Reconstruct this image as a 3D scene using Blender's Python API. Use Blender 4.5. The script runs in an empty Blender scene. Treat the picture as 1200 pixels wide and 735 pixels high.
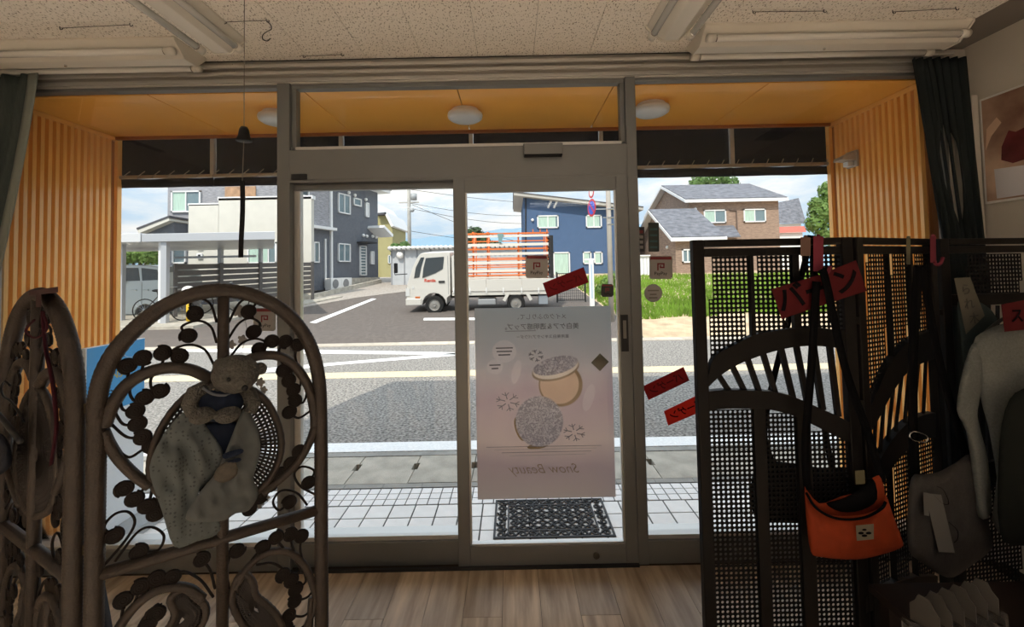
import bpy, bmesh, math, random
from mathutils import Vector, Matrix, noise
random.seed(7)
sc = bpy.context.scene
COL = sc.collection
R = math.radians
# ------------------------------------------------------------------ camera
CAM = Vector((0.0, 0.0, 1.555))
FPX, PPX, PPY = 510.0, 600.0, 300.0          # focal length and optical axis in pixels of the 1200x735 frame
PITCH, ROLL = 0.035, 0.0195
_u0 = Vector((0, -math.sin(PITCH), math.cos(PITCH)))
FWD = Vector((0, math.cos(PITCH), math.sin(PITCH)))
UP = (_u0 * math.cos(ROLL) + Vector((1, 0, 0)) * math.sin(ROLL)).normalized()
RI = (Vector((1, 0, 0)) * math.cos(ROLL) - _u0 * math.sin(ROLL)).normalized()
cam_d = bpy.data.cameras.new('camera')
cam = bpy.data.objects.new('camera', cam_d); COL.objects.link(cam)
cam_d.sensor_width = 36.0; cam_d.sensor_fit = 'HORIZONTAL'
cam_d.lens = FPX / 1200.0 * 36.0
cam_d.shift_x = 0.0; cam_d.shift_y = -(367.5 - PPY) / 1200.0
cam_d.clip_start = 0.05; cam_d.clip_end = 3000
mw = Matrix((RI, UP, -FWD)).transposed().to_4x4(); mw.translation = CAM
cam.matrix_world = mw
sc.camera = cam
# ------------------------------------------------------------------ world sky, sun, exposure
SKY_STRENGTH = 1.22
SUN_STRENGTH = 4.1
FILL_POWER = 62.0
EXPOSURE = 0.0
wd = bpy.data.worlds.new('sky'); sc.world = wd; wd.use_nodes = True
nt = wd.node_tree; nt.nodes.clear()
def N(t, kind, **kw):
    n = t.nodes.new(kind)
    for k, v in kw.items(): setattr(n, k, v)
    return n
_o = N(nt, 'ShaderNodeOutputWorld'); _b = N(nt, 'ShaderNodeBackground'); _tc = N(nt, 'ShaderNodeTexCoord')
_sx = N(nt, 'ShaderNodeSeparateXYZ'); nt.links.new(_tc.outputs['Generated'], _sx.inputs[0])
_gr = N(nt, 'ShaderNodeValToRGB'); nt.links.new(_sx.outputs[2], _gr.inputs[0])
e = _gr.color_ramp.elements
e[0].position = 0.0; e[0].color = (0.46, 0.59, 0.71, 1); e[1].position = 0.8; e[1].color = (0.50, 0.62, 0.76, 1)
_mp = N(nt, 'ShaderNodeMapping'); _mp.inputs['Scale'].default_value = (1.6, 1.6, 5.5); nt.links.new(_tc.outputs['Generated'], _mp.inputs[0])
_nz = N(nt, 'ShaderNodeTexNoise'); _nz.inputs['Scale'].default_value = 2.2; _nz.inputs['Detail'].default_value = 8; _nz.inputs['Roughness'].default_value = 0.6
nt.links.new(_mp.outputs[0], _nz.inputs['Vector'])
_cr = N(nt, 'ShaderNodeValToRGB'); nt.links.new(_nz.outputs[0], _cr.inputs[0])
_cr.color_ramp.elements[0].position = 0.44; _cr.color_ramp.elements[1].position = 0.64
_mx = N(nt, 'ShaderNodeMix', data_type='RGBA'); nt.links.new(_cr.outputs[0], _mx.inputs[0])
nt.links.new(_gr.outputs[0], _mx.inputs[6]); _mx.inputs[7].default_value = (0.79, 0.78, 0.76, 1)
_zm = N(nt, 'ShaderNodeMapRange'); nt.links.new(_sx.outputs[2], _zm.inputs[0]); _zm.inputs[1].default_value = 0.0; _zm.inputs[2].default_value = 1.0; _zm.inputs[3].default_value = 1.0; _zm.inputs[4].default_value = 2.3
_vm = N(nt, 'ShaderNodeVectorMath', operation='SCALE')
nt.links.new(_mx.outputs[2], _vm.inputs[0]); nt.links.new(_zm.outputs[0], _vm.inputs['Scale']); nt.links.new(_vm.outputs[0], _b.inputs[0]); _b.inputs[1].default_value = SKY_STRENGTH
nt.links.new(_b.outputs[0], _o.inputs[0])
sun_d = bpy.data.lights.new('sun', 'SUN'); sun = bpy.data.objects.new('sun', sun_d); COL.objects.link(sun)
sun_d.energy = SUN_STRENGTH; sun_d.angle = R(0.6); sun_d.color = (1.0, 0.93, 0.82)
sun.rotation_euler = Vector((0.34, 1.0, -1.28)).to_track_quat('-Z', 'Y').to_euler()
sun.location = (-4, -10, 20)
vs = sc.view_settings
vs.view_transform = 'Standard'; vs.look = 'None'; vs.gamma = 1.0; vs.use_curve_mapping = False; vs.exposure = EXPOSURE
sc.cycles.use_denoising = True
sc.cycles.max_bounces = 10; sc.cycles.diffuse_bounces = 6; sc.cycles.transparent_max_bounces = 16
sc.cycles.sample_clamp_indirect = 6.0
# ------------------------------------------------------------------ helpers: photo geometry
def ray(px, py):
    return RI * ((px - PPX) / FPX) + UP * ((PPY - py) / FPX) + FWD
def atY(px, py, Y):
    d = ray(px, py); return CAM + d * (Y / d.y)
def atZ(px, py, Z):
    d = ray(px, py); return CAM + d * ((Z - CAM.z) / d.z)
def atX(px, py, X):
    d = ray(px, py); return CAM + d * (X / d.x)
G0 = -0.085
def G(Y):                                     # outdoor ground height: flat street, then a lot that climbs gently
    if Y <= 10.4: return G0
    if Y <= 11.0: return G0 + (Y - 10.4) / 0.6 * 0.105
    return 0.02 + 0.0656 * min(Y - 11.0, 18.5)
def atG(px, py):                              # where a pixel's ray meets the outdoor ground
    d = ray(px, py); t = 0.5
    while t < 200:
        p = CAM + d * t
        if p.z <= G(p.y): return p
        t += 0.01
    return CAM + d * 100
# ------------------------------------------------------------------ helpers: materials
MATS = {}
def mat(name, col, rough=0.6, metal=0.0, var=0.0, vscale=8.0, bump=0.0, bscale=40.0, spec=0.5, rnd=0.0, stretch=None, transl=0.0, transp=0.0, coat=0.0, detail=4.0, col2=None):
    if name in MATS: return MATS[name]
    if rough >= 0.78: spec *= 0.35
    m = bpy.data.materials.new(name); m.use_nodes = True; t = m.node_tree; t.nodes.clear()
    out = N(t, 'ShaderNodeOutputMaterial'); b = N(t, 'ShaderNodeBsdfPrincipled')
    b.inputs['Base Color'].default_value = (*col, 1); b.inputs['Roughness'].default_value = rough; b.inputs['Metallic'].default_value = metal
    b.inputs['Specular IOR Level'].default_value = spec; b.inputs['Coat Weight'].default_value = coat
    tc = N(t, 'ShaderNodeTexCoord'); src = tc.outputs['Object']
    if stretch:
        mp = N(t, 'ShaderNodeMapping'); mp.inputs['Scale'].default_value = stretch; t.links.new(src, mp.inputs[0]); src = mp.outputs[0]
    if rnd and stretch:
        oi = N(t, 'ShaderNodeObjectInfo'); ad = N(t, 'ShaderNodeVectorMath', operation='MULTIPLY_ADD')
        t.links.new(oi.outputs['Random'], ad.inputs[0]); ad.inputs[1].default_value = (37, 53, 71); t.links.new(src, ad.inputs[2]); src = ad.outputs[0]
    cs = None
    if var > 0:
        nz = N(t, 'ShaderNodeTexNoise'); nz.inputs['Scale'].default_value = vscale; nz.inputs['Detail'].default_value = detail; t.links.new(src, nz.inputs['Vector'])
        rp = N(t, 'ShaderNodeValToRGB'); t.links.new(nz.outputs[0], rp.inputs[0])
        c2 = col2 if col2 else tuple(min(1, c * (1 + var)) for c in col)
        rp.color_ramp.elements[0].position = 0.3; rp.color_ramp.elements[0].color = (*[c * (1 - var) for c in col], 1)
        rp.color_ramp.elements[1].position = 0.7; rp.color_ramp.elements[1].color = (*c2, 1)
        cs = rp.outputs[0]
    if rnd > 0:
        oi = N(t, 'ShaderNodeObjectInfo'); mr = N(t, 'ShaderNodeMapRange'); t.links.new(oi.outputs['Random'], mr.inputs[0])
        mr.inputs[3].default_value = 1 - rnd; mr.inputs[4].default_value = 1 + rnd
        hs = N(t, 'ShaderNodeHueSaturation'); t.links.new(mr.outputs[0], hs.inputs['Value'])
        if cs: t.links.new(cs, hs.inputs['Color'])
        else: hs.inputs['Color'].default_value = (*col, 1)
        cs = hs.outputs[0]
    if cs: t.links.new(cs, b.inputs['Base Color'])
    if bump > 0:
        nb = N(t, 'ShaderNodeTexNoise'); nb.inputs['Scale'].default_value = bscale; nb.inputs['Detail'].default_value = 3; t.links.new(src, nb.inputs['Vector'])
        bp = N(t, 'ShaderNodeBump'); bp.inputs['Strength'].default_value = bump; bp.inputs['Distance'].default_value = 0.01
        t.links.new(nb.outputs[0], bp.inputs['Height']); t.links.new(bp.outputs[0], b.inputs['Normal'])
    sh = b.outputs[0]
    if transl > 0:
        tr = N(t, 'ShaderNodeBsdfTranslucent'); mx = N(t, 'ShaderNodeMixShader'); mx.inputs[0].default_value = transl
        if cs: t.links.new(cs, tr.inputs[0])
        else: tr.inputs[0].default_value = (*col, 1)
        t.links.new(sh, mx.inputs[1]); t.links.new(tr.outputs[0], mx.inputs[2]); sh = mx.outputs[0]
    if transp > 0:
        tr = N(t, 'ShaderNodeBsdfTransparent'); mx = N(t, 'ShaderNodeMixShader'); mx.inputs[0].default_value = transp
        t.links.new(sh, mx.inputs[1]); t.links.new(tr.outputs[0], mx.inputs[2]); sh = mx.outputs[0]
    t.links.new(sh, out.inputs[0]); MATS[name] = m
    return m
def glass(name, tint=(0.985, 0.99, 0.985), refl=0.06):
    m = bpy.data.materials.new(name); m.use_nodes = True; t = m.node_tree; t.nodes.clear()
    out = N(t, 'ShaderNodeOutputMaterial'); tr = N(t, 'ShaderNodeBsdfTransparent'); tr.inputs[0].default_value = (*tint, 1)
    gl = N(t, 'ShaderNodeBsdfGlossy'); gl.inputs['Roughness'].default_value = 0.02
    mx = N(t, 'ShaderNodeMixShader'); fr = N(t, 'ShaderNodeFresnel'); fr.inputs[0].default_value = 1.3
    t.links.new(fr.outputs[0], mx.inputs[0]); t.links.new(tr.outputs[0], mx.inputs[1]); t.links.new(gl.outputs[0], mx.inputs[2])
    t.links.new(mx.outputs[0], out.inputs[0]); MATS[name] = m
    return m
def emit(name, col, s):
    m = bpy.data.materials.new(name); m.use_nodes = True; t = m.node_tree; t.nodes.clear()
    out = N(t, 'ShaderNodeOutputMaterial'); em = N(t, 'ShaderNodeEmission'); em.inputs[0].default_value = (*col, 1); em.inputs[1].default_value = s
    t.links.new(em.outputs[0], out.inputs[0]); MATS[name] = m
    return m
# ------------------------------------------------------------------ helpers: meshes
ORG = {}
def catmull(pts, n=6, closed=False):
    P = [Vector(p) for p in pts]; out = []; L = len(P)
    rng = range(L) if closed else range(L - 1)
    for i in rng:
        p0 = P[(i - 1) % L] if (closed or i > 0) else P[0] * 2 - P[1]
        p1 = P[i]; p2 = P[(i + 1) % L]
        p3 = P[(i + 2) % L] if (closed or i + 2 < L) else P[-1] * 2 - P[-2]
        for k in range(n):
            t = k / n; t2 = t * t; t3 = t2 * t
            out.append(0.5 * ((2 * p1) + (p2 - p0) * t + (2 * p0 - 5 * p1 + 4 * p2 - p3) * t2 + (3 * p1 - p0 - 3 * p2 + p3) * t3))
    if not closed: out.append(P[-1])
    return out
class MB:
    def __init__(s): s.v = []; s.f = []; s.mi = []; s.cur = 0
    def add(s, vs_, fs_):
        o = len(s.v); s.v += [Vector(p) for p in vs_]; s.f += [tuple(i + o for i in f) for f in fs_]; s.mi += [s.cur] * len(fs_); return s
    def box(s, x0, x1, y0, y1, z0, z1):
        x0, x1 = min(x0, x1), max(x0, x1); y0, y1 = min(y0, y1), max(y0, y1); z0, z1 = min(z0, z1), max(z0, z1)
        return s.add([(x0, y0, z0), (x1, y0, z0), (x1, y1, z0), (x0, y1, z0), (x0, y0, z1), (x1, y0, z1), (x1, y1, z1), (x0, y1, z1)],
                     [(3, 2, 1, 0), (4, 5, 6, 7), (0, 1, 5, 4), (1, 2, 6, 5), (2, 3, 7, 6), (3, 0, 4, 7)])
    def hexa(s, p):      # eight points: bottom ring then top ring
        return s.add(p, [(3, 2, 1, 0), (4, 5, 6, 7), (0, 1, 5, 4), (1, 2, 6, 5), (2, 3, 7, 6), (3, 0, 4, 7)])
    def bar(s, a, b, w, h, upv=(0, 0, 1)):   # a straight bar of w x h section from a to b
        a, b = Vector(a), Vector(b); d = (b - a).normalized(); upv = Vector(upv)
        sd = d.cross(upv)
        if sd.length < 1e-4: sd = d.cross(Vector((0, 1, 0)))
        sd.normalize(); u = sd.cross(d).normalized(); sd = sd * (w / 2); u = u * (h / 2)
        return s.hexa([a - sd - u, a + sd - u, b + sd - u, b - sd - u, a - sd + u, a + sd + u, b + sd + u, b - sd + u])
    def prism(s, poly, off):   # extrude a planar polygon by the vector off
        n = len(poly); off = Vector(off); P = [Vector(p) for p in poly]
        return s.add(P + [p + off for p in P], [tuple(range(n))[::-1], tuple(range(n, 2 * n))] + [(i, (i + 1) % n, n + (i + 1) % n, n + i) for i in range(n)])
    def tube(s, pts, r, seg=8, closed=False, caps=True, flat=1.0, nrm=None):
        P = [Vector(p) for p in pts]; n = len(P); rr = r if isinstance(r, (list, tuple)) else [r] * n
        T = []
        for i in range(n):
            a = P[(i - 1) % n] if (closed or i > 0) else P[i]; b = P[(i + 1) % n] if (closed or i < n - 1) else P[i]
            d = b - a; T.append(d.normalized() if d.length > 1e-9 else Vector((0, 0, 1)))
        ref = Vector(nrm) if nrm else (Vector((0, 0, 1)) if abs(T[0].z) < 0.9 else Vector((1, 0, 0)))
        u = (ref - T[0] * ref.dot(T[0])).normalized(); V = []; F = []
        for i in range(n):
            if nrm: u = Vector(nrm)
            u = u - T[i] * u.dot(T[i])
            u = u.normalized() if u.length > 1e-6 else T[i].orthogonal().normalized()
            w = T[i].cross(u)
            for k in range(seg):
                a = 2 * math.pi * k / seg; V.append(P[i] + (u * math.cos(a) * flat + w * math.sin(a)) * rr[i])
        m = n if closed else n - 1
        for i in range(m):
            j = (i + 1) % n
            for k in range(seg):
                q = (k + 1) % seg; F.append((i * seg + k, i * seg + q, j * seg + q, j * seg + k))
        if caps and not closed: F.append(tuple(range(seg))[::-1]); F.append(tuple((n - 1) * seg + k for k in range(seg)))
        return s.add(V, F)
    def lathe(s, prof, c, axis=(0, 0, 1), seg=20, caps=True):   # prof: list of (radius, height along axis)
        c = Vector(c); ax = Vector(axis).normalized(); u = ax.orthogonal().normalized(); w = ax.cross(u); V = []; F = []; n = len(prof)
        for (r, h) in prof:
            for k in range(seg):
                a = 2 * math.pi * k / seg; V.append(c + ax * h + (u * math.cos(a) + w * math.sin(a)) * max(r, 1e-5))
        for i in range(n - 1):
            for k in range(seg):
                q = (k + 1) % seg; F.append((i * seg + k, i * seg + q, (i + 1) * seg + q, (i + 1) * seg + k))
        if caps: F.append(tuple(range(seg))[::-1]); F.append(tuple((n - 1) * seg + k for k in range(seg)))
        return s.add(V, F)
    def ball(s, c, r, seg=14, rings=9, sq=(1, 1, 1), rot=None):
        c = Vector(c); V = []; F = []
        for i in range(rings + 1):
            th = math.pi * i / rings
            for k in range(seg):
                a = 2 * math.pi * k / seg; p = Vector((math.sin(th) * math.cos(a) * sq[0], math.sin(th) * math.sin(a) * sq[1], math.cos(th) * sq[2])) * r
                if rot: p = rot @ p
                V.append(c + p)
        for i in range(rings):
            for k in range(seg):
                q = (k + 1) % seg; F.append((i * seg + k, (i + 1) * seg + k, (i + 1) * seg + q, i * seg + q))
        return s.add(V, F)
    def sheet(s, fn, nu, nv, thick=None):      # a surface fn(u, v) -> point
        V = [Vector(fn(i / nu, j / nv)) for j in range(nv + 1) for i in range(nu + 1)]
        F = [(j * (nu + 1) + i, j * (nu + 1) + i + 1, (j + 1) * (nu + 1) + i + 1, (j + 1) * (nu + 1) + i) for j in range(nv) for i in range(nu)]
        return s.add(V, F)
    def text(s, body, size, M4, bold=0.0, mirror=False, align='CENTER', depth=0.0006, fit=None, shear=0.0):
        cu = bpy.data.curves.new('t', 'FONT'); cu.body = body; cu.size = size; cu.align_x = align; cu.align_y = 'CENTER'
        cu.resolution_u = 3; cu.extrude = depth; cu.offset = bold; cu.shear = shear
        ob = bpy.data.objects.new('t', cu); COL.objects.link(ob); bpy.context.view_layer.update()
        me = bpy.data.meshes.new_from_object(ob.evaluated_get(bpy.context.evaluated_depsgraph_get()))
        vs_ = [v.co.copy() for v in me.vertices]; fs_ = [tuple(p.vertices) for p in me.polygons]
        if fit and vs_:
            x0 = min(v.x for v in vs_); x1 = max(v.x for v in vs_); y0 = min(v.y for v in vs_); y1 = max(v.y for v in vs_); k = fit / max(x1 - x0, 1e-6)
            vs_ = [Vector(((v.x - (x0 + x1) / 2) * k, (v.y - (y0 + y1) / 2) * k, v.z)) for v in vs_]
        if mirror: vs_ = [Vector((-v.x, v.y, v.z)) for v in vs_]; fs_ = [f[::-1] for f in fs_]
        s.add([M4 @ v for v in vs_], fs_)
        bpy.data.objects.remove(ob); bpy.data.curves.remove(cu); bpy.data.meshes.remove(me); return s
    def xf(s, M4): s.v = [M4 @ v for v in s.v]; return s
    def build(s, name, material, parent=None, smooth=False, bevel=0.0, solid=0.0, sub=0, angle=None):
        if parent is not None: org = ORG[parent]
        else:
            xs = [v.x for v in s.v]; ys = [v.y for v in s.v]; zs = [v.z for v in s.v]
            org = Vector(((min(xs) + max(xs)) / 2, (min(ys) + max(ys)) / 2, min(zs)))
        me = bpy.data.meshes.new(name); me.from_pydata([v - org for v in s.v], [], s.f); me.validate(clean_customdata=False)
        ms = material if isinstance(material, (list, tuple)) else [material]
        for m in ms: me.materials.append(m)
        if len(ms) > 1 and len(me.polygons) == len(s.mi): me.polygons.foreach_set('material_index', s.mi)
        if smooth: me.polygons.foreach_set('use_smooth', [True] * len(me.polygons))
        me.update()
        o = bpy.data.objects.new(name, me); COL.objects.link(o)
        if parent is not None: o.parent = parent
        else: o.location = org
        ORG[o] = org
        if bevel: b = o.modifiers.new('bevel', 'BEVEL'); b.width = bevel; b.segments = 2; b.limit_method = 'ANGLE'
        if solid: b = o.modifiers.new('solid', 'SOLIDIFY'); b.thickness = solid; b.offset = 0
        if sub: b = o.modifiers.new('sub', 'SUBSURF'); b.levels = sub; b.render_levels = sub
        return o
def share(o, name, loc, parent, rot=None):     # another piece with the same mesh data, at a world location
    c = bpy.data.objects.new(name, o.data); COL.objects.link(c); c.parent = parent
    c.location = Vector(loc) - (ORG[parent] if parent else Vector()); ORG[c] = Vector(loc)
    if rot: c.rotation_euler = rot
    for md in o.modifiers:
        if md.type == 'BEVEL': b = c.modifiers.new('bevel', 'BEVEL'); b.width = md.width; b.segments = md.segments; b.limit_method = 'ANGLE'
    return c
def piece(mb, name, material, parent, loc):    # first piece of a run: mesh centred on its own origin
    me = bpy.data.meshes.new(name); me.from_pydata(mb.v, [], mb.f); me.materials.append(material); me.update()
    o = bpy.data.objects.new(name, me); COL.objects.link(o); o.parent = parent; o.location = Vector(loc) - ORG[parent]; ORG[o] = Vector(loc)
    return o
def thing(name, label, cat, loc=(0, 0, 0), group=None):
    o = bpy.data.objects.new(name, None); COL.objects.link(o); o.location = loc; ORG[o] = Vector(loc)
    o.empty_display_size = 0.1; o['label'] = label; o['category'] = cat
    if group: o['group'] = group
    return o
def tag(o, label, cat, group=None, kind=None):
    o['label'] = label; o['category'] = cat
    if group: o['group'] = group
    if kind: o['kind'] = kind
    return o
def struct(o, label=None):
    o['kind'] = 'structure'
    if label: o['label'] = label
    return o
def sroot(name, loc=(0, 0, 0), label=None):
    o = bpy.data.objects.new(name, None); COL.objects.link(o); o.location = loc; ORG[o] = Vector(loc); return struct(o, label)
def frame_mat(origin, xdir, ydir):             # matrix whose local x, y lie in a plane
    x = Vector(xdir).normalized(); y = Vector(ydir); y = (y - x * y.dot(x)).normalized(); z = x.cross(y)
    m = Matrix((x, y, z)).transposed().to_4x4(); m.translation = Vector(origin); return m
# ------------------------------------------------------------------ materials
ALU = mat('anodised_aluminium', (0.195, 0.20, 0.198), 0.42, 0.35, var=0.05, vscale=3)
ALUB = mat('bright_aluminium', (0.62, 0.61, 0.58), 0.35, 0.6)
RAILM = mat('cream_rail', (0.42, 0.40, 0.36), 0.4, 0.1)
PANE = glass('window_glass')
WALLM = mat('plaster_wall', (0.62, 0.58, 0.51), 0.9, var=0.06, vscale=2, bump=0.15, bscale=180)
ORANGE = mat('orange_metal', (0.95, 0.43, 0.06), 0.30, 0.0, var=0.05, vscale=3, spec=0.6, coat=0.6)
ORANGE2 = mat('orange_rib_metal', (0.97, 0.50, 0.13), 0.35, 0.0, var=0.06, vscale=2, coat=0.4)
NAVY = mat('dark_awning_cloth', (0.012, 0.015, 0.026), 0.85, var=0.2, vscale=30)
WHITEP = mat('white_plastic', (0.82, 0.81, 0.78), 0.35)
LAMPW = mat('fixture_white_enamel', (0.72, 0.69, 0.62), 0.4)
TUBEG = mat('unlit_tube_glass', (0.80, 0.79, 0.75), 0.15)
CHROME = mat('chrome', (0.7, 0.7, 0.7), 0.2, 1.0)
BLACK = mat('black_plastic', (0.008, 0.008, 0.009), 0.5, spec=0.2)
DARK = mat('dark_grey_plastic', (0.025, 0.025, 0.026), 0.5, spec=0.3)
RUBBER = mat('black_rubber', (0.022, 0.022, 0.024), 0.6)
CONC = mat('concrete', (0.45, 0.415, 0.35), 0.9, var=0.24, vscale=5, bump=0.3, bscale=90, detail=8, rnd=0.07)
CONC2 = mat('dark_concrete', (0.33, 0.32, 0.29), 0.9, var=0.15, vscale=6, bump=0.3, bscale=80)
ASPH = mat('street_asphalt', (0.255, 0.238, 0.216), 0.92, var=0.75, vscale=34, bump=0.5, bscale=150, detail=5)
ASPH2 = mat('lot_asphalt', (0.135, 0.115, 0.102), 0.92, var=0.12, vscale=8, bump=0.3, bscale=90, detail=8)
ROADW = mat('white_road_paint', (0.90, 0.90, 0.88), 0.8, var=0.08, vscale=40)
ROADY = mat('faded_yellow_road_paint', (0.66, 0.55, 0.36), 0.85, var=0.15, vscale=30)
TILEM = mat('pale_porch_tile', (0.86, 0.83, 0.79), 0.55, var=0.05, vscale=12, rnd=0.05, spec=0.4)
TILES = mat('pale_mosaic_tile', (0.86, 0.83, 0.80), 0.55, rnd=0.05)
GROUT = mat('tile_grout', (0.10, 0.096, 0.09), 0.95, var=0.1, vscale=30)
# wood planks
def plank_mat():
    m = mat('wood_plank', (0.42, 0.29, 0.18), 0.42, var=0.30, vscale=3.0, bump=0.06, bscale=14, rnd=0.22, stretch=(9, 0.9, 9), detail=8, spec=0.5, col2=(0.62, 0.48, 0.33))
    return m
WOOD = plank_mat()
# pitted acoustic ceiling board
def pit_mat():
    m = bpy.data.materials.new('pitted_ceiling_board'); m.use_nodes = True; t = m.node_tree; t.nodes.clear()
    out = N(t, 'ShaderNodeOutputMaterial'); b = N(t, 'ShaderNodeBsdfPrincipled'); b.inputs['Roughness'].default_value = 0.95
    tc = N(t, 'ShaderNodeTexCoord'); mp = N(t, 'ShaderNodeMapping'); mp.inputs['Scale'].default_value = (150, 75, 60); mp.inputs['Rotation'].default_value = (0, 0, 0.5)
    oi = N(t, 'ShaderNodeObjectInfo'); ad = N(t, 'ShaderNodeVectorMath', operation='MULTIPLY_ADD')
    t.links.new(tc.outputs['Object'], mp.inputs[0]); t.links.new(oi.outputs['Random'], ad.inputs[0]); ad.inputs[1].default_value = (37, 53, 0); t.links.new(mp.outputs[0], ad.inputs[2])
    nz = N(t, 'ShaderNodeTexNoise'); nz.inputs['Scale'].default_value = 1.0; nz.inputs['Detail'].default_value = 2.5; t.links.new(ad.outputs[0], nz.inputs['Vector'])
    rp = N(t, 'ShaderNodeValToRGB'); t.links.new(nz.outputs[0], rp.inputs[0])
    rp.color_ramp.elements[0].position = 0.36; rp.color_ramp.elements[0].color = (0.30, 0.26, 0.21, 1)
    rp.color_ramp.elements[1].position = 0.41; rp.color_ramp.elements[1].color = (0.96, 0.92, 0.85, 1)
    bp = N(t, 'ShaderNodeBump'); bp.inputs['Strength'].default_value = 0.5; bp.inputs['Distance'].default_value = 0.004
    t.links.new(rp.outputs[0], b.inputs['Base Color']); t.links.new(rp.outputs[0], bp.inputs['Height']); t.links.new(bp.outputs[0], b.inputs['Normal'])
    t.links.new(b.outputs[0], out.inputs[0]); return m
PIT = pit_mat()
# ------------------------------------------------------------------ the shop room
XL, XR, YB, YF = -3.3, 2.52, -5.0, 2.34
ZC = 2.73
floor = struct(MB().box(XL, XR, YB, 2.40, -0.12, -0.004).build('floor', mat('floor_base', (0.05, 0.04, 0.03), 0.9)), 'brown wood-look plank floor of the shop')
rowp = None; pw = 0.178
for i in range(34):
    x = -3.28 + pw * i
    if x + pw > XR: break
    y = 2.335 + 0.3 * ((i * 7) % 3)
    while y > -1.4:
        y1 = min(y, 2.335); y0 = y - 0.92; cy = (y0 + y1) / 2; L = y1 - y0 - 0.0022
        if rowp is None or abs(L - 0.9178) > 0.01:
            q = MB().box(-pw / 2 + 0.001, pw / 2 - 0.001, -L / 2, L / 2, -0.004, 0.0)
            o = piece(q, 'plank', WOOD, floor, (x + pw / 2, cy, 0.0))
            if abs(L - 0.9178) < 0.01: rowp = o
        else: share(rowp, 'plank', (x + pw / 2, cy, 0.0), floor)
        y -= 0.92
ceil = struct(MB().box(XL, XR, YB, 2.42, ZC + 0.008, 2.79).build('ceiling', mat('ceiling_base', (0.22, 0.2, 0.18), 0.95)), 'white pitted acoustic tile ceiling')
tl = None
for i in range(-10, 9):
    x0 = -0.165 + 0.303 * i
    if x0 < XL or x0 + 0.303 > XR + 0.02: continue
    ys = 2.27 + (0.0 if i % 2 else -0.32)
    for k in range(-3, 2):
        y0 = ys + 0.606 * k; y1 = min(y0 + 0.606, 2.335)
        if y1 - y0 < 0.03 or y0 < 0.2: continue
        w = 0.303; full = abs(y1 - y0 - 0.606) < 1e-6
        if full and tl: share(tl, 'ceiling_tile', (x0 + w / 2, (y0 + y1) / 2, ZC), ceil)
        else:
            L = y1 - y0
            o = piece(MB().box(-w / 2 + 0.0012, w / 2 - 0.0012, -L / 2 + 0.0012, L / 2 - 0.0012, 0, 0.009), 'ceiling_tile', PIT, ceil, (x0 + w / 2, (y0 + y1) / 2, ZC))
            if full: tl = o
rest = MB().box(XL, XR, YB, 0.75, ZC + 0.001, ZC + 0.0079).build('ceiling_tile', PIT, ceil)
struct(MB().box(XR, XR + 0.12, YB, 2.46, -0.1, 2.8).build('wall_right', WALLM))
struct(MB().box(XL - 0.12, XL, YB, 2.46, -0.1, 2.8).build('wall_left', WALLM))
struct(MB().box(XL, XR, YB - 0.12, YB, -0.1, 2.8).build('wall_back', WALLM))
wf = sroot('wall_front', (0, 2.4, 0), 'narrow plaster wall strips at both ends of the shopfront glazing')
MB().box(XL, -2.87, 2.36, 2.46, -0.1, 2.73).build('wall_strip', WALLM, wf)
MB().box(2.40, XR, 2.36, 2.46, -0.1, 2.73).build('wall_strip', WALLM, wf)
# pipe-like vertical trim near the right corner
struct(MB().box(2.43, 2.465, 2.315, 2.36, 0, 2.66).build('trim_1', RAILM, bevel=0.004), 'cream vertical trim strip in the corner by the wall picture')
struct(MB().box(2.478, 2.512, 2.30, 2.36, 0, 2.45).build('trim_2', WALLM, bevel=0.004))
# roof block above the shop: gives the shade on the street
struct(MB().box(-3.05, 8.0, YB - 0.2, 3.16, 2.80, 4.42).build('roof', mat('roof_sheet', (0.3, 0.29, 0.28), 0.8)))
struct(MB().box(2.66, 8.0, 2.0, 3.16, G0, 2.80).build('wall_neighbour', WALLM))
# ------------------------------------------------------------------ glazed shopfront
Ya, Yb = 2.34, 2.44
hd = sroot('trim_3', (0, 2.39, 2.58), 'stepped aluminium head frame running above the shopfront glazing')
MB().box(-2.87, 2.40, 2.35, 2.412, 2.605, 2.64).build('head_bar', ALUB, hd, bevel=0.003)
MB().box(-2.87, 2.40, 2.36, Yb, 2.64, 2.73).build('head_board', RAILM, hd)
MB().box(-2.87, 2.40, 2.335, 2.35, 2.612, 2.622).build('bright_lip', ALUB, hd)
MB().box(-2.87, 2.40, 2.34, 2.36, 2.700, 2.73).build('cove', RAILM, hd, bevel=0.006)
for nm, y0, z0, zz, lab in (('curtain_rail', 2.318, 2.646, 2.664, 'slim aluminium curtain rail, the lower one above the shopfront'), ('curtain_rail', 2.299, 2.676, 2.694, 'slim aluminium curtain rail, the upper one above the shopfront')):
    r_ = thing(nm, lab, 'curtain rail', (0, y0, z0), 'curtain rails above the glazing')
    MB().box(-3.2, 2.40, y0, y0 + 0.017, z0, zz).build('track', ALUB, r_, bevel=0.003)
    for k in range(8):
        xx = -3.0 + k * 0.75
        MB().box(xx - 0.012, xx + 0.012, y0 + 0.005, 2.345, zz - 0.004, zz + 0.008).build('bracket', RAILM, r_)
struct(MB().box(-1.266, -1.196, Ya, 2.41, 0, 2.606).build('trim_4', ALU, bevel=0.004), 'grey aluminium post between the tall side window and the entrance')
struct(MB().box(0.634, 0.690, Ya, 2.41, 0, 2.606).build('trim_5', ALU, bevel=0.004), 'grey aluminium post beside the sliding door leaf')
zt0, zt1 = 2.068, 2.235
tb = sroot('trim_6', (-0.28, 2.39, zt0), 'deep aluminium transom beam hiding the door track')
MB().box(-1.196, 0.634, 2.335, Yb, zt0, zt1).build('beam', ALU, tb, bevel=0.004)
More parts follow.
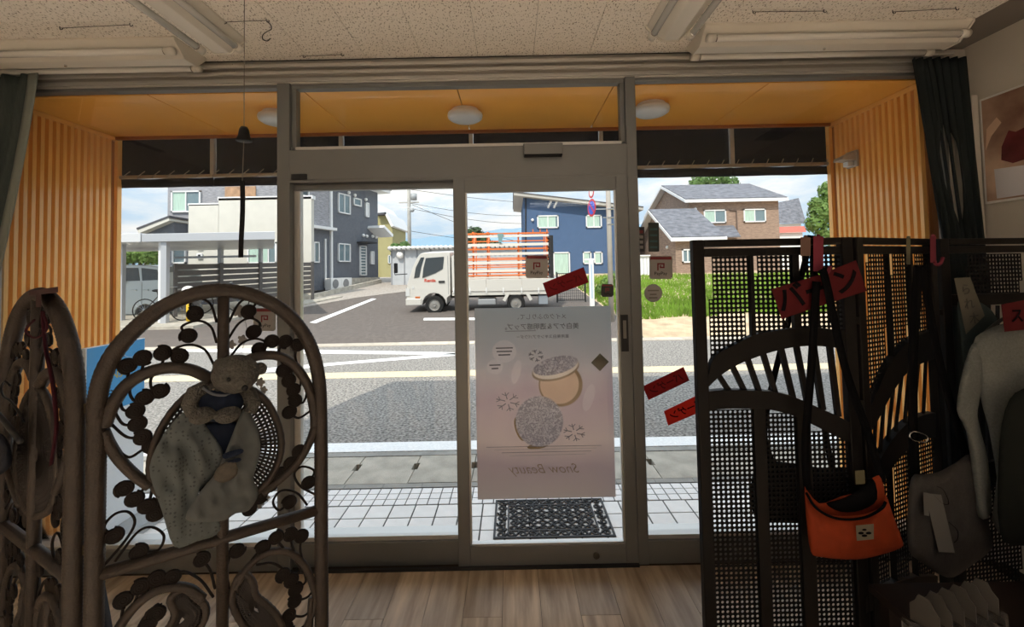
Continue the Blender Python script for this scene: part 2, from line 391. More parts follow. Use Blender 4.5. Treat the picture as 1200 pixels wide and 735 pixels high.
MB().box(-1.196, 0.634, 2.334, 2.40, zt0 - 0.012, zt0).build('track_lip', ALU, tb)
MB().box(-1.18, -1.10, 2.325, 2.336, 2.07, 2.10).build('stop_block', DARK, tb)
def win(name, label, x0, x1, z0, z1, fw=0.03, fb=0.12, y0=2.36, y1=2.41, yg=2.40, jl=True, jr=True):
    w = sroot(name, ((x0 + x1) / 2, y0, z0), label)
    if fb: MB().box(x0, x1, y0 - 0.015, y1, z0, z0 + fb).build('bottom_rail', ALU, w, bevel=0.004)
    MB().box(x0, x1, y0, y1 + 0.05, z0 + fb, z0 + fb + 0.022).build('sill_bead', ALUB, w)
    MB().box(x0, x1, y0, y1, z1 - fw, z1).build('top_rail', ALU, w, bevel=0.003)
    if jl: MB().box(x0, x0 + fw, y0, y1, z0 + fb, z1 - fw).build('jamb', ALUB if name == 'door_2' else ALU, w, bevel=0.003)
    if jr: MB().box(x1 - fw, x1, y0, y1, z0 + fb, z1 - fw).build('jamb', ALU, w, bevel=0.003)
    MB().box(x0 + fw * 0.4, x1 - fw * 0.4, yg, yg + 0.006, z0 + fb + 0.002, z1 - fw * 0.6).build('pane', PANE, w)
    return w
win('window_1', 'tall shop window left of the entrance', -2.87, -1.266, 0, 2.606, jr=False, fw=0.018)
win('window_2', 'tall shop window behind the black screen', 0.690, 2.40, 0, 2.606, jl=False, fw=0.018)
win('window_3', 'wide transom window above the sliding door', -1.196, 0.634, zt1, 2.606, fw=0.026, fb=0.0)
win('door_2', 'fixed aluminium glass door leaf', -1.196, -0.25, 0, zt0 - 0.012, fw=0.034, fb=0.125, y0=2.385, y1=2.425, yg=2.405)
d1 = sroot('door_1', (0.16, 2.34, 0), 'sliding aluminium glass door leaf hung with a cosmetics poster')
dx0, dx1 = -0.312, 0.634
MB().box(dx0, dx0 + 0.064, 2.335, 2.372, 0.004, zt0 - 0.004).build('stile', ALU, d1, bevel=0.004)
MB().box(dx1 - 0.066, dx1 - 0.002, 2.335, 2.372, 0.004, zt0 - 0.004).build('stile', ALU, d1, bevel=0.004)
MB().box(dx0 + 0.064, dx1 - 0.066, 2.337, 2.370, zt0 - 0.084, zt0 - 0.004).build('top_rail', ALU, d1, bevel=0.003)
MB().box(dx0 + 0.064, dx1 - 0.066, 2.337, 2.370, 0.004, 0.112).build('bottom_rail', ALU, d1, bevel=0.003)
bd = MB()
gx0, gx1, gz0, gz1 = dx0 + 0.064, dx1 - 0.066, 0.112, zt0 - 0.084
bd.box(gx0, gx1, 2.342, 2.366, gz0, gz0 + 0.010).box(gx0, gx0 + 0.009, 2.342, 2.366, gz0, gz1).box(gx1 - 0.009, gx1, 2.342, 2.366, gz0, gz1)
bd.build('glazing_bead', ALUB, d1)
MB().box(gx0 - 0.01, gx1 + 0.01, 2.352, 2.357, gz0 - 0.01, gz1 + 0.01).build('pane', PANE, d1)
a = atY(727, 369, 2.33); b_ = atY(737, 412, 2.33)
hp = MB().box(a.x, b_.x, 2.327, 2.336, b_.z, a.z).build('latch_plate', DARK, d1, bevel=0.002)
MB().box(a.x + 0.012, b_.x - 0.012, 2.322, 2.328, b_.z + 0.07, a.z - 0.03).build('thumb_turn', mat('worn_steel', (0.25, 0.24, 0.22), 0.4, 0.6), hp)
c = atY(699, 652, 2.33)
MB().lathe([(0.0, 0), (0.017, 0), (0.017, 0.006), (0.009, 0.009), (0, 0.009)], (c.x, 2.336, c.z), (0, -1, 0), 16).build('lock_cylinder', mat('lock_brass_dark', (0.1, 0.09, 0.07), 0.4, 0.8), d1)
# sill threshold inside and outside
struct(MB().box(-2.87, 2.34, 2.415, 2.53, G0, 0.03).build('trim_7', ALUB, bevel=0.004), 'aluminium threshold under the shopfront glazing')
struct(MB().box(-1.196, 0.634, 2.322, 2.336, -0.003, 0.014).build('trim_8', DARK), 'dark floor track in front of the sliding door')
# door sensor on the transom beam
s_ = thing('door_sensor', 'flat grey motion sensor box on the transom beam over the door', 'sensor', tuple(atY(636, 182, 2.334)))
a = atY(613, 170, 2.33); b_ = atY(659, 182, 2.33)
MB().box(a.x, b_.x, 2.295, 2.335, b_.z, a.z).build('housing', ALU, s_, bevel=0.004)
MB().box(a.x + 0.004, b_.x - 0.004, 2.294, 2.332, b_.z - 0.008, b_.z).build('lens_strip', BLACK, s_)
# ------------------------------------------------------------------ porch
PXL, PXR, PYF = -2.88, 2.35, 3.14
ZS = 2.585
so = sroot('ceiling_porch', (0, 2.8, ZS), 'glossy orange metal panel soffit over the shop porch')
edges = [PXL, -2.03, -1.15, -0.29, 0.59, 1.465, PXR]
for x0, x1 in zip(edges[:-1], edges[1:]):
    MB().box(x0 + 0.003, x1 - 0.003, 2.415, PYF, ZS, ZS + 0.02).build('soffit_panel', ORANGE, so)
MB().box(PXL, PXR, 2.44, PYF, ZS + 0.021, ZS + 0.05).build('backing', DARK, so)
MB().box(PXL, PXR, PYF - 0.02, PYF, ZS - 0.022, ZS - 0.001).build('edge_trim', mat('orange_dark_trim', (0.32, 0.10, 0.02), 0.5), so)
for sgn, X, nm, lab in ((1, PXL, 'wall_porch_left', 'ribbed orange metal side wall of the porch beside the blue sign'), (-1, PXR, 'wall_porch_right', 'ribbed orange metal side wall of the porch with the small lamp')):
    w = sroot(nm, (X, 2.79, G0), lab)
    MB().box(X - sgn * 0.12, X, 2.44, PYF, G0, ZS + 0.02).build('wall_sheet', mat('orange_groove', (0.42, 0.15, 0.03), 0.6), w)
    MB().box(X - sgn * 0.12, X + sgn * 0.024, PYF, PYF + 0.035, G0, ZS + 0.02).build('corner_trim', ORANGE2, w)
    MB().box(X, X + sgn * 0.022, 2.44, PYF, ZS - 0.03, ZS - 0.002).build('top_trim', ORANGE2, w)
    rb = None; y = 2.462; hgt = ZS - 0.03 - G0
    while y < PYF - 0.02:
        if rb is None:
            q = MB().prism([(0, -0.0165, 0), (sgn * 0.018, -0.011, 0), (sgn * 0.018, 0.011, 0), (0, 0.0165, 0)], (0, 0, hgt))
            rb = piece(q, 'rib', ORANGE2, w, (X, y, G0))
        else: share(rb, 'rib', (X, y, G0), w)
        y += 0.0445
# dark cloth valance with pale posts, pole and lashings
ZP = atY(150, 208, 3.165).z; ZH = atY(150, 220.5, 3.176).z
va = thing('awning_valance', 'black cloth valance laced to a pale pole along the porch front', 'awning', (-0.26, 3.17, 2.19))
posts = [-2.88 + 0.02, -2.165, -1.21, -0.285, 0.64, 1.575, 2.33]
posts = [PXL - 0.12] + [atY(px, 165, 3.17).x for px in (250, 400, 552, 704, 857)] + [PXR + 0.12]
for x0, x1 in zip(posts[:-1], posts[1:]):
    MB().sheet(lambda u, v, x0=x0, x1=x1: (x0 + 0.016 + (x1 - x0 - 0.032) * u, 3.18 + 0.004 * math.sin(9 * u + 3 * v), ZP + 0.012 + (2.60 - ZP - 0.012) * v), 16, 4).build('cloth_panel', NAVY, va, solid=0.003, smooth=True)
    MB().sheet(lambda u, v, x0=x0, x1=x1: (x0 + (x1 - x0) * u, 3.176 + 0.006 * math.sin(14 * u + 2 * v), ZH + (ZP - 0.012 - ZH) * v), 20, 2).build('cloth_hem', NAVY, va, solid=0.003, smooth=True)
for x in posts[1:-1]:
    MB().box(x - 0.014, x + 0.014, 3.155, 3.185, ZP, 2.60).build('post', RAILM, va)
MB().tube([(PXL - 0.1, 3.165, ZP), (PXR + 0.1, 3.165, ZP)], 0.014, 10).build('pole', mat('pale_wood_pole', (0.40, 0.34, 0.26), 0.6), va, smooth=True)
for k in range(48):
    x = PXL + 0.06 + k * 0.109
    MB().tube([(x - 0.016, 3.15, ZP - 0.016), (x, 3.147, ZP + 0.004), (x + 0.03, 3.168, ZP + 0.044)], 0.003, 5).build('lashing', mat('rope', (0.35, 0.32, 0.28), 0.9), va)
# round porch lights
for px, py, lab in ((325, 142, 'round white porch ceiling light half behind the aluminium post'), (545, 139, 'round white porch ceiling light above the sliding door'), (763, 132, 'round white porch ceiling light near the ribbed lamp wall')):
    p = atZ(px, py - 6, ZS - 0.02)
    l = thing('porch_light', lab, 'ceiling light', (p.x, p.y, ZS), 'round lights in the porch soffit')
    MB().lathe([(0.0, 0), (0.085, 0), (0.085, -0.022), (0, -0.022)], (p.x, p.y, ZS), seg=28).build('base', WHITEP, l, smooth=False)
    MB().lathe([(0.0, -0.022), (0.108, -0.022), (0.112, -0.034), (0.108, -0.052), (0.09, -0.064), (0.05, -0.072), (0, -0.074)], (p.x, p.y, ZS), seg=32).build('diffuser', mat('opal_cover', (0.85, 0.84, 0.80), 0.3, transl=0.3), l, smooth=True)
p = atX(1003, 186, PXR)
l = thing('wall_lamp', 'small beige security lamp on the ribbed orange wall', 'lamp', (PXR - 0.02, p.y, p.z))
MB().box(PXR - 0.035, PXR - 0.018, p.y - 0.05, p.y + 0.045, p.z - 0.06, p.z + 0.05).build('back_plate', mat('beige_plastic', (0.45, 0.40, 0.33), 0.5), l, bevel=0.003)
MB().prism([(PXR - 0.035, p.y - 0.045, p.z + 0.045), (PXR - 0.035, p.y - 0.045, p.z - 0.02), (PXR - 0.13, p.y - 0.045, p.z - 0.015), (PXR - 0.12, p.y - 0.045, p.z + 0.005)], (0, 0.085, 0)).build('hood', mat('beige_plastic', ()), l, bevel=0.003)
MB().box(PXR - 0.075, PXR - 0.036, p.y - 0.025, p.y + 0.02, p.z - 0.055, p.z - 0.022).build('sensor', WHITEP, l, bevel=0.003)
# ------------------------------------------------------------------ porch pavement, drain, street
pv = struct(MB().box(-9, 12, 2.46, 3.46, -0.4, G0 - 0.004).build('pavement', GROUT), 'pale square tile apron in front of the shop')
tp = 0.1585; big = None
for r_ in range(4):
    yc = 2.587 + 0.157 * r_
    for i in range(-12, 22):
        xc = -1.03 + tp * i + tp / 2
        if xc < PXL + 0.02 or xc > PXR: continue
        if big is None:
            big = piece(MB().box(-tp / 2 + 0.0052, tp / 2 - 0.0052, -0.0733, 0.0733, -0.008, 0.0), 'tile', TILEM, pv, (xc, yc, G0))
        else: share(big, 'tile', (xc, yc, G0 + random.uniform(-0.0006, 0.0006)), pv)
sm = None
for r_ in range(3):
    yc = 3.182 + 0.0785 * r_
    for i in range(-24, 44):
        xc = -1.03 + 0.0785 * i + 0.039
        if xc < PXL or xc > PXR: continue
        if sm is None: sm = piece(MB().box(-0.0352, 0.0352, -0.0350, 0.0350, -0.008, 0.0), 'mosaic_tile', TILES, pv, (xc, yc, G0))
        else: share(sm, 'mosaic_tile', (xc, yc, G0), pv)
MB().box(-9, PXL - 0.15, 2.46, 3.38, G0 - 0.01, G0).build('side_apron', CONC, pv)
MB().box(PXR + 0.15, 12, 2.46, 3.38, G0 - 0.01, G0).build('side_apron', CONC, pv)
ed = None
for i in range(-14, 18):
    xc = 0.02 + 0.3 * i
    if ed is None: ed = piece(MB().box(-0.1485, 0.1485, -0.032, 0.032, -0.008, 0.0), 'edging_tile', CONC2, pv, (xc, 3.425, G0))
    else: share(ed, 'edging_tile', (xc, 3.425, G0), pv)
dr = struct(MB().box(-9, 12, 3.46, 3.97, -0.5, G0 - 0.05).build('gutter', mat('gutter_dark', (0.02, 0.02, 0.02), 0.9)), 'roadside drain under concrete covers')
x0c = atZ(493, 535, G0).x; pitch = 0.498; dc = None
for i in range(-12, 20):
    xc = x0c + pitch * i + pitch / 2
    if dc is None:
        h = pitch / 2 - 0.004; q = MB().prism([(-h, -0.25, -0.05), (h, -0.25, -0.05), (h, -0.02, -0.05), (h - 0.022, -0.02, -0.05), (h - 0.022, 0.10, -0.05), (h, 0.10, -0.05), (h, 0.25, -0.05), (-h, 0.25, -0.05), (-h, 0.10, -0.05), (-h + 0.022, 0.10, -0.05), (-h + 0.022, -0.02, -0.05), (-h, -0.02, -0.05)], (0, 0, 0.05))
        dc = piece(q, 'drain_cover', CONC, dr, (xc, 3.714, G0))
    else: share(dc, 'drain_cover', (xc, 3.714, G0 + random.uniform(-0.002, 0.002)), dr)
road = struct(MB().box(-60, 60, 3.97, 10.4, -0.5, G0).build('road', ASPH), 'grey asphalt street in front of the shop')
MB().box(-60, 60, 3.972, 4.05, G0, G0 + 0.003).build('gutter_strip', CONC2, road)
def mark(pts, m, z=0.004, name='road_marking', par=road):
    P = [atG(*p) for p in pts]
    return MB().prism([(p.x, p.y, G(p.y) + 0.001) for p in P], (0, 0, z)).build(name, m, par)
ya_, yb_ = atZ(470, 529, G0).y, atZ(470, 518.5, G0).y
MB().box(-60, 60, ya_, yb_, G0, G0 + 0.004).build('edge_line', ROADW, road)
ya_, yb_ = atZ(450, 442.5, G0).y, atZ(450, 436, G0).y
MB().box(-60, 60, ya_, yb_, G0, G0 + 0.004).build('centre_line', ROADY, road)
mark([(200, 407), (533, 413.5), (533, 416), (360, 414.5), (200, 412)], ROADW)
mark([(250, 437), (533, 414), (533, 417), (400, 427.5), (250, 443)], ROADW)
gs = None
for i in range(-30, 40):
    if gs is None: gs = piece(MB().box(-0.296, 0.296, -0.2, 0.2, -0.05, 0.012), 'gutter_block', mat('pale_gutter_block', (0.50, 0.44, 0.36), 0.9, var=0.12, vscale=6, rnd=0.1), road, (i * 0.6, 10.15, G0))
    else: share(gs, 'gutter_block', (i * 0.6, 10.15, G0), road)
def terrain(name, x0, x1, ys, m, label, nx=2):
    b = MB(); 
    for y0, y1 in zip(ys[:-1], ys[1:]):
        b.hexa([(x0, y0, G(y0) - 0.4), (x1, y0, G(y0) - 0.4), (x1, y1, G(y1) - 0.4), (x0, y1, G(y1) - 0.4), (x0, y0, G(y0)), (x1, y0, G(y0)), (x1, y1, G(y1)), (x0, y1, G(y1))])
    return struct(b.build(name, m), label)
lot = terrain('ground', -70, 3.1, [10.4, 11.0, 22.0], ASPH2, 'dark asphalt parking lot across the street')
terrain('ground_gravel', -70, 3.1, [22.0, 29.5, 120], mat('gravel', (0.36, 0.32, 0.28), 0.95, var=0.3, vscale=12, bump=0.4, bscale=40, detail=8), 'gravel ground behind the parking lot')
fld = terrain('field', 3.1, 90, [10.4, 11.0, 29.5, 120], mat('dry_soil', (0.50, 0.38, 0.25), 0.95, var=0.25, vscale=2.5, bump=0.4, bscale=20, detail=8), 'dry earth plot beneath the grass')
mark([(363, 378), (436, 350), (441, 350.5), (370, 379)], ROADW, par=lot)
mark([(348, 362), (420, 349), (476, 342), (476, 333), (446, 332.5), (400, 341), (366, 350)], mat('gravel', ()), 0.02, 'gravel_strip', lot)
mark([(497, 373), (590, 372.5), (590, 375), (496, 375.5)], ROADW, par=lot)
# ------------------------------------------------------------------ outline -> soft solid
from mathutils.geometry import delaunay_2d_cdt
def seg_d(p, a, b):
    ab = b - a; t = max(0, min(1, (p - a).dot(ab) / max(ab.length_squared, 1e-12))); return (p - a - ab * t).length
def inside(p, poly):
    c = False; n = len(poly); j = n - 1
    for i in range(n):
        a, b = poly[i], poly[j]
        if (a[1] > p[1]) != (b[1] > p[1]) and p[0] < (b[0] - a[0]) * (p[1] - a[1]) / (b[1] - a[1]) + a[0]: c = not c
        j = i
    return c
def pillow(mb, poly, fn, T, step=4.0, wr=0.0, wsc=0.08, back=0.6, D=None, smooth_outline=True, seed=0.0):
    P = [Vector((p[0], p[1], 0)) for p in poly]
    if smooth_outline: P = catmull(P, 3, closed=True)
    B = [Vector((p.x, p.y)) for p in P]; out = []
    for i in range(len(B)):
        a, b = B[i], B[(i + 1) % len(B)]; n = max(1, int((b - a).length / step + 0.5))
        out += [a + (b - a) * (k / n) for k in range(n)]
    nb = len(out); ins = []
    x0 = min(p.x for p in out); x1 = max(p.x for p in out); y0 = min(p.y for p in out); y1 = max(p.y for p in out)
    D = D or 0.35 * min(x1 - x0, y1 - y0)
    def dist(p): return min(seg_d(p, out[i], out[(i + 1) % nb]) for i in range(nb))
    y = y0 + step / 2; r = 0
    while y < y1:
        x = x0 + step * (0.25 if r % 2 else 0.75)
        while x < x1:
            p = Vector((x, y))
            if inside(p, out) and dist(p) > step * 0.45: ins.append(p)
            x += step
        y += step; r += 1
    vs_, es_, fs_, _a, _b2, _c = delaunay_2d_cdt(out + ins, [(i, (i + 1) % nb) for i in range(nb)], [], 1, 1e-5)
    V = []; V2 = []
    for v in vs_:
        d = min(dist(v) / D, 1.0); h = T * math.sqrt(max(0.0, 1 - (1 - d) ** 2))
        w = wr * noise.noise(Vector((v.x * wsc, v.y * wsc * 0.6, seed))) * (0.35 + 0.65 * d)
        V.append(fn(v.x, v.y, h + w + 0.0006)); V2.append(fn(v.x, v.y, -h * back + w * 0.8 - 0.0006))
    n = len(V); bset = []
    cnt = {}
    for f in fs_:
        for i in range(len(f)):
            k = (f[i], f[(i + 1) % len(f)]); cnt[k] = cnt.get(k, 0) + 1
    F = [tuple(f) for f in fs_] + [tuple(i + n for i in f)[::-1] for f in fs_]
    for (a, b) in cnt:
        if (b, a) not in cnt: F.append((b, a, a + n, b + n))
    return mb.add(V + V2, F)
# ------------------------------------------------------------------ ceiling fixtures (switched off) and hooks
def fixture(label, c, axis, L, lit=None):
    f = thing('fluorescent_fixture', label, 'light fixture', (c[0], c[1], ZC), 'twin tube fluorescent fixtures on the ceiling')
    ax = Vector((1, 0, 0)) if axis == 'x' else Vector((0, 1, 0)); sd = Vector((0, 1, 0)) if axis == 'x' else Vector((1, 0, 0))
    C = Vector((c[0], c[1], ZC))
    sec = [(-0.11, 0), (-0.11, -0.012), (-0.035, -0.078), (0.035, -0.078), (0.11, -0.012), (0.11, 0)]
    MB().prism([C - ax * L / 2 + sd * a + Vector((0, 0, b)) for a, b in sec], ax * L).build('body', LAMPW, f, bevel=0.003)
    for s in (-1, 1):
        o = C + sd * (s * 0.092) + Vector((0, 0, -0.066))
        MB().tube([o - ax * (L / 2 - 0.045), o + ax * (L / 2 - 0.045)], 0.0155, 12).build('tube', lit or TUBEG, f, smooth=True)
        for e_ in (-1, 1):
            q = o + ax * (e_ * (L / 2 - 0.025))
            MB().tube([q - ax * 0.02, q + ax * 0.02], 0.019, 12).build('socket', LAMPW, f, smooth=True)
            MB().tube([q + ax * e_ * -0.026, q + ax * e_ * -0.021], 0.0165, 12).build('tube_cap', CHROME, f, smooth=True)
    for e_ in (-1, 1):
        MB().prism([C + ax * (e_ * L / 2) + sd * a + Vector((0, 0, b)) for a, b in ((-0.114, 0), (-0.114, -0.016), (-0.04, -0.082), (0.04, -0.082), (0.114, -0.016), (0.114, 0))], ax * (0.010 * e_)).build('end_plate', LAMPW, f, bevel=0.003)
    MB().tube([C + Vector((0, 0, -0.078)), C + Vector((0, 0, -0.086))], 0.006, 8).build('screw', CHROME, f)
    return f
e1 = atZ(266, 58, ZC - 0.04); e3 = atZ(784, 40, ZC - 0.04)
fixture('off fluorescent fixture pointing at the glass near the pull cord', (e1.x, 2.10 - 0.63), 'y', 1.26)
fixture('off fluorescent fixture along the glazing above the green curtain', (-1.60 - 0.66, 2.185), 'x', 1.26)
fixture('off fluorescent fixture pointing at the glass above the black screen', (e3.x, 2.06 - 0.63), 'y', 1.26)
fixture('off fluorescent fixture along the glazing above the dark sheer curtain', (0.945 + 0.655, 2.165), 'x', 1.28)
# added lit fixtures, unseen behind the camera, to brighten the shop ceiling
FILL_TUBE = emit('fill_tube', (0.96, 0.97, 1.0), 6.0)
for i, (x, y) in enumerate(((-1.3, -0.75), (0.9, -0.75), (-1.3, -2.6), (0.9, -2.6))):
    f = fixture(('lit fluorescent fixture deeper in the shop, ' + ('first' if y > -1 else 'second') + (' on the window wall side' if x < 0 else ' on the picture wall side')), (x, y), 'x', 1.26, FILL_TUBE)
    ld = bpy.data.lights.new('fill_light', 'AREA'); ld.shape = 'RECTANGLE'; ld.size = 1.2; ld.size_y = 0.2; ld.energy = FILL_POWER; ld.spread = R(75); ld.color = (0.96, 0.97, 1.0)
    lo = bpy.data.objects.new('fill_light', ld); COL.objects.link(lo); lo.parent = f; lo.location = (0, 0, -0.10)
WIRE = mat('black_wire', (0.02, 0.02, 0.02), 0.5)
for i, (p0, p1, sh, lab) in enumerate((((70, 33), (152, 29), 0, 'thin ceiling wire with hooked ends above the green curtain'), ((262, 26), (312, 24), 1, 'ceiling wire with a black S-hook hanging from its end'), ((355, 66), (400, 64), 0, 'short ceiling wire close to the curtain rail'), ((882, 14), (965, 13), 0, 'thin ceiling wire nearest the pointing fixture over the black screen'), ((1046, 14), (1120, 10), 0, 'thin ceiling wire beside the corner of the right wall'))):
    a = atZ(*p0, ZC - 0.008); b_ = atZ(*p1, ZC - 0.008)
    h = thing('ceiling_wire', lab, 'wire', tuple(a), 'hook wires on the ceiling')
    MB().tube([a, b_], 0.0014, 6).build('wire', WIRE, h)
    for q in (a, b_):
        MB().tube([q + Vector((0, 0, 0.008)), q, q + Vector((0.004, 0, -0.008)), q + Vector((0.012, 0, -0.006)), q + Vector((0.014, 0, 0.0))], 0.0018, 6).build('hook', WIRE, h)
    if sh:
        pts = [atY(x, y, b_.y) for x, y in ((313, 25), (317, 29), (318, 34), (313, 37), (308, 41), (308, 46), (313, 48), (317, 45))]
        MB().tube(catmull(pts, 4), 0.0022, 6).build('s_hook', WIRE, h, smooth=True)
# pull cord with bell weight and dark strap
yc_ = 1.72
top = atY(288, -20, yc_)
pc = thing('pull_cord', 'thin ceiling cord with a black bell-shaped weight and dark strap', 'cord', (top.x, yc_, ZC))
pb = atY(286, 157, yc_); p2 = atY(284, 212, yc_); p3 = atY(283, 302, yc_)
MB().tube([(pb.x, yc_, ZC), (pb.x, yc_, pb.z)], 0.0016, 6).build('cord', mat('grey_cord', (0.2, 0.19, 0.18), 0.8), pc)
MB().tube([(pb.x, yc_, ZC), (pb.x, yc_, ZC - 0.02)], 0.01, 8).build('ceiling_eye', WIRE, pc)
MB().lathe([(0.0, 0.028), (0.012, 0.028), (0.017, 0.018), (0.022, -0.01), (0.028, -0.022), (0.03, -0.028), (0.026, -0.03), (0, -0.03)], pb, seg=18).build('bell_weight', BLACK, pc, smooth=True)
MB().tube([(pb.x, yc_, pb.z), (p2.x, yc_, p2.z)], 0.0016, 6).build('cord', mat('grey_cord', ()), pc)
MB().sheet(lambda u, v: (p2.x + (p3.x - p2.x) * v + (u - 0.5) * 0.018, yc_ + 0.004 * math.sin(5 * v), p2.z + (p3.z - p2.z) * v), 2, 12).build('strap', BLACK, pc, solid=0.004)
# ------------------------------------------------------------------ curtains
def curtain(name, label, top, bot, Y, npl, amp, m, band=None, thick=0.003, zmid=1.5):
    (tx0, tx1, tz), (bx0, bx1, bz) = top, bot
    c = thing(name, label, 'curtain', ((bx0 + bx1) / 2, Y, bz))
    def fn(u, v):
        x0 = tx0 + (bx0 - tx0) * v; x1 = max(x0 + 0.04, tx1 + (bx1 - tx1) * (v * (tz - bz) / (tz - zmid)) ** 1.15)
        return (x0 + (x1 - x0) * u, Y + amp * math.sin(2 * math.pi * npl * u + 0.8 * math.sin(3 * v)) , tz + (bz - tz) * v)
    MB().sheet(fn, npl * 10, 26).build('drape', m, c, smooth=True, solid=thick)
    if band:
        MB().sheet(lambda u, v: Vector(fn(1.0, v)) + Vector((band[0] * u, -0.012 - 0.01 * u, 0)), 3, 26).build('edge_band', band[1], c, smooth=True, solid=thick)
    return c
GREEN = mat('grey_green_curtain', (0.055, 0.068, 0.062), 0.9, var=0.12, vscale=120, stretch=(1, 1, 0.15), bump=0.1, bscale=200)
t0_ = atY(36, 96, 2.27); m0 = atY(-14, 330, 2.27)
cg = curtain('green_curtain', 'dark grey-green curtain with pale edge band tied back by the orange wall', (-3.25, t0_.x, 2.645), (-3.25, m0.x, 0.9), 2.27, 7, 0.018, GREEN, zmid=m0.z, band=(0.062, mat('pale_curtain_lining', (0.22, 0.24, 0.215), 0.9)))
SHEER = mat('dark_sheer_curtain', (0.030, 0.038, 0.038), 0.9, transp=0.10, transl=0.2)
a0 = atY(1071, 78, 2.27); a1 = atY(1131, 78, 2.27); b0 = atY(1106, 280, 2.27); b1 = atY(1152, 280, 2.27)
cs_ = thing('sheer_curtain', 'narrow dark sheer curtain gathered by the wall picture', 'curtain', (b0.x, 2.24, 0.4))
kk = (b0.z - 0.4) / (a0.z - b0.z)
def shf(u, v):
    x0 = a0.x + (b0.x - a0.x) * min(v * 2.4, 1.3); x1 = a1.x + (b1.x - a1.x) * min(v * 2.4, 1.3)
    return (x0 + (x1 - x0) * u, 2.27 + 0.018 * math.sin(2 * math.pi * 6 * u + 2 * v), 2.64 + (0.4 - 2.64) * v)
strips = [(0.0, 0.095), (0.155, 0.235), (0.30, 0.36), (0.42, 0.54), (0.60, 0.65), (0.71, 0.79), (0.85, 1.0)]
for (s0, s1) in strips:
    def sf(u, v, s0=s0, s1=s1):
        g = min(1, max(0, (v - 0.16) / 0.06)) * min(1, max(0, (0.40 - v) / 0.10)); mid = (s0 + s1) / 2; wfull = 0.5 * (1 / 7.0) * 1.08
        lo = (mid - wfull) * (1 - g) + s0 * g; hi = (mid + wfull) * (1 - g) + s1 * g
        return shf(lo + (hi - lo) * u, v)
    MB().sheet(sf, 5, 40).build('fold', SHEER, cs_, smooth=True, solid=0.0015)
# ------------------------------------------------------------------ picture on the right wall
XW = XR - 0.004
pa = atX(1150, 117, XW); pb_ = atX(1153, 240, XW)
pic = thing('wall_picture', 'large framed beauty picture of glossy lips on the wall', 'picture', (XW, pa.y - 0.3, pb_.z))
y1p, y0p, zp0, zp1 = pa.y, pa.y - 0.72, pb_.z, pa.z
MB().box(XW - 0.012, XW, y0p, y1p, zp0, zp1).build('frame', WHITEP, pic, bevel=0.002)
MB().box(XW - 0.014, XW - 0.011, y0p + 0.012, y1p - 0.012, zp0 + 0.012, zp1 - 0.012).build('print', mat('skin_print', (0.42, 0.20, 0.13), 0.35, var=0.55, vscale=3.5, col2=(0.72, 0.52, 0.38)), pic)
def wp(y, z): return Vector((XW - 0.0145, y1p - y, zp0 + z))
H_ = zp1 - zp0
MB().prism([wp(0.09, H_ * .38), wp(0.095, H_ * .50), wp(0.13, H_ * .63), wp(0.16, H_ * .60), wp(0.24, H_ * .64), wp(0.36, H_ * .58), wp(0.5, H_ * .45), wp(0.30, H_ * .36), wp(0.14, H_ * .33)], (-0.0008, 0, 0)).build('lips_print', mat('lip_print', (0.14, 0.03, 0.03), 0.25, var=0.5, vscale=9), pic)
MB().prism([wp(0.06, 0.02), wp(0.055, H_ * .31), wp(0.20, H_ * .29), wp(0.45, H_ * .33), wp(0.6, 0.02)], (-0.001, 0, 0)).build('white_print', mat('white_print', (0.75, 0.74, 0.78), 0.4), pic)
MB().prism([wp(0.02, H_ * .50), wp(0.03, H_ * .70), wp(0.08, H_ * .78), wp(0.10, H_ * .72), wp(0.05, H_ * .62)], (-0.0006, 0, 0)).build('highlight_print', mat('pale_skin_print', (0.70, 0.50, 0.36), 0.4), pic)
# ------------------------------------------------------------------ brown peacock rattan screen
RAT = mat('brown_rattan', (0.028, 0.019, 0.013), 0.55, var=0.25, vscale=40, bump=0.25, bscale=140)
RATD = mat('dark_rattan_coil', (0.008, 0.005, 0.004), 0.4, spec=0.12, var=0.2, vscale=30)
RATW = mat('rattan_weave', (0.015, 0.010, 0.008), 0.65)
class Plane:
    def __init__(s, A, B):
        s.A = Vector((A.x, A.y, 0)); s.d = Vector((B.x - A.x, B.y - A.y, 0)); s.w = s.d.length; s.d.normalize()
        s.n = Vector((s.d.y, -s.d.x, 0))
        if s.n.y > 0: s.n = -s.n
    def hit(s, px, py, off=0.0):
        r = ray(px, py); o = s.A + s.n * off; t = (o - CAM).dot(s.n) / r.dot(s.n); return CAM + r * t
    def loc(s, px, py, off=0.0):     # panel coordinates u, 0, z
        p = s.hit(px, py); return Vector(((p - s.A).dot(s.d), off, p.z))
PA = Plane(atY(113, 500, 1.15), atY(376, 500, 1.45))
rs = thing('rattan_screen', 'brown peacock-pattern rattan folding screen with arched panels', 'folding screen', tuple(PA.A))
def L2(*pts, off=0.0): return [PA.loc(x, y, off) for x, y in pts]
W_ = PA.w
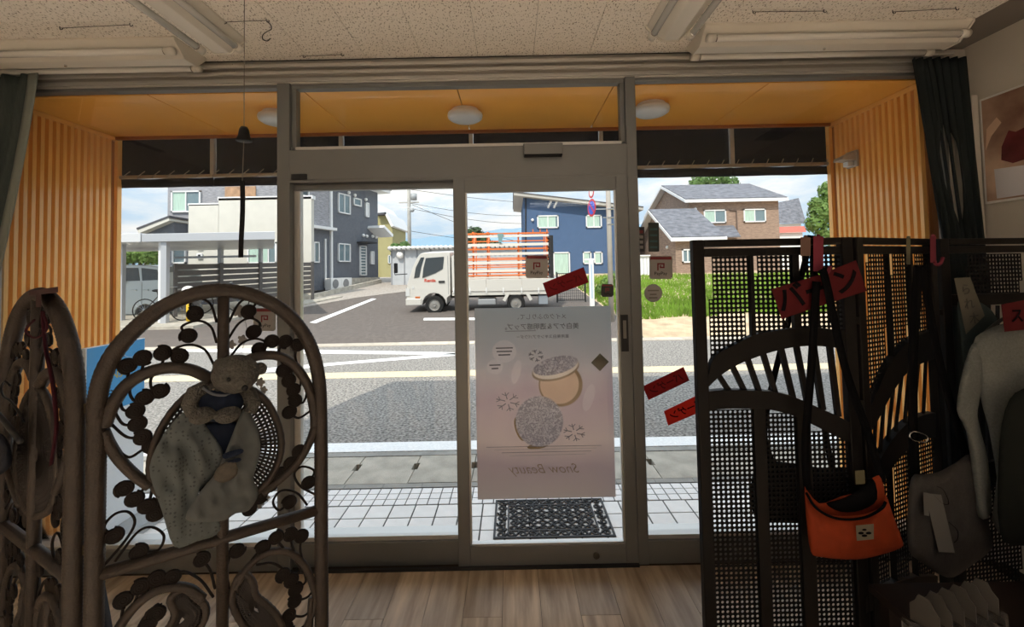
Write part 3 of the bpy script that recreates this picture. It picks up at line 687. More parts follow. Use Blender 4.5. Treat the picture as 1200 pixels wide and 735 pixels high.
# outer arched frame
fr_pts = [Vector((0, 0, 0.02)), Vector((0, 0, 0.4)), Vector((0, 0, 0.8))] + L2((113, 520), (114, 470), (126, 428), (152, 392), (190, 361), (228, 345), (262, 341), (298, 347), (334, 366), (360, 398), (373, 440), (376, 500)) + [Vector((W_, 0, 0.8)), Vector((W_, 0, 0.4)), Vector((W_, 0, 0.02))]
cp = catmull(fr_pts, 10); fine = []
for a, b in zip(cp[:-1], cp[1:]):
    n = max(1, int((b - a).length / 0.0045)); fine += [a + (b - a) * (k / n) for k in range(n)]
fine.append(cp[-1])
mbp = MB().tube(fine, [0.0205 + (0.0012 if (i % 2) else 0) for i in range(len(fine))], 10)
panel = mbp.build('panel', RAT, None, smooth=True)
for v in panel.data.vertices: v.co = v.co + ORG[panel]
ORG[panel] = Vector((0, 0, 0))
subs = []
def sub(mb, name, m, smooth=True): o = mb.build(name, m, panel, smooth=smooth); subs.append(o); return o
def rat(pts, r, name='rattan_arm', m=RAT, n=6, off=0.0, seg=8, taper=None):
    c_ = catmull(L2(*pts, off=off), n)
    rr = [r * (1 + 0.05 * (i % 2)) for i in range(len(c_))]
    if taper: rr = [r * (taper[0] + (taper[1] - taper[0]) * i / (len(c_) - 1)) for i in range(len(c_))]
    return sub(MB().tube(c_, rr, seg), name, m)
zb0 = PA.loc(118, 673).z
sub(MB().tube([(0, 0, zb0), (W_, 0, zb0)], 0.0165, 10), 'cross_bar', RAT)
sub(MB().tube([(0, 0, 0.16), (W_, 0, 0.16)], 0.0165, 10), 'cross_bar', RAT)
um = PA.loc(262, 345).x
sub(MB().tube([(um, 0, PA.loc(262, 345).z), (um, 0, PA.loc(262, 430).z), (um, 0, 0.16)], 0.0155, 10), 'centre_stile', RAT)
# the coils: flat spirals
coil0 = None
def coil(px, py, sc_=1.0, off=0.0):
    global coil0
    p = PA.loc(px, py, off)
    if coil0 is None:
        b = MB(); pts = []
        for i in range(46):
            a = i / 45 * 2 * math.pi * 3.1; r = 0.003 + 0.0155 * i / 45; pts.append((r * math.cos(a), 0, r * math.sin(a)))
        b.tube(pts, 0.0044, 6); b.lathe([(0, -0.0035), (0.0165, -0.0035), (0.0165, 0.0035), (0, 0.0035)], (0, 0, 0), (0, 1, 0), 16)
        coil0 = piece(b, 'coil', RATD, panel, p); coil0.data.polygons.foreach_set('use_smooth', [True] * len(coil0.data.polygons)); o = coil0
    else: o = share(coil0, 'coil', p, panel)
    o.scale = (1.1 * sc_, 1, 1.1 * sc_); o.rotation_euler = (0, random.uniform(0, 6), 0); subs.append(o); return o
def curl(pts, r=0.0034, sc_=1.0): rat(pts, r, 'curl', RATD, 6, seg=6); coil(*pts[-1], sc_)
for pts in (
    [(268, 378), (279, 357), (290, 350), (299, 356), (292, 365)], [(267, 398), (280, 379), (294, 373), (305, 380), (298, 389)], [(270, 418), (284, 402), (300, 397), (312, 402), (304, 409)],
    [(254, 378), (247, 357), (234, 350), (223, 356), (228, 368)], [(254, 402), (247, 383), (232, 376), (213, 383), (221, 394)], [(251, 428), (240, 410), (222, 404), (203, 410), (210, 418)]): curl(pts)
# upper left arm loop and coils
rat([(247, 444), (225, 434), (200, 431), (175, 436), (150, 450), (133, 473), (122, 500)], 0.0160, n=14)
rat([(121, 505), (129, 522), (141, 540), (158, 557), (176, 570)], 0.0140, n=14)
rat([(270, 436), (285, 424), (305, 417), (328, 418), (348, 432), (362, 455), (368, 482), (369, 500)], 0.0140, n=14)
rat([(369, 500), (362, 520), (348, 543), (328, 562), (308, 578)], 0.0130, n=14)
for st, d in (([(139, 460), (149, 445)], (150, 429)), ([(154, 447), (166, 434)], (168, 419)), ([(176, 434), (190, 426)], (190, 414)),
              ([(185, 435), (177, 444), (178, 456)], (187, 458)), ([(155, 448), (152, 460), (158, 470)], (169, 466)), ([(140, 465), (144, 480)], (158, 482)), ([(132, 478), (144, 497)], (160.5, 497)), ([(128, 495), (148, 512)], (166.5, 513)),
              ([(140, 530), (152, 536), (166, 528)], (178, 522)),
              ([(320, 417), (310, 410)], (319, 400.5)), ([(335, 423), (327, 411)], (335, 400.5)), ([(350, 433), (346, 418)], (348.5, 404)),
              ([(322, 420), (330, 424)], (332, 434)), ([(338, 426), (342, 436)], (339, 446)), ([(352, 440), (352, 452)], (344.6, 457)), ([(360, 460), (355, 472)], (345.5, 470)), ([(366, 480), (350, 490)], (338.6, 483)),
              ([(165, 562), (152, 566)], (146, 573)), ([(172, 568), (165, 577)], (157, 585)), ([(178, 574), (176, 584)], (172, 593)), ([(184, 580), (185, 592)], (182, 602)),
              ([(362, 520), (358, 522)], (351, 529)), ([(352, 537), (348, 538)], (341, 543)), ([(340, 552), (336, 550)], (329, 555)), ([(326, 564), (322, 562)], (317, 568)), ([(312, 576), (310, 576)], (305, 582)), ([(300, 586), (298, 590)], (292, 597))):
    rat(st + [d], 0.0036, 'curl', RATD, 5, seg=6); coil(*d)
curl([(120, 665), (148, 632), (158, 612), (150, 600), (134, 603), (122, 618), (133, 628)]); curl([(135, 658), (160, 625), (178, 618), (192, 628), (185, 645), (162, 647)])
curl([(370, 580), (352, 570), (345, 556), (354, 547), (368, 552), (362, 566)]); curl([(360, 592), (348, 578), (330, 575), (320, 588), (327, 598), (339, 589)])
# woven heart in the middle
def weave(poly, name, radial=54, rings=(0.3, 0.42, 0.54, 0.65, 0.74, 0.82, 0.89, 0.95), tube_r=0.0095, cen=None):
    Lp = catmull(L2(*poly), 6, closed=True)
    c_ = sum(Lp, Vector()) / len(Lp) if cen is None else PA.loc(*cen)
    sub(MB().tube(Lp, [tube_r * (1 + 0.10 * (i % 2)) for i in range(len(Lp))], 8, closed=True), name + '_rim', RAT)
    b = MB()
    for s in rings: b.tube([c_ + (p - c_) * s for p in Lp], 0.0036, 4, closed=True)
    L = len(Lp)
    for k in range(radial):
        p = Lp[int(k * L / radial) % L]; b.tube([c_ + (p - c_) * 0.12, p], 0.0037, 4)
    sub(b, name + '_weave', RATW)
weave([(255, 448), (285, 452), (310, 468), (325, 495), (330, 525), (320, 555), (300, 578), (270, 592), (235, 594), (200, 588), (180, 570), (176, 545), (184, 512), (205, 478), (230, 456)], 'heart', 90)
# lower half, mirrored peacock tails
weave([(274, 688), (284, 672), (296, 682), (300, 698), (312, 708), (325, 722), (332, 740), (325, 760), (300, 748), (282, 728), (272, 706)], 'tail', 60, rings=(0.35, 0.55, 0.72, 0.87))
weave([(230, 700), (215, 690), (200, 702), (205, 720), (196, 738), (180, 755), (195, 770), (220, 752), (238, 730), (241, 712)], 'tail', 60, rings=(0.35, 0.55, 0.72, 0.87))
rat([(276, 690), (288, 668), (304, 653), (322, 646), (340, 648), (356, 662), (366, 684), (370, 706), (362, 728), (350, 752)], 0.0105, n=14)
rat([(238, 702), (222, 690), (200, 688), (180, 694), (160, 709), (142, 732), (130, 760)], 0.0125, n=14)
for st, d in (([(252, 690), (246, 668)], (236, 656)), ([(268, 690), (266, 668), (270, 650)], (278, 645)), ([(270, 712), (280, 680), (296, 655)], (308, 642)), ([(340, 650), (330, 640)], (323, 630)), ([(350, 657), (343, 642)], (340, 627)), ([(356, 662), (352, 645)], (353, 629)),
              ([(250, 700), (235, 680), (215, 670)], (202, 677)), ([(165, 705), (176, 690)], (184, 677)), ([(150, 720), (158, 705)], (164, 688)), ([(140, 735), (143, 720)], (145, 703)),
              ([(158, 745), (168, 725), (185, 708)], (183, 720)), ([(190, 708), (172, 718)], (172, 733)),
              ([(300, 662), (318, 660), (330, 666)], (332, 674)), ([(345, 655), (352, 668)], (342, 680)), ([(356, 668), (358, 682)], (346, 691)), ([(368, 690), (360, 700)], (345, 705)), ([(368, 710), (356, 722)], (339, 721)), ([(362, 728), (350, 738)], (336, 736))):
    rat(st + [d], 0.0036, 'curl', RATD, 5, seg=6); coil(*d)
Z0 = zb0 - 0.16
rat_low = [Vector((um + 0.02, 0, 0.30)), Vector((um + 0.13, 0, 0.24)), Vector((W_ - 0.05, 0, 0.33)), Vector((W_ - 0.03, 0, 0.52))]
sub(MB().tube(catmull(rat_low, 10), 0.010, 8), 'rattan_arm', RAT)
sub(MB().tube(catmull([Vector((2 * um - p.x if p.x < 2 * um else 0.03, 0, p.z)) for p in rat_low], 10), 0.010, 8), 'rattan_arm', RAT)
# place panel 1 in the world, copy it as panel 2
def place(o, A, d):
    o.parent = rs; o.location = Vector(A) - ORG[rs]; o.rotation_euler = (0, 0, math.atan2(d.y, d.x))
place(panel, PA.A, PA.d)
Cp = atY(10, 500, 1.38); A2 = Vector((PA.A.x - 0.045, PA.A.y - 0.01, 0)); d2 = (Vector((Cp.x, Cp.y, 0)) - A2).normalized()
p2_ = panel.copy(); COL.objects.link(p2_); place(p2_, A2, d2)
for s in subs:
    c_ = s.copy(); COL.objects.link(c_); c_.parent = p2_
for z in (0.3, 0.86, 1.22):
    hx = (PA.A + A2) / 2
    MB().box(hx.x - 0.03, hx.x + 0.03, hx.y - 0.004, hx.y + 0.004, z - 0.012, z + 0.012).build('hinge', mat('hinge_brass', (0.08, 0.06, 0.03), 0.5, 0.6), rs)
# ------------------------------------------------------------------ teddy bear and cloths hung on the rattan screen
PW = lambda off: (lambda x, y, w: PA.hit(x, y, off + w))
def on(px, py, off): return PA.hit(px, py, off)
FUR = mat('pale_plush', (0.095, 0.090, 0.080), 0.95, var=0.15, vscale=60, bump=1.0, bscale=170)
bear = thing('teddy_bear', 'pale plush teddy bear in a navy vest tied to the rattan screen', 'teddy bear', tuple(on(258, 492, 0.05)))
b = MB(); s_ = 1.25 / FPX
hc = on(276, 438, 0.085)
b.ball(hc, 23 * s_, sq=(1.12, 0.95, 0.95)); b.ball(on(284, 449, 0.125), 11 * s_, sq=(1.1, 1, 0.85))
b.ball(on(259, 429, 0.08), 9.5 * s_, sq=(1, 0.5, 1)); b.ball(on(305, 432, 0.075), 8.5 * s_, sq=(1, 0.5, 0.9))
b.ball(on(258, 470, 0.06), 21 * s_, sq=(1.15, 0.85, 1.1))
b.tube([on(240, 455, 0.06), on(228, 460, 0.07), on(222, 474, 0.08), on(227, 486, 0.085)], [9 * s_, 9 * s_, 8 * s_, 7 * s_], 10)
b.tube([on(278, 458, 0.06), on(292, 462, 0.07), on(297, 474, 0.08), on(292, 484, 0.085)], [9 * s_, 9 * s_, 8 * s_, 7 * s_], 10)
b.ball(on(237, 487, 0.11), 10.5 * s_, sq=(1.15, 1.3, 0.85)); b.ball(on(267, 486, 0.11), 11 * s_, sq=(1.15, 1.3, 0.85))
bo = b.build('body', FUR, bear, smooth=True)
rm = bo.modifiers.new('join', 'REMESH'); rm.mode = 'VOXEL'; rm.voxel_size = 0.0035; rm.use_smooth_shade = True
for (x, y, o_, r_, nm) in ((268, 445, 0.135, 2.4, 'eye'), (287, 447, 0.142, 2.4, 'eye'), (285, 446, 0.152, 3.6, 'nose')):
    if nm == 'nose': x, y = 287, 455
    MB().ball(on(x, y, o_), r_ * s_, 8, 6).build(nm, BLACK, bear, smooth=True)
def dotmat(name, c1, c2):
    m = mat(name, c1, 0.95, transl=0.25); t = m.node_tree; tc = N(t, 'ShaderNodeTexCoord'); vo = N(t, 'ShaderNodeTexVoronoi'); vo.inputs['Scale'].default_value = 85; vo.inputs['Randomness'].default_value = 0.25
    t.links.new(tc.outputs['Object'], vo.inputs['Vector']); rp = N(t, 'ShaderNodeValToRGB'); t.links.new(vo.outputs['Distance'], rp.inputs[0])
    rp.color_ramp.elements[0].position = 0.22; rp.color_ramp.elements[0].color = (*c2, 1); rp.color_ramp.elements[1].position = 0.32; rp.color_ramp.elements[1].color = (*c1, 1)
    for n in t.nodes:
        if n.type == 'BSDF_PRINCIPLED': t.links.new(rp.outputs[0], n.inputs['Base Color'])
        if n.type == 'BSDF_TRANSLUCENT': t.links.new(rp.outputs[0], n.inputs[0])
    return m
NAVYC = mat('navy_cotton', (0.010, 0.015, 0.030), 0.9, var=0.2, vscale=60)
MB().ball(on(257, 472, 0.062), 22.5 * s_, 18, 12, sq=(1.15, 0.88, 0.95)).build('vest', NAVYC, bear, smooth=True)
MB().tube(catmull([on(238, 455, 0.085), on(250, 462, 0.105), on(265, 463, 0.105), on(280, 456, 0.085)], 5), 0.004, 6).build('collar', mat('grey_collar', (0.10, 0.11, 0.13), 0.9), bear, smooth=True)
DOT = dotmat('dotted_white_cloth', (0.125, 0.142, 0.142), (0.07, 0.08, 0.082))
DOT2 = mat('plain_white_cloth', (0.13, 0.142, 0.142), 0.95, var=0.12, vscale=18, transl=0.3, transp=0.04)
c1 = thing('dotted_cloth', 'white dotted cloth folded below the teddy bear, reaching the cross bar', 'cloth', tuple(on(225, 640, 0.05)))
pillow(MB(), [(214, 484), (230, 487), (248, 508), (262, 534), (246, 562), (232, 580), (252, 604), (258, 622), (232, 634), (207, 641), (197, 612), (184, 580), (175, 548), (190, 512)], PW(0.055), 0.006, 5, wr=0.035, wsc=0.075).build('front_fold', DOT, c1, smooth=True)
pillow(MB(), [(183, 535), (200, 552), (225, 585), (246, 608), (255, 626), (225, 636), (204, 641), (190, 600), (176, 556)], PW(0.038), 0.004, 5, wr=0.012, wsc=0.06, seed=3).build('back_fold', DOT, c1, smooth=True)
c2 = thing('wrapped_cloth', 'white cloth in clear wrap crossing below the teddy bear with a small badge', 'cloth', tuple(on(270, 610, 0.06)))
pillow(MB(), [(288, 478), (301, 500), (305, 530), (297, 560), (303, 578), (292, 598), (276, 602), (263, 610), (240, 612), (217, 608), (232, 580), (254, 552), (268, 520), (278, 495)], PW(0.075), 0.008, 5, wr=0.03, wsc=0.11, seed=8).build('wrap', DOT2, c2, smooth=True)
pillow(MB(), [(258, 545), (275, 540), (278, 556), (262, 566), (250, 560)], PW(0.098), 0.003, 3, seed=2).build('badge', mat('brown_badge', (0.05, 0.042, 0.03), 0.6, var=0.4, vscale=60), c2, smooth=True)
for q in ([(262, 532), (282, 526), (284, 531), (264, 538)], [(266, 541), (280, 537), (282, 540), (268, 545)]):
    pillow(MB(), q, PW(0.098), 0.002, 3).build('print_band', NAVYC, c2)
nv = thing('navy_cloth', 'navy cloth wedge showing between the two white cloths', 'cloth', tuple(on(255, 535, 0.04)))
pillow(MB(), [(238, 500), (284, 496), (276, 520), (255, 535)], PW(0.047), 0.004, 4, wr=0.006).build('fold', NAVYC, nv, smooth=True)
# garment behind the hinge of the rattan screen and things hung on its side panel
gm = thing('grey_garment', 'grey-blue garment hanging behind the hinge of the rattan screen', 'garment', tuple(on(118, 735, -0.12)))
pillow(MB(), [(96, 575), (104, 590), (114, 640), (124, 690), (132, 735), (140, 800), (92, 800), (92, 650)], PW(-0.14), 0.02, 7, wr=0.02, wsc=0.05).build('body', mat('grey_blue_cloth', (0.06, 0.07, 0.09), 0.95, var=0.25, vscale=14), gm, smooth=True)
pillow(MB(), [(97, 575), (103, 580), (104, 720), (108, 790), (96, 790), (96, 640)], PW(-0.11), 0.012, 6, wr=0.012).build('dark_lining', mat('charcoal_cloth', (0.02, 0.022, 0.03), 0.95), gm, smooth=True)
P2 = Plane(Vector((A2.x, A2.y, 0)), Vector((Cp.x, Cp.y, 0)))
REDD = mat('red_sale_paper', (0.095, 0.010, 0.012), 0.8, var=0.08, vscale=20, transl=0.25)
rc = thing('dark_red_card', 'dark red card lying over the top of the narrow rattan panel', 'card', tuple(P2.hit(52, 340, 0.02)))
MB().hexa([P2.hit(34, 346, -0.02), P2.hit(68, 343, -0.02), P2.hit(68, 343, 0.05), P2.hit(34, 346, 0.05), P2.hit(34, 341, -0.02), P2.hit(68, 336, -0.02), P2.hit(68, 336, 0.05), P2.hit(34, 341, 0.05)]).build('card', mat('dark_red_board', (0.03, 0.004, 0.005), 0.7), rc)
MB().hexa([P2.hit(42, 360, 0.03), P2.hit(48, 360, 0.03), P2.hit(48, 360, 0.034), P2.hit(42, 360, 0.034), P2.hit(42, 342, 0.03), P2.hit(48, 342, 0.03), P2.hit(48, 342, 0.034), P2.hit(42, 342, 0.034)]).build('tab', mat('dark_red_board', ()), rc)
st = thing('red_strap', 'dark crimson strap looped through the narrow rattan panel', 'strap', tuple(P2.hit(60, 545, 0.03)))
MB().tube(catmull([P2.hit(*p, 0.03) for p in ((40, 375), (30, 388), (42, 396), (55, 385), (50, 365))], 5), 0.003, 6).build('loop', mat('crimson_strap', (0.035, 0.004, 0.009), 0.8), st, smooth=True)
MB().tube(catmull([P2.hit(*p, 0.03) for p in ((50, 365), (54, 410), (62, 450), (66, 500), (60, 545))], 6), 0.006, 6, flat=0.4).build('tail', mat('crimson_strap', ()), st, smooth=True)
hg = thing('wire_hanger', 'black hanger with clipped dark item on the narrow rattan panel', 'hanger', tuple(P2.hit(12, 520, 0.05)))
MB().tube(catmull([P2.hit(*p, 0.05) for p in ((12, 452), (5, 447), (1, 455), (4, 465), (12, 470), (20, 480), (28, 495))], 5), 0.003, 6).build('hook', BLACK, hg, smooth=True)
MB().tube(catmull([P2.hit(*p, 0.06) for p in ((-20, 470), (0, 488), (14, 505), (24, 518))], 5), 0.007, 8).build('arm', DARK, hg, smooth=True)
pillow(MB(), [(-18, 505), (4, 510), (14, 530), (10, 550), (-18, 560)], lambda x, y, w: P2.hit(x, y, 0.06 + w), 0.02, 5, wr=0.01).build('clipped_pouch', mat('charcoal_cloth', ()), hg, smooth=True)
# ------------------------------------------------------------------ black cane folding screen
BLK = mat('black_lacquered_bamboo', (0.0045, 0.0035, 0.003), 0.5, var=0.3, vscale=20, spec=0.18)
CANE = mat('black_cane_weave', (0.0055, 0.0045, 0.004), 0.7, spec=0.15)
A0 = atY(817, 500, 1.60); A1 = atY(1006, 500, 1.60); A2r = atY(1103, 500, 1.82); A3 = Vector((2.40, 1.90, 0))
PLA, PLB, PLC = Plane(A0, A1), Plane(A1 + Vector((0.012, 0.006, 0)), A2r), Plane(A2r + Vector((0.02, 0.0, 0)), A3)
bs = thing('cane_screen', 'tall black bamboo and cane folding screen hung with bags', 'folding screen', (1.5, 1.7, 0))
ZT = PLA.loc(900, 280).z
def cane(poly, pitch, hole=0.34):
    b = MB(); us = [p[0] for p in poly]; zs = [p[1] for p in poly]; n1 = int((max(us) - min(us)) / pitch) + 1; n2 = int((max(zs) - min(zs)) / pitch) + 1
    n1 = max(1, round((max(us) - min(us)) / pitch)); pu = (max(us) - min(us)) / n1; h = pitch / 2; hu = pu / 2; r = pitch * hole; th = 0.0013
    for j in range(n2):
        for i in range(n1):
            cx = min(us) + hu + i * pu; cz = max(zs) - h - j * pitch
            if not inside((cx, cz), poly): continue
            V = []; F = []
            for yy in (-th, th):
                sq = [(-hu, -h), (0, -h), (hu, -h), (hu, 0), (hu, h), (0, h), (-hu, h), (-hu, 0)]
                V += [(cx + a, yy, cz + c_) for a, c_ in sq]
                V += [(cx + r * math.cos(R(225 + 45 * k)), yy, cz + r * math.sin(R(225 + 45 * k))) for k in range(8)]
            for k in range(8):
                q = (k + 1) % 8; F += [(k, q, 8 + q, 8 + k), (16 + q, 16 + k, 24 + k, 24 + q), (8 + k, 8 + q, 24 + q, 24 + k)]
            b.add(V, F)
    return b
def black_panel(pl, spec):
    w = pl.w; pr = MB().box(0, 0.042, -0.016, 0.016, 0.015, ZT).box(w - 0.042, w, -0.016, 0.016, 0.015, ZT).box(0.042, w - 0.042, -0.014, 0.014, ZT - 0.026, ZT)
    pr.box(0.042, w - 0.042, -0.012, 0.012, ZT - 0.062, ZT - 0.032).box(0.042, w - 0.042, -0.012, 0.012, 0.08, 0.115)
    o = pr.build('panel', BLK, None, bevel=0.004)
    for v in o.data.vertices: v.co = v.co + ORG[o]
    ORG[o] = Vector((0, 0, 0)); o.parent = bs; o.location = pl.A - ORG[bs]; o.rotation_euler = (0, 0, math.atan2(pl.d.y, pl.d.x))
    def lc(p): q = pl.loc(*p); return (q.x, q.z)
    for kind, dat in spec:
        if kind == 'arc':
            hi, lo = [lc(p) for p in dat[0]], [lc(p) for p in dat[1]]
            hi = [(p.x, p.y) for p in catmull([(a, c_, 0) for a, c_ in hi], 4)]; lo = [(p.x, p.y) for p in catmull([(a, c_, 0) for a, c_ in lo], 4)]
            b = MB(); n = min(len(hi), len(lo)); V = []
            for k in range(n):
                V += [(hi[k][0], -0.013, hi[k][1]), (hi[k][0], 0.013, hi[k][1]), (lo[k][0], 0.013, lo[k][1]), (lo[k][0], -0.013, lo[k][1])]
            F = [(0, 1, 2, 3), (4 * n - 1, 4 * n - 2, 4 * n - 3, 4 * n - 4)]
            for k in range(n - 1):
                for q in range(4): F.append((4 * k + q, 4 * k + 4 + q, 4 * k + 4 + (q + 1) % 4, 4 * k + (q + 1) % 4))
            b.add(V, F).build('arc_rail', BLK, o)
        elif kind == 'spoke':
            a, c_ = lc(dat[0]), lc(dat[1]); MB().bar((a[0], 0, a[1]), (c_[0], 0, c_[1]), 0.018 if pl is PLA else 0.011, 0.014 if pl is PLA else 0.008, (0, 1, 0)).build('spoke', BLK, o)
        elif kind == 'mull':
            a, c_ = lc(dat[0]), lc(dat[1]); MB().box(a[0], c_[0], -0.011, 0.011, c_[1], a[1]).build('mullion', BLK, o, bevel=0.002)
        elif kind == 'cane':
            q = cane([lc(p) if len(p) == 2 else p[:2] for p in dat[0]], dat[1], 0.39 if pl is PLB else 0.34); cw = q.build('cane_weave', CANE, o); cw['kind'] = 'stuff'
        elif kind == 'mullz': MB().box(dat[0], dat[1], -0.011, 0.011, dat[2], dat[3]).build('mullion', BLK, o, bevel=0.002)
    return o
z_low = 0.115
uA = lambda x: PLA.loc(x, 500).x
cp_ = 0.0168
specA = [('arc', ([(828, 441), (836, 417), (860, 403), (880, 393), (900, 388), (933, 384), (960, 384), (1000, 390)], [(826, 455), (843, 439), (862, 427), (881, 419), (905, 411), (930, 406), (957, 405), (1000, 410)])),
         ('arc', ([(824, 458), (851, 456), (881, 457), (905, 458.5), (930, 465), (962, 479), (980, 487), (1000, 498)], [(824, 480), (851, 478), (878, 478), (900, 479), (927, 486), (951, 497), (975, 509), (1000, 522)]))]
for a, c_ in (((842, 440), (854, 458)), ((858, 429), (872, 458)), ((876, 421), (889, 458)), ((894, 414), (908, 460)), ((915, 408), (929, 466)), ((933, 405), (946, 472)), ((953, 404), (964, 480)), ((972, 405), (982, 488))): specA.append(('spoke', (a, c_)))
specA += [('mull', ((876, 298), (885, 398))), ('mull', ((926, 298), (938, 390)))]
specA += [('cane', ([(833, 297), (876, 297), (876, 401), (856, 408), (833, 424)], cp_)), ('cane', ([(885, 297), (926, 297), (926, 390), (905, 392), (885, 398)], cp_)), ('cane', ([(938, 297), (990, 297), (990, 392), (938, 390)], cp_))]
u1, u2, u3, u4 = uA(882), uA(896), uA(932), uA(948)
specA += [('mullz', (u1, u2, z_low, PLA.loc(889, 478).z)), ('mullz', (u3, u4, z_low, PLA.loc(940, 486).z))]
specA += [('cane', ([(0.04, z_low), (u1, z_low), (u1, PLA.loc(889, 476).z), (0.04, PLA.loc(889, 476).z)], 0)),]
specA.pop()
def zc(pl, x, y): return pl.loc(x, y).z
for (ua, ub, zz) in ((0.043, u1, zc(PLA, 860, 480)), (u2, u3, zc(PLA, 915, 484)), (u4, PLA.w - 0.043, zc(PLA, 970, 505))):
    specA.append(('cane', ([(ua, z_low, 0), (ub, z_low, 0), (ub, zz, 0), (ua, zz, 0)], cp_)))
specB = [('arc', ([(1010, 488), (1022, 462), (1036, 430), (1052, 408), (1068, 395), (1090, 386)], [(1010, 515), (1024, 492), (1040, 462), (1055, 440), (1070, 428), (1090, 420)])),
         ('arc', ([(1010, 560), (1026, 538), (1042, 513), (1060, 494), (1076, 486), (1092, 483)], [(1010, 590), (1028, 568), (1044, 543), (1060, 525), (1076, 515), (1092, 511)])),
         ('arc', ([(1010, 696), (1030, 687), (1050, 678), (1070, 674), (1085, 673), (1094, 673)], [(1010, 716), (1030, 707), (1050, 699), (1070, 695), (1085, 694), (1094, 694)]))]
for a, c_ in (((1026, 490), (1024, 545)), ((1036, 470), (1031, 535)), ((1047, 452), (1040, 520)), ((1057, 438), (1049, 508)), ((1066, 430), (1060, 496)), ((1076, 425), (1071, 490)), ((1085, 421), (1082, 486))): specB.append(('spoke', (a, c_)))
for x in (1030, 1042, 1054, 1066, 1078): specB.append(('spoke', ((x, 694), (x, 790))))
specB += [('mull', ((1038, 296), (1045, 430))), ('mull', ((1063, 296), (1071, 400)))]
specB += [('mull', ((1042, 545), (1048, 680))), ('mull', ((1066, 520), (1073, 676)))]
specB += [('cane', ([(1016, 297), (1038, 297), (1038, 428), (1022, 460), (1016, 470)], cp_)), ('cane', ([(1045, 297), (1063, 297), (1063, 398), (1045, 416)], cp_)), ('cane', ([(1071, 297), (1092, 297), (1092, 386), (1071, 394)], cp_)),
          ('cane', ([(1018, 585), (1042, 548), (1042, 682), (1018, 692)], cp_)), ('cane', ([(1048, 540), (1066, 520), (1066, 676), (1048, 680)], cp_)), ('cane', ([(1073, 517), (1094, 511), (1094, 674), (1073, 674)], cp_))]
specC = [('mullz', (0.04, PLC.w - 0.04, zc(PLC, 1160, 357), zc(PLC, 1160, 344))), ('cane', ([(1133, 298), (1196, 298), (1196, 345), (1133, 345)], cp_)),
         ('mullz', (0.04, PLC.w - 0.04, zc(PLC, 1160, 560), zc(PLC, 1160, 540))), ('cane', ([(1133, 562), (1196, 562), (1196, 700), (1133, 700)], cp_))]
for k in range(6): specC.append(('spoke', ((1136 + k * 11, 358), (1136 + k * 11, 542))))
black_panel(PLA, specA); black_panel(PLB, specB); black_panel(PLC, specC)
for pl in (PLB, PLC):
    for px_z in (1.35, 1.05, 0.4):
        h = pl.A; MB().box(h.x - 0.02, h.x + 0.012, h.y - 0.012, h.y + 0.012, px_z - 0.012, px_z + 0.012).build('hinge', BLK, bs)
WA = lambda off: (lambda x, y, w: PLA.hit(x, y, off + w))
WB = lambda off: (lambda x, y, w: PLB.hit(x, y, off + w))
WC = lambda off: (lambda x, y, w: PLC.hit(x, y, off + w))
def slab(fn, quad, t=0.0008, mb=None): 
    mb = mb or MB(); return mb.hexa([fn(*p, -t) for p in quad] + [fn(*p, t) for p in quad])
def print_on(par, fn, cen, dx, text, size, m, bold=0.0, mirror=False, off=0.0014, name='lettering', fit=None, shear=0.0):
    o = fn(*cen, off); x = fn(cen[0] + dx[0], cen[1] + dx[1], off) - o
    y = fn(cen[0] + dx[1], cen[1] - dx[0], off) - o
    return MB().text(text, size, frame_mat(o, x, y), bold, mirror, depth=0.0003, fit=fit, shear=shear).build(name, m, par)
INK = mat('black_ink', (0.006, 0.005, 0.006), 0.95, spec=0.15)
# red bargain signs clipped to the screen
r1 = thing('red_bargain_sign', 'dark red paper sale sign with brushed katakana on the black screen', 'sign', tuple(PLA.hit(945, 372, 0.04)), 'red paper sale signs')
slab(WA(0.045), [(904, 339), (974, 318), (985, 351), (916, 374)]).build('paper', REDD, r1)
print_on(r1, WA(0.0465), (943, 346), (70, -21), 'バー', 0.10, INK, 0.0025)
r2 = thing('red_bargain_sign', 'dark red paper sale sign tilted beside the pink hook strap', 'sign', tuple(PLA.hit(993, 353, 0.05)), 'red paper sale signs')
slab(WA(0.052), [(968, 319), (1003, 305), (1016, 341), (975, 354)]).build('paper', REDD, r2)
print_on(r2, WA(0.0535), (992, 330), (35, -13), 'ン', 0.10, INK, 0.0025)
# pink hooks over the top rail
PINK = mat('pink_plastic', (0.16, 0.025, 0.04), 0.8); PALE = mat('pale_plastic', (0.14, 0.085, 0.065), 0.8)
def hook(label, fn, x0, x1, y0, y1, m, lip=True):
    h = thing('over_rail_hook', label, 'hook', tuple(fn((x0 + x1) / 2, y1, 0.03)), 'plastic hooks over the black screen')
    b = MB(); slab(fn, [(x0, y1), (x1, y1), (x1, y0), (x0, y0)], 0.0025, b); b.build('strip', m, h, bevel=0.0015)
    pts = [fn((x0 + x1) / 2, y0, 0.0), fn((x0 + x1) / 2, y0 - 1.5, -0.022), fn((x0 + x1) / 2, y0, -0.055), fn((x0 + x1) / 2, y0 + 12, -0.057)]
    MB().tube(pts, 0.006, 8, flat=0.5).build('bend', m, h, smooth=True)
    if lip: MB().tube(catmull([fn(x1 - 2, y1 - 2, 0.0), fn(x1, y1 + 2, 0.012), fn(x1 + 5, y1 + 1, 0.02), fn(x1 + 8, y1 - 6, 0.02)], 5), 0.006, 8).build('prong', m, h, smooth=True)
hook('pale plastic hook over the black screen beside the pink strap', WA(0.028), 938, 950, 278, 300, PALE, False)
hook('pink plastic hook over the black screen above the red sign', WA(0.03), 953, 965, 277, 318, PINK)
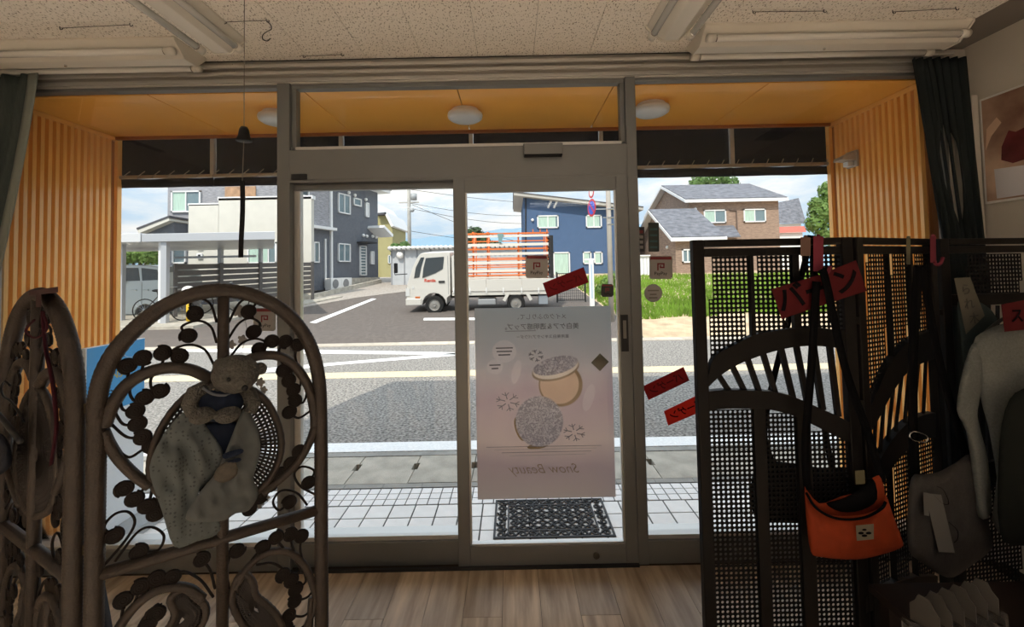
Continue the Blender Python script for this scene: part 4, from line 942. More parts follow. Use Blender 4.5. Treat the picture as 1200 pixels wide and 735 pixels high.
hook('thin pale hook holding the grey tote strap', WB(0.028), 1062, 1067, 279, 310, mat('olive_plastic', (0.10, 0.095, 0.05), 0.5), False)
hook('pink plastic S-hook at the corner of the black screen', WB(0.03), 1090, 1097, 277, 308, PINK)
# orange shoulder bag
OB = mat('orange_nylon', (0.22, 0.030, 0.008), 0.8, var=0.12, vscale=20, bump=0.1, bscale=60)
BKC = mat('black_webbing', (0.004, 0.004, 0.0045), 0.9, spec=0.1)
ob = thing('orange_shoulder_bag', 'orange crescent shoulder bag with square badge and black strap', 'bag', tuple(PLA.hit(1000, 657, 0.08)))
pillow(MB(), [(943, 570), (950, 590), (968, 602), (990, 605), (1015, 602), (1034, 592), (1038, 580), (1047, 605), (1057, 632), (1056, 642), (1030, 651), (1002, 656), (962, 653), (950, 646), (945, 610)], WA(0.085), 0.028, 4.5, wr=0.012, wsc=0.06).build('front_panel', OB, ob, smooth=True)
pillow(MB(), [(943, 571), (960, 590), (985, 582), (1005, 576), (1030, 556), (1037, 580), (1034, 594), (1010, 606), (985, 607), (962, 602)], WA(0.060), 0.008, 4.5, wr=0.006).build('back_panel', OB, ob, smooth=True)
MB().tube(catmull([PLA.hit(*p, 0.112) for p in ((945, 578), (955, 594), (972, 605), (992, 609), (1015, 606), (1033, 596), (1038, 588))], 6), 0.0045, 6).build('zip_trim', BKC, ob, smooth=True)
pillow(MB(), [(968, 590), (985, 600), (1010, 598), (1028, 585), (1022, 560), (1005, 575), (985, 585)], WA(0.072), 0.010, 5).build('lining', BKC, ob, smooth=True)
bq = slab(WA(0.120), [(1004, 634), (1024, 632), (1024, 614), (1003, 616)], 0.0008).build('badge', mat('cream_badge', (0.15, 0.135, 0.10), 0.8), ob)
for k, (rx, ry) in enumerate(((1013, 621), (1009, 625), (1018, 625), (1013, 628))):
    MB().ball(PLA.hit(rx, ry, 0.1215), 0.0075 if k else 0.006, 8, 5, sq=(1.3, 0.15, 0.6)).build('badge_print', INK, bq)
for pts in (((946, 574), (944, 520), (950, 440), (957, 330)), ((1034, 565), (1018, 510), (990, 430), (968, 330), (962, 316))):
    cc = catmull([PLA.hit(*p, 0.06) for p in pts], 8)
    MB().tube(cc, 0.016, 6, flat=0.14, nrm=PLA.n).build('strap', BKC, ob, smooth=True)
slab(WA(0.075), [(1003, 568), (1014, 567), (1013, 551), (1002, 552)]).build('price_tag', mat('olive_tag', (0.10, 0.09, 0.05), 0.8), ob)
# grey tote bag with broad black strap
GT = mat('charcoal_grey_canvas', (0.048, 0.045, 0.044), 0.95, var=0.1, vscale=50, bump=0.2, bscale=150)
gt = thing('grey_tote_bag', 'charcoal grey tote bag with long white tag and broad black strap', 'bag', tuple(PLB.hit(1110, 678, 0.1)))
pillow(MB(), [(1068, 560), (1082, 556), (1100, 553), (1120, 542), (1137, 532), (1144, 550), (1153, 590), (1163, 634), (1160, 646), (1140, 662), (1117, 677), (1098, 672), (1078, 658), (1065, 645), (1063, 605)], WB(0.11), 0.03, 5, wr=0.02, wsc=0.06, seed=4).build('body', GT, gt, smooth=True)
for pts, wd_ in ((((1072, 562), (1070, 500), (1070, 420), (1074, 350), (1076, 312)), 0.034), (((1133, 536), (1116, 480), (1100, 420), (1088, 355), (1080, 312)), 0.03)):
    MB().tube(catmull([PLB.hit(*p, 0.09) for p in pts], 8), wd_, 6, flat=0.08, nrm=PLB.n).build('strap', BKC, gt, smooth=True)
MB().tube(catmull([PLB.hit(*p, 0.125) for p in ((1066, 510), (1072, 506), (1086, 511), (1085, 518), (1070, 516))], 5, closed=True), 0.0022, 6, closed=True).build('buckle', CHROME, gt, smooth=True)
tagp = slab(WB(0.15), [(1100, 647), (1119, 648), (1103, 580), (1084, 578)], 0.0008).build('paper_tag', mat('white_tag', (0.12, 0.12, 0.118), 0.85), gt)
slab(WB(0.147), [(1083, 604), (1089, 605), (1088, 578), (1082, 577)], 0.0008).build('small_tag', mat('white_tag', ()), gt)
MB().tube(catmull([PLB.hit(*p, 0.15) for p in ((1094, 580), (1104, 590), (1112, 590), (1106, 575), (1098, 570))], 5), 0.001, 5).build('tag_string', BKC, gt)
MB().tube(catmull([PLB.hit(*p, 0.152) for p in ((1112, 612), (1122, 622), (1122, 632), (1118, 636))], 5), 0.001, 5).build('tag_string', BKC, gt)
# black bag behind the screen
bb = thing('black_handbag', 'black handbag hanging behind the cane weave of the black screen', 'bag', tuple(PLA.hit(935, 612, -0.12)))
pillow(MB(), [(886, 546), (905, 540), (960, 548), (1000, 552), (1004, 600), (990, 612), (900, 612), (882, 600), (880, 570)], WA(-0.13), 0.04, 6, wr=0.01).build('body', BKC, bb, smooth=True)
for pts in (((905, 545), (896, 500), (915, 410), (940, 320), (950, 276)), ((975, 550), (966, 500), (955, 420), (953, 330), (952, 276))):
    MB().tube(catmull([PLA.hit(*p, -0.06) for p in pts], 8), 0.013, 6, flat=0.2, nrm=PLA.n).build('strap', BKC, bb, smooth=True)
# handwritten tag, red tag and pale shirt on the third panel
wt = thing('handwritten_tag', 'white handwritten paper strip tilted on the third black panel', 'tag', tuple(PLC.hit(1138, 392, 0.05)))
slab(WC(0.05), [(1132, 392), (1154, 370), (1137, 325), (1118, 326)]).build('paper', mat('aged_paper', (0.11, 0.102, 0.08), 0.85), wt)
for k, (ch, x, y) in enumerate((('ら', 1132, 340), ('れ', 1136, 357), ('木', 1142, 374))): print_on(wt, WC(0.0515), (x, y), (18, -3), ch, 0.05, mat('faded_ink', (0.06, 0.055, 0.05), 0.8))
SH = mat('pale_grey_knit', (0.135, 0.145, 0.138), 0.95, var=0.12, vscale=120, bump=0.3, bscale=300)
sh_ = thing('pale_shirt', 'pale grey shirt on a hanger in front of the third black panel', 'shirt', tuple(PLC.hit(1190, 620, 0.12)))
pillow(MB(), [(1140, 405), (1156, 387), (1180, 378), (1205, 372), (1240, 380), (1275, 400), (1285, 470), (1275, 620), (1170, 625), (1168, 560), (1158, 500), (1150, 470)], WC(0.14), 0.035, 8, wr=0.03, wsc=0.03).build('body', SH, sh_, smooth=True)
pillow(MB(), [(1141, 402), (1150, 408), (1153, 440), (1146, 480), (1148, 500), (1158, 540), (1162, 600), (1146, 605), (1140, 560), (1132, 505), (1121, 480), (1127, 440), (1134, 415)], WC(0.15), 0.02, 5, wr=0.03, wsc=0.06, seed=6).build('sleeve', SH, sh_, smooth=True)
MB().tube(catmull([PLC.hit(*p, 0.12) for p in ((1145, 398), (1175, 374), (1205, 362), (1235, 374), (1265, 395))], 5), 0.006, 8).build('hanger', DARK, sh_, smooth=True)
rt = thing('red_price_tag', 'dark red paper tag pinned on the pale shirt', 'tag', tuple(PLC.hit(1190, 388, 0.19)))
slab(WC(0.19), [(1177, 389), (1206, 386), (1204, 351), (1173, 357)]).build('paper', REDD, rt)
print_on(rt, WC(0.1915), (1192, 371), (20, -1), 'ス', 0.06, INK, 0.001)
gr_ = thing('green_cloth', 'dark teal cloth strip behind the handwritten paper strip', 'cloth', tuple(PLC.hit(1140, 420, 0.03)))
pillow(MB(), [(1122, 355), (1134, 350), (1158, 360), (1168, 380), (1140, 400), (1130, 430), (1126, 395)], WC(0.035), 0.006, 5, wr=0.01).build('fold', mat('teal_cloth', (0.035, 0.05, 0.05), 0.9), gr_, smooth=True)
# ------------------------------------------------------------------ display table with packages and boxes (lower right)
tz = 0.44
dt = thing('display_table', 'low dark display table under the packaged goods', 'table', (1.75, 1.3, 0))
MB().box(1.22, 2.45, 1.02, 1.56, tz - 0.025, tz).build('table_top', mat('dark_wood', (0.015, 0.01, 0.008), 0.8), dt, bevel=0.003)
for x in (1.26, 2.41):
    for y in (1.06, 1.52): MB().box(x - 0.02, x + 0.02, y - 0.02, y + 0.02, 0, tz - 0.025).build('leg', mat('dark_wood', ()), dt)
CLR = mat('clear_wrap', (0.06, 0.055, 0.05), 0.25, transp=0.35, transl=0.2); CARD = mat('package_card', (0.03, 0.02, 0.018), 0.6, var=0.5, vscale=18)
pk0 = None
labs = ['first', 'second', 'third', 'fourth', 'fifth', 'sixth']
for k in range(6):
    p = atY(1083 + k * 19, 700, 1.22); x = p.x; y = 1.22 + 0.012 * k
    pk = thing('hang_package', 'clear wrapped hang package on the dark table, %s counted from the black screen' % labs[k], 'package', (x, y, tz), 'clear packages on the display table')
    if pk0 is None:
        q1 = MB().prism([(-0.032, -0.004, 0.125), (0.032, -0.004, 0.125), (0.032, -0.004, 0.17), (0.02, -0.004, 0.185), (0.012, -0.004, 0.205), (-0.012, -0.004, 0.205), (-0.02, -0.004, 0.185), (-0.032, -0.004, 0.17)], (0, 0.004, 0))
        q2 = MB(); q2.sheet(lambda u, v: (-0.045 + 0.09 * u, -0.014 + 0.01 * math.sin(6 * u + 4 * v), 0.005 + 0.125 * v), 8, 8); q2.sheet(lambda u, v: (-0.045 + 0.09 * u, 0.012 + 0.006 * math.sin(5 * u + 3 * v), 0.005 + 0.125 * v), 8, 8)
        q3 = MB().box(-0.038, 0.038, -0.006, 0.006, 0.002, 0.10)
        pk0 = [(piece(q1, 'header_card', mat('clear_hang_tab', (0.10, 0.095, 0.085), 0.35, transl=0.3, transp=0.25), pk, (x, y, tz)), 'header_card'), (piece(q2, 'clear_sleeve', CLR, pk, (x, y, tz)), 'clear_sleeve'), (piece(q3, 'contents', CARD, pk, (x, y, tz)), 'contents')]
    else:
        for o, nm in pk0: share(o, nm, (x, y, tz), pk)
    pk.rotation_euler = (0, 0, -1.15 + 0.03 * k)
BX = mat('striped_box_card', (0.03, 0.027, 0.027), 0.7, var=0.15, vscale=10)
for k, (x0, x1, y0, y1, z0, z1, lab) in enumerate(((1.80, 2.40, 1.36, 1.50, tz, 0.60, 'long dim grey carton behind the clear packages'), (1.84, 2.42, 1.38, 1.50, 0.6005, 0.72, 'dim grey carton stacked on the long carton'))):
    bx = thing('carton', lab, 'box', ((x0 + x1) / 2, (y0 + y1) / 2, z0), 'cartons on the display table')
    MB().box(x0, x1, y0, y1, z0, z1).build('body', BX, bx, bevel=0.002)
    MB().box(x0 + 0.01, x1 - 0.01, y0 - 0.001, y0, z0 + 0.03, z0 + 0.045).build('red_stripe', mat('dull_red_print', (0.12, 0.02, 0.02), 0.7), bx)
    MB().box(x0 + 0.01, x1 - 0.2, y0 - 0.001, y0, z0 + 0.06, z0 + 0.068).build('red_stripe', mat('dull_red_print', ()), bx)
dg = thing('dark_coat', 'dark green-grey coat hanging at the wall side below the shirt', 'coat', tuple(atY(1230, 640, 1.5)))
pillow(MB(), [(1178, 480), (1200, 455), (1260, 450), (1290, 500), (1300, 640), (1200, 640), (1172, 625), (1170, 540)], lambda x, y, w: atY(x, y, 1.60 - w), 0.02, 8, wr=0.02, wsc=0.04, seed=5).build('body', mat('dark_green_coat', (0.010, 0.012, 0.0105), 0.95), dg, smooth=True)
MB().tube([atY(1235, 455, 1.56), atY(1235, 420, 1.60), PLC.hit(1235, 392, 0.205)], 0.004, 6).build('hanger_hook', DARK, dg)
# ------------------------------------------------------------------ poster on the sliding door
YP = 2.3665
WP = lambda x, y, w: atY(x, y, YP - w)          # w > 0 comes towards the room
def poster_mat():
    m = bpy.data.materials.new('poster_print'); m.use_nodes = True; t = m.node_tree; t.nodes.clear()
    out = N(t, 'ShaderNodeOutputMaterial'); b = N(t, 'ShaderNodeBsdfPrincipled'); b.inputs['Roughness'].default_value = 0.5
    tc = N(t, 'ShaderNodeTexCoord'); sp = N(t, 'ShaderNodeSeparateXYZ'); t.links.new(tc.outputs['Object'], sp.inputs[0])
    nz = N(t, 'ShaderNodeTexNoise'); nz.inputs['Scale'].default_value = 2.5; t.links.new(tc.outputs['Object'], nz.inputs['Vector'])
    ad = N(t, 'ShaderNodeMath', operation='MULTIPLY_ADD'); t.links.new(nz.outputs[0], ad.inputs[0]); ad.inputs[1].default_value = 0.25; t.links.new(sp.outputs[2], ad.inputs[2])
    mr = N(t, 'ShaderNodeMapRange'); t.links.new(ad.outputs[0], mr.inputs[0]); mr.inputs[1].default_value = 0.1; mr.inputs[2].default_value = 1.12
    rp = N(t, 'ShaderNodeValToRGB'); t.links.new(mr.outputs[0], rp.inputs[0]); el = rp.color_ramp.elements
    el[0].position = 0.0; el[0].color = (0.72, 0.65, 0.61, 1); el[1].position = 1.0; el[1].color = (0.58, 0.62, 0.65, 1)
    for p_, c_ in ((0.18, (0.67, 0.58, 0.59, 1)), (0.32, (0.84, 0.74, 0.70, 1)), (0.55, (0.72, 0.61, 0.64, 1)), (0.72, (0.75, 0.71, 0.71, 1))):
        q = el.new(p_); q.color = c_
    col = rp.outputs[0]
    sil = N(t, 'ShaderNodeTexNoise'); sil.inputs['Scale'].default_value = 55; sil.inputs['Detail'].default_value = 4; sil.inputs['Distortion'].default_value = 2.0; t.links.new(tc.outputs['Object'], sil.inputs['Vector'])
    sr = N(t, 'ShaderNodeValToRGB'); t.links.new(sil.outputs[0], sr.inputs[0]); sr.color_ramp.elements[0].position = 0.42; sr.color_ramp.elements[0].color = (0.46, 0.43, 0.46, 1); sr.color_ramp.elements[1].position = 0.6; sr.color_ramp.elements[1].color = (0.72, 0.68, 0.69, 1)
    def ell(col, cx, cy, rx, ry, c_, tilt=0.0, power=2.0, amt=1.0):
        o = atY(cx, cy, YP) - porg
        mp = N(t, 'ShaderNodeMapping'); mp.vector_type = 'TEXTURE'; mp.inputs['Location'].default_value = (o.x, 0, o.z); mp.inputs['Rotation'].default_value = (0, tilt, 0); mp.inputs['Scale'].default_value = (rx * YP / FPX, 1, ry * YP / FPX)
        t.links.new(tc.outputs['Object'], mp.inputs[0]); ml = N(t, 'ShaderNodeVectorMath', operation='MULTIPLY'); t.links.new(mp.outputs[0], ml.inputs[0]); ml.inputs[1].default_value = (1, 0, 1)
        ln = N(t, 'ShaderNodeVectorMath', operation='LENGTH'); t.links.new(ml.outputs[0], ln.inputs[0])
        mr = N(t, 'ShaderNodeMapRange'); t.links.new(ln.outputs['Value'], mr.inputs[0]); mr.inputs[1].default_value = 1.03; mr.inputs[2].default_value = 0.97; mr.inputs[3].default_value = 0; mr.inputs[4].default_value = amt
        mx_ = N(t, 'ShaderNodeMix', data_type='RGBA'); t.links.new(mr.outputs[0], mx_.inputs[0]); t.links.new(col, mx_.inputs[6])
        if isinstance(c_, tuple): mx_.inputs[7].default_value = (*c_, 1)
        else: t.links.new(c_, mx_.inputs[7])
        return mx_.outputs[2]
    PAL = (0.86, 0.80, 0.79)
    for a in ((591, 412, 14, 13, PAL, 0, 2, 0.6), (580, 430, 9.5, 8.5, PAL, 0, 2, 0.6), (605, 436, 5, 14, PAL, 0.25, 2, 0.5), (690, 466, 6, 16, PAL, 0.3, 2, 0.5),
              (657, 451, 25.5, 25, (0.50, 0.38, 0.26)), (655.5, 450.5, 22.5, 22.5, (0.80, 0.64, 0.52)), (651, 433, 28, 12.5, (0.52, 0.42, 0.32), -0.22), (651, 431, 27, 12, (0.88, 0.80, 0.72), -0.22), (651, 428.5, 26.5, 10, sr.outputs[0], -0.22),
              (609, 503, 5, 14, (0.50, 0.36, 0.20), -0.3), (630, 523, 12, 3, (0.45, 0.33, 0.2), -0.1), (632, 494, 27.5, 29, sr.outputs[0])): col = ell(col, *a)
    tr = N(t, 'ShaderNodeBsdfTranslucent'); mx = N(t, 'ShaderNodeMixShader'); mx.inputs[0].default_value = 0.54
    t.links.new(col, b.inputs['Base Color']); t.links.new(col, tr.inputs[0]); t.links.new(b.outputs[0], mx.inputs[1]); t.links.new(tr.outputs[0], mx.inputs[2])
    t.links.new(mx.outputs[0], out.inputs[0]); return m
porg = atY(638, 585, YP)
po = thing('door_poster', 'large cosmetics poster on the door glass, its mirrored print showing through', 'poster', tuple(atY(638, 585, YP)))
x0p, x1p = atY(558, 470, YP).x, atY(718.5, 470, YP).x; z1p, z0p = atY(638, 360, YP).z, atY(638, 584, YP).z
MB().box(x0p, x1p, YP - 0.0008, YP + 0.0008, z0p, z1p).build('sheet', poster_mat(), po)
TXT = mat('poster_grey_ink', (0.20, 0.19, 0.20), 0.7, transl=0.4); GOLD = mat('poster_gold_ink', (0.42, 0.33, 0.22), 0.6, transl=0.4); SILV = mat('poster_silver_ink', (0.36, 0.34, 0.36), 0.6, var=0.5, vscale=70, transl=0.4, col2=(0.66, 0.63, 0.64))
PALEI = mat('poster_pale_ink', (0.58, 0.54, 0.53), 0.6, transl=0.5); SKINI = mat('poster_powder_ink', (0.62, 0.50, 0.40), 0.6, transl=0.5)
pxm = 2.3665 / FPX
def ptext(s, cx, cy, w, m, bold=0.0): print_on(po, WP, (cx, cy), (30, -0.55), s, 0.05, m, bold, True, 0.0012, 'lettering', fit=w * pxm)
ptext('メイクのふりして、', 635, 371, 57, TXT); ptext('美白ケア＆透明感アップ。', 635, 382.5, 86, TXT, 0.0004); ptext('薬用美白スキンケアパウダー', 636, 394.5, 61, TXT)
print_on(po, WP, (637, 551), (30, -0.55), 'Snow Beauty', 0.05, GOLD, -0.0006, True, 0.0012, 'lettering', fit=82 * pxm, shear=0.45)
slab(WP, [(592, 388.6), (628, 388.0), (628, 387.4), (592, 388.0)], 0.001).build('rule_print', TXT, po)
def ngon(cx, cy, rx, ry, n, rot=0.0, tilt=0.0):
    return [(cx + rx * math.cos(rot + 2 * math.pi * k / n) * math.cos(tilt) - ry * math.sin(rot + 2 * math.pi * k / n) * math.sin(tilt), cy + rx * math.cos(rot + 2 * math.pi * k / n) * math.sin(tilt) + ry * math.sin(rot + 2 * math.pi * k / n) * math.cos(tilt)) for k in range(n)]
def flat(poly, m, w=0.001, name='print', par=None, fn=WP, t=0.0002):
    b = MB(); b.prism([fn(x, y, w) for x, y in poly], fn(poly[0][0], poly[0][1], w + t) - fn(poly[0][0], poly[0][1], w)); return b.build(name, m, par or po)
for (cx, cy, hw) in ((591, 408, 10), (591, 412, 9), (591, 416, 7), (580, 428, 6.5), (580, 432, 4)): flat([(cx - hw, cy + 0.9), (cx + hw, cy + 0.5), (cx + hw, cy - 0.9), (cx - hw, cy - 0.5)], TXT, 0.0013, 'small_print')
for (cx, cy, r) in ((595, 471, 14), (673, 507, 13), (628, 417, 9)):
    b = MB()
    for k in range(6):
        a = math.pi / 3 * k + 0.3; e_ = (cx + r * math.cos(a), cy + r * 0.8 * math.sin(a))
        b.bar(WP(cx + 3 * math.cos(a), cy + 3 * math.sin(a), 0.001), WP(*e_, 0.001), 0.005, 0.0006, (0, 1, 0))
        for s in (-0.5, 0.5):
            m_ = (cx + 0.65 * r * math.cos(a), cy + 0.52 * r * math.sin(a)); b.bar(WP(*m_, 0.001), WP(m_[0] + 0.4 * r * math.cos(a + s * 1.7), m_[1] + 0.32 * r * math.sin(a + s * 1.7), 0.001), 0.004, 0.0006, (0, 1, 0))
    b.build('snowflake_print', mat('poster_flake_ink', (0.34, 0.33, 0.36), 0.6, transl=0.4), po)
for k, y in enumerate((524, 527, 530.5, 534)):
    flat([(570 + 9 * k, y), (705 - 6 * k, y - 2.2), (705 - 6 * k, y - 1.6), (570 + 9 * k, y + 0.7)], PALEI if k % 2 else mat('poster_ripple_ink', (0.36, 0.33, 0.34), 0.6, transl=0.4), name='ripple_print')
dm = tag(flat([(703, 414), (713.5, 424), (703, 435), (692.5, 425)], mat('olive_sticker', (0.15, 0.135, 0.095), 0.7), 0.003, 'diamond_sticker', None, WP, 0.0006) if False else slab(WP, [(703, 435), (713.5, 424), (703, 414), (692.5, 425)], 0.0008).xf(Matrix.Translation((0, -0.0025, 0))).build('diamond_sticker', mat('olive_sticker', (0.15, 0.135, 0.095), 0.7)), 'olive diamond sticker on the edge of the door poster', 'sticker')
# ------------------------------------------------------------------ stickers on the glass
STK = mat('sticker_back', (0.42, 0.39, 0.36), 0.6, transl=0.3); STKD = mat('dark_sticker', (0.03, 0.03, 0.03), 0.6); STKR = mat('sticker_red', (0.22, 0.025, 0.03), 0.6, transl=0.15)
def sticker(label, poly, Y, m, group=None, name='window_sticker'):
    fn = lambda x, y, w: atY(x, y, Y - w); cx = sum(p[0] for p in poly) / len(poly); cy = max(p[1] for p in poly)
    t = thing(name, label, 'sticker', tuple(atY(cx, cy, Y)), group)
    MB().prism([fn(x, y, 0) for x, y in poly], (0, -0.0007, 0)).build('sheet', m, t); return t, fn
def pay(label, x0, y0, x1, y1, Y, dark=False):
    r = 2.0; w = x1 - x0; h = y1 - y0
    t, fn = sticker(label, [(x0 + r, y0), (x1 - r, y0), (x1, y0 + r), (x1, y1 - r), (x1 - r, y1), (x0 + r, y1), (x0, y1 - r), (x0, y0 + r)], Y, STKD if dark else STK, 'square payment stickers on the glass')
    slab(fn, [(x0 + 1, y0 + 0.16 * h), (x1 - 1, y0 + 0.16 * h), (x1 - 1.5, y0 + 1), (x0 + 1.5, y0 + 1)], 0.0009).build('red_band', STKR, t)
    cx, cy, q = x0 + w * 0.5, y0 + h * 0.47, w * 0.16
    b = MB()
    for a, c_, d_, e_ in ((-1, -1, 1, -0.62), (-1, -1, -0.62, 1), (0.62, -1, 1, 0.35), (-0.3, 0.0, 1, 0.38), (-0.3, -0.4, 0.05, 0.2)):
        slab(fn, [(cx + a * q, cy + e_ * q), (cx + d_ * q, cy + e_ * q), (cx + d_ * q, cy + c_ * q), (cx + a * q, cy + c_ * q)], 0.0011, b)
    b.build('emblem', STKR, t)
    print_on(t, fn, (cx, y0 + h * 0.78), (20, -0.4), 'PayPay', 0.03, INK, 0.0, False, 0.0012, 'lettering', fit=w * 0.55 * Y / FPX)
    return t
pay('square payment sticker on the sliding door glass above the red strip', 616, 299, 642, 326, 2.349)
pay('square payment sticker on the window beside the sliding door post', 761, 300, 788, 327, 2.397)
pay('square payment sticker seen through the rattan screen arch', 297, 361, 323, 388, 2.397)
pay('small dark payment sticker low on the door stile side of the glass', 704.5, 333, 719, 348, 2.349, True)
t, fn = sticker('narrow dark notice sticker next to the door post', [(746.5, 266), (755, 266), (755, 295), (747, 295)], 2.397, STKD)
for k in range(4): slab(fn, [(748.5, 273.5 + 6 * k), (753.5, 273.5 + 6 * k), (753.5, 270 + 6 * k), (748.5, 270 + 6 * k)], 0.0011).build('print', STKR if k == 0 else STK, t)
t, fn = sticker('tall green-black card sticker on the window above the payment sticker', [(759.5, 261), (772, 261), (772.5, 295), (760, 295)], 2.397, mat('green_black_sticker', (0.02, 0.028, 0.024), 0.5))
for k in range(4): slab(fn, [(761.5, 270 + 7 * k), (770.5, 270 + 7 * k), (770.5, 267.5 + 7 * k), (761.5, 267.5 + 7 * k)], 0.0011).build('print', mat('teal_print', (0.03, 0.09, 0.10), 0.6), t)
t, fn = sticker('round pale sticker on the window under the payment sticker', ngon(765.5, 343.5, 10.5, 10.5, 26), 2.397, mat('pale_round_sticker', (0.46, 0.43, 0.41), 0.6, transl=0.3))
for (hw, yy) in ((6.5, 340.5), (4, 345), (5, 349)): slab(fn, [(765.5 - hw, yy + 1), (765.5 + hw, yy + 0.8), (765.5 + hw, yy - 0.8), (765.5 - hw, yy - 0.6)], 0.0011).build('small_print', mat('brown_print', (0.20, 0.17, 0.15), 0.6), t)
def strip(label, quad, Y, m, text, ink, mirror=True):
    fn = lambda x, y, w: atY(x, y, Y - w); t = thing('red_sale_strip', label, 'sign', tuple(atY(quad[0][0], quad[0][1], Y)), 'red paper sale strips on the glass')
    slab(fn, quad, 0.0006).build('paper', m, t)
    cx = sum(p[0] for p in quad) / 4; cy = sum(p[1] for p in quad) / 4; dx = (quad[1][0] - quad[0][0], quad[1][1] - quad[0][1])
    w = math.hypot(*dx) * 0.78 * Y / FPX
    print_on(t, fn, (cx, cy), dx, text, 0.05, ink, 0.0008, mirror, 0.0012, 'lettering', fit=w)
strip('dark red sale strip tilted across the sliding door glass', [(642, 349), (690, 331), (684, 313), (636, 332)], 2.349, mat('sale_strip_dark', (0.20, 0.012, 0.016), 0.8, transl=0.12), 'バーゲン', mat('sale_ink_faint', (0.10, 0.006, 0.008), 0.8))
strip('dark red sale strip on the window, upper of the pair near the black screen', [(760, 469), (808, 446), (801, 430), (753, 453)], 2.397, mat('sale_strip_mid', (0.34, 0.02, 0.022), 0.8, transl=0.15), 'バーゲン', mat('sale_ink_faint2', (0.10, 0.008, 0.01), 0.8))
strip('bright red sale strip on the window, lower of the pair near the black screen', [(783, 499), (832, 478), (826, 459), (778, 482)], 2.397, mat('sale_strip_bright', (0.75, 0.05, 0.035), 0.8, transl=0.3), 'バーゲン', INK)
# grey flower decal on the tall window
fd = thing('flower_decal', 'grey flowering vine decal on the window behind the rattan screen', 'decal', tuple(atY(285, 480, 2.397)))
GREYD = mat('grey_decal', (0.30, 0.29, 0.28), 0.7, transl=0.2); fnd = lambda x, y, w: atY(x, y, 2.398 - w)
MB().tube(catmull([fnd(*p, 0.001) for p in ((283, 365), (289, 385), (284, 410), (277, 425), (290, 440), (306, 460), (309, 490), (306, 520), (309, 560), (307, 592))], 6), 0.0012, 5).build('vine', GREYD, fd)
for (x, y, r) in ((280, 365, 8), (271, 404, 6), (284, 398, 6), (276, 420, 5), (305, 448, 6), (309, 457, 5), (307, 520, 6), (303, 590, 7), (312, 583, 5)):
    pts = []
    for k in range(20):
        a = 2 * math.pi * k / 20; rr = r * (0.62 + 0.38 * abs(math.cos(2.5 * a))); pts.append((x + rr * math.cos(a), y + rr * math.sin(a)))
    MB().prism([fnd(px, py, 0.0008) for px, py in pts], (0, -0.0006, 0)).build('blossom', GREYD, fd)
# ------------------------------------------------------------------ doormat
mt = thing('doormat', 'black openwork rubber doormat with scroll pattern outside the door', 'doormat', (0.228, 2.94, G0))
mx0, mx1, my0, my1, mh = -0.150, 0.605, 2.722, 3.168, 0.010
def ring(mb, x0, x1, y0, y1, w): 
    mb.box(x0, x1, y0, y0 + w, G0 + 0.001, G0 + mh).box(x0, x1, y1 - w, y1, G0 + 0.001, G0 + mh).box(x0, x0 + w, y0 + w, y1 - w, G0 + 0.001, G0 + mh).box(x1 - w, x1, y0 + w, y1 - w, G0 + 0.001, G0 + mh); return mb
ring(MB(), mx0, mx1, my0, my1, 0.014).build('outer_border', RUBBER, mt, bevel=0.002)
ring(MB(), mx0 + 0.088, mx1 - 0.088, my0 + 0.07, my1 - 0.07, 0.012).build('inner_border', RUBBER, mt, bevel=0.002)
zc_ = G0 + 0.006
def spiral(b, cx, cy, r, a0, turns=1.25, flip=1, rr=0.0078):
    pts = []
    for k in range(16):
        t = k / 15; a = a0 + flip * t * turns * 2 * math.pi; q = r * (1 - 0.72 * t); pts.append((cx + q * math.cos(a), cy + q * math.sin(a), zc_))
    b.tube(pts, rr, 4, flat=0.75)
b = MB()
for side in range(2):
    yy = my0 + 0.042 if side == 0 else my1 - 0.042
    n = 11
    for k in range(n):
        x = mx0 + 0.05 + (mx1 - mx0 - 0.1) * k / (n - 1); spiral(b, x, yy, 0.029, math.pi / 2 * (k % 4), 1.2, 1 if k % 2 else -1)
        if k < n - 1: b.bar((x + 0.02, yy - 0.024, zc_), (x + 0.045, yy + 0.024, zc_), 0.008, 0.008)
    xx = mx0 + 0.05 if side == 0 else mx1 - 0.05
    for k in range(5):
        y = my0 + 0.10 + (my1 - my0 - 0.2) * k / 4; spiral(b, xx, y, 0.030, math.pi * k, 1.2, 1 if k % 2 else -1)
b.build('border_scrollwork', RUBBER, mt, smooth=True)
b = MB()
nx, ny = 9, 5; fx0, fx1, fy0, fy1 = mx0 + 0.10, mx1 - 0.10, my0 + 0.082, my1 - 0.082
for i in range(nx):
    for j in range(ny):
        x = fx0 + (fx1 - fx0) * (i + 0.5) / nx; y = fy0 + (fy1 - fy0) * (j + 0.5) / ny
        if (i + j) % 2: spiral(b, x, y, 0.031, (i * 1.3 + j) % 6.28, 1.3, 1 if i % 2 else -1)
        else:
            pts = [(x + 0.030 * math.cos(a) * (0.72 + 0.28 * math.cos(4 * a)), y + 0.030 * math.sin(a) * (0.72 + 0.28 * math.cos(4 * a)), zc_) for a in [2 * math.pi * k / 20 for k in range(20)]]
            b.tube(pts, 0.0075, 4, closed=True, flat=0.8)
        if i < nx - 1: b.bar((x + 0.02, y, zc_), (x + 0.045, y, zc_), 0.009, 0.009)
        if j < ny - 1: b.bar((x, y + 0.018, zc_), (x, y + 0.042, zc_), 0.009, 0.009)
b.build('field_scrollwork', RUBBER, mt, smooth=True)
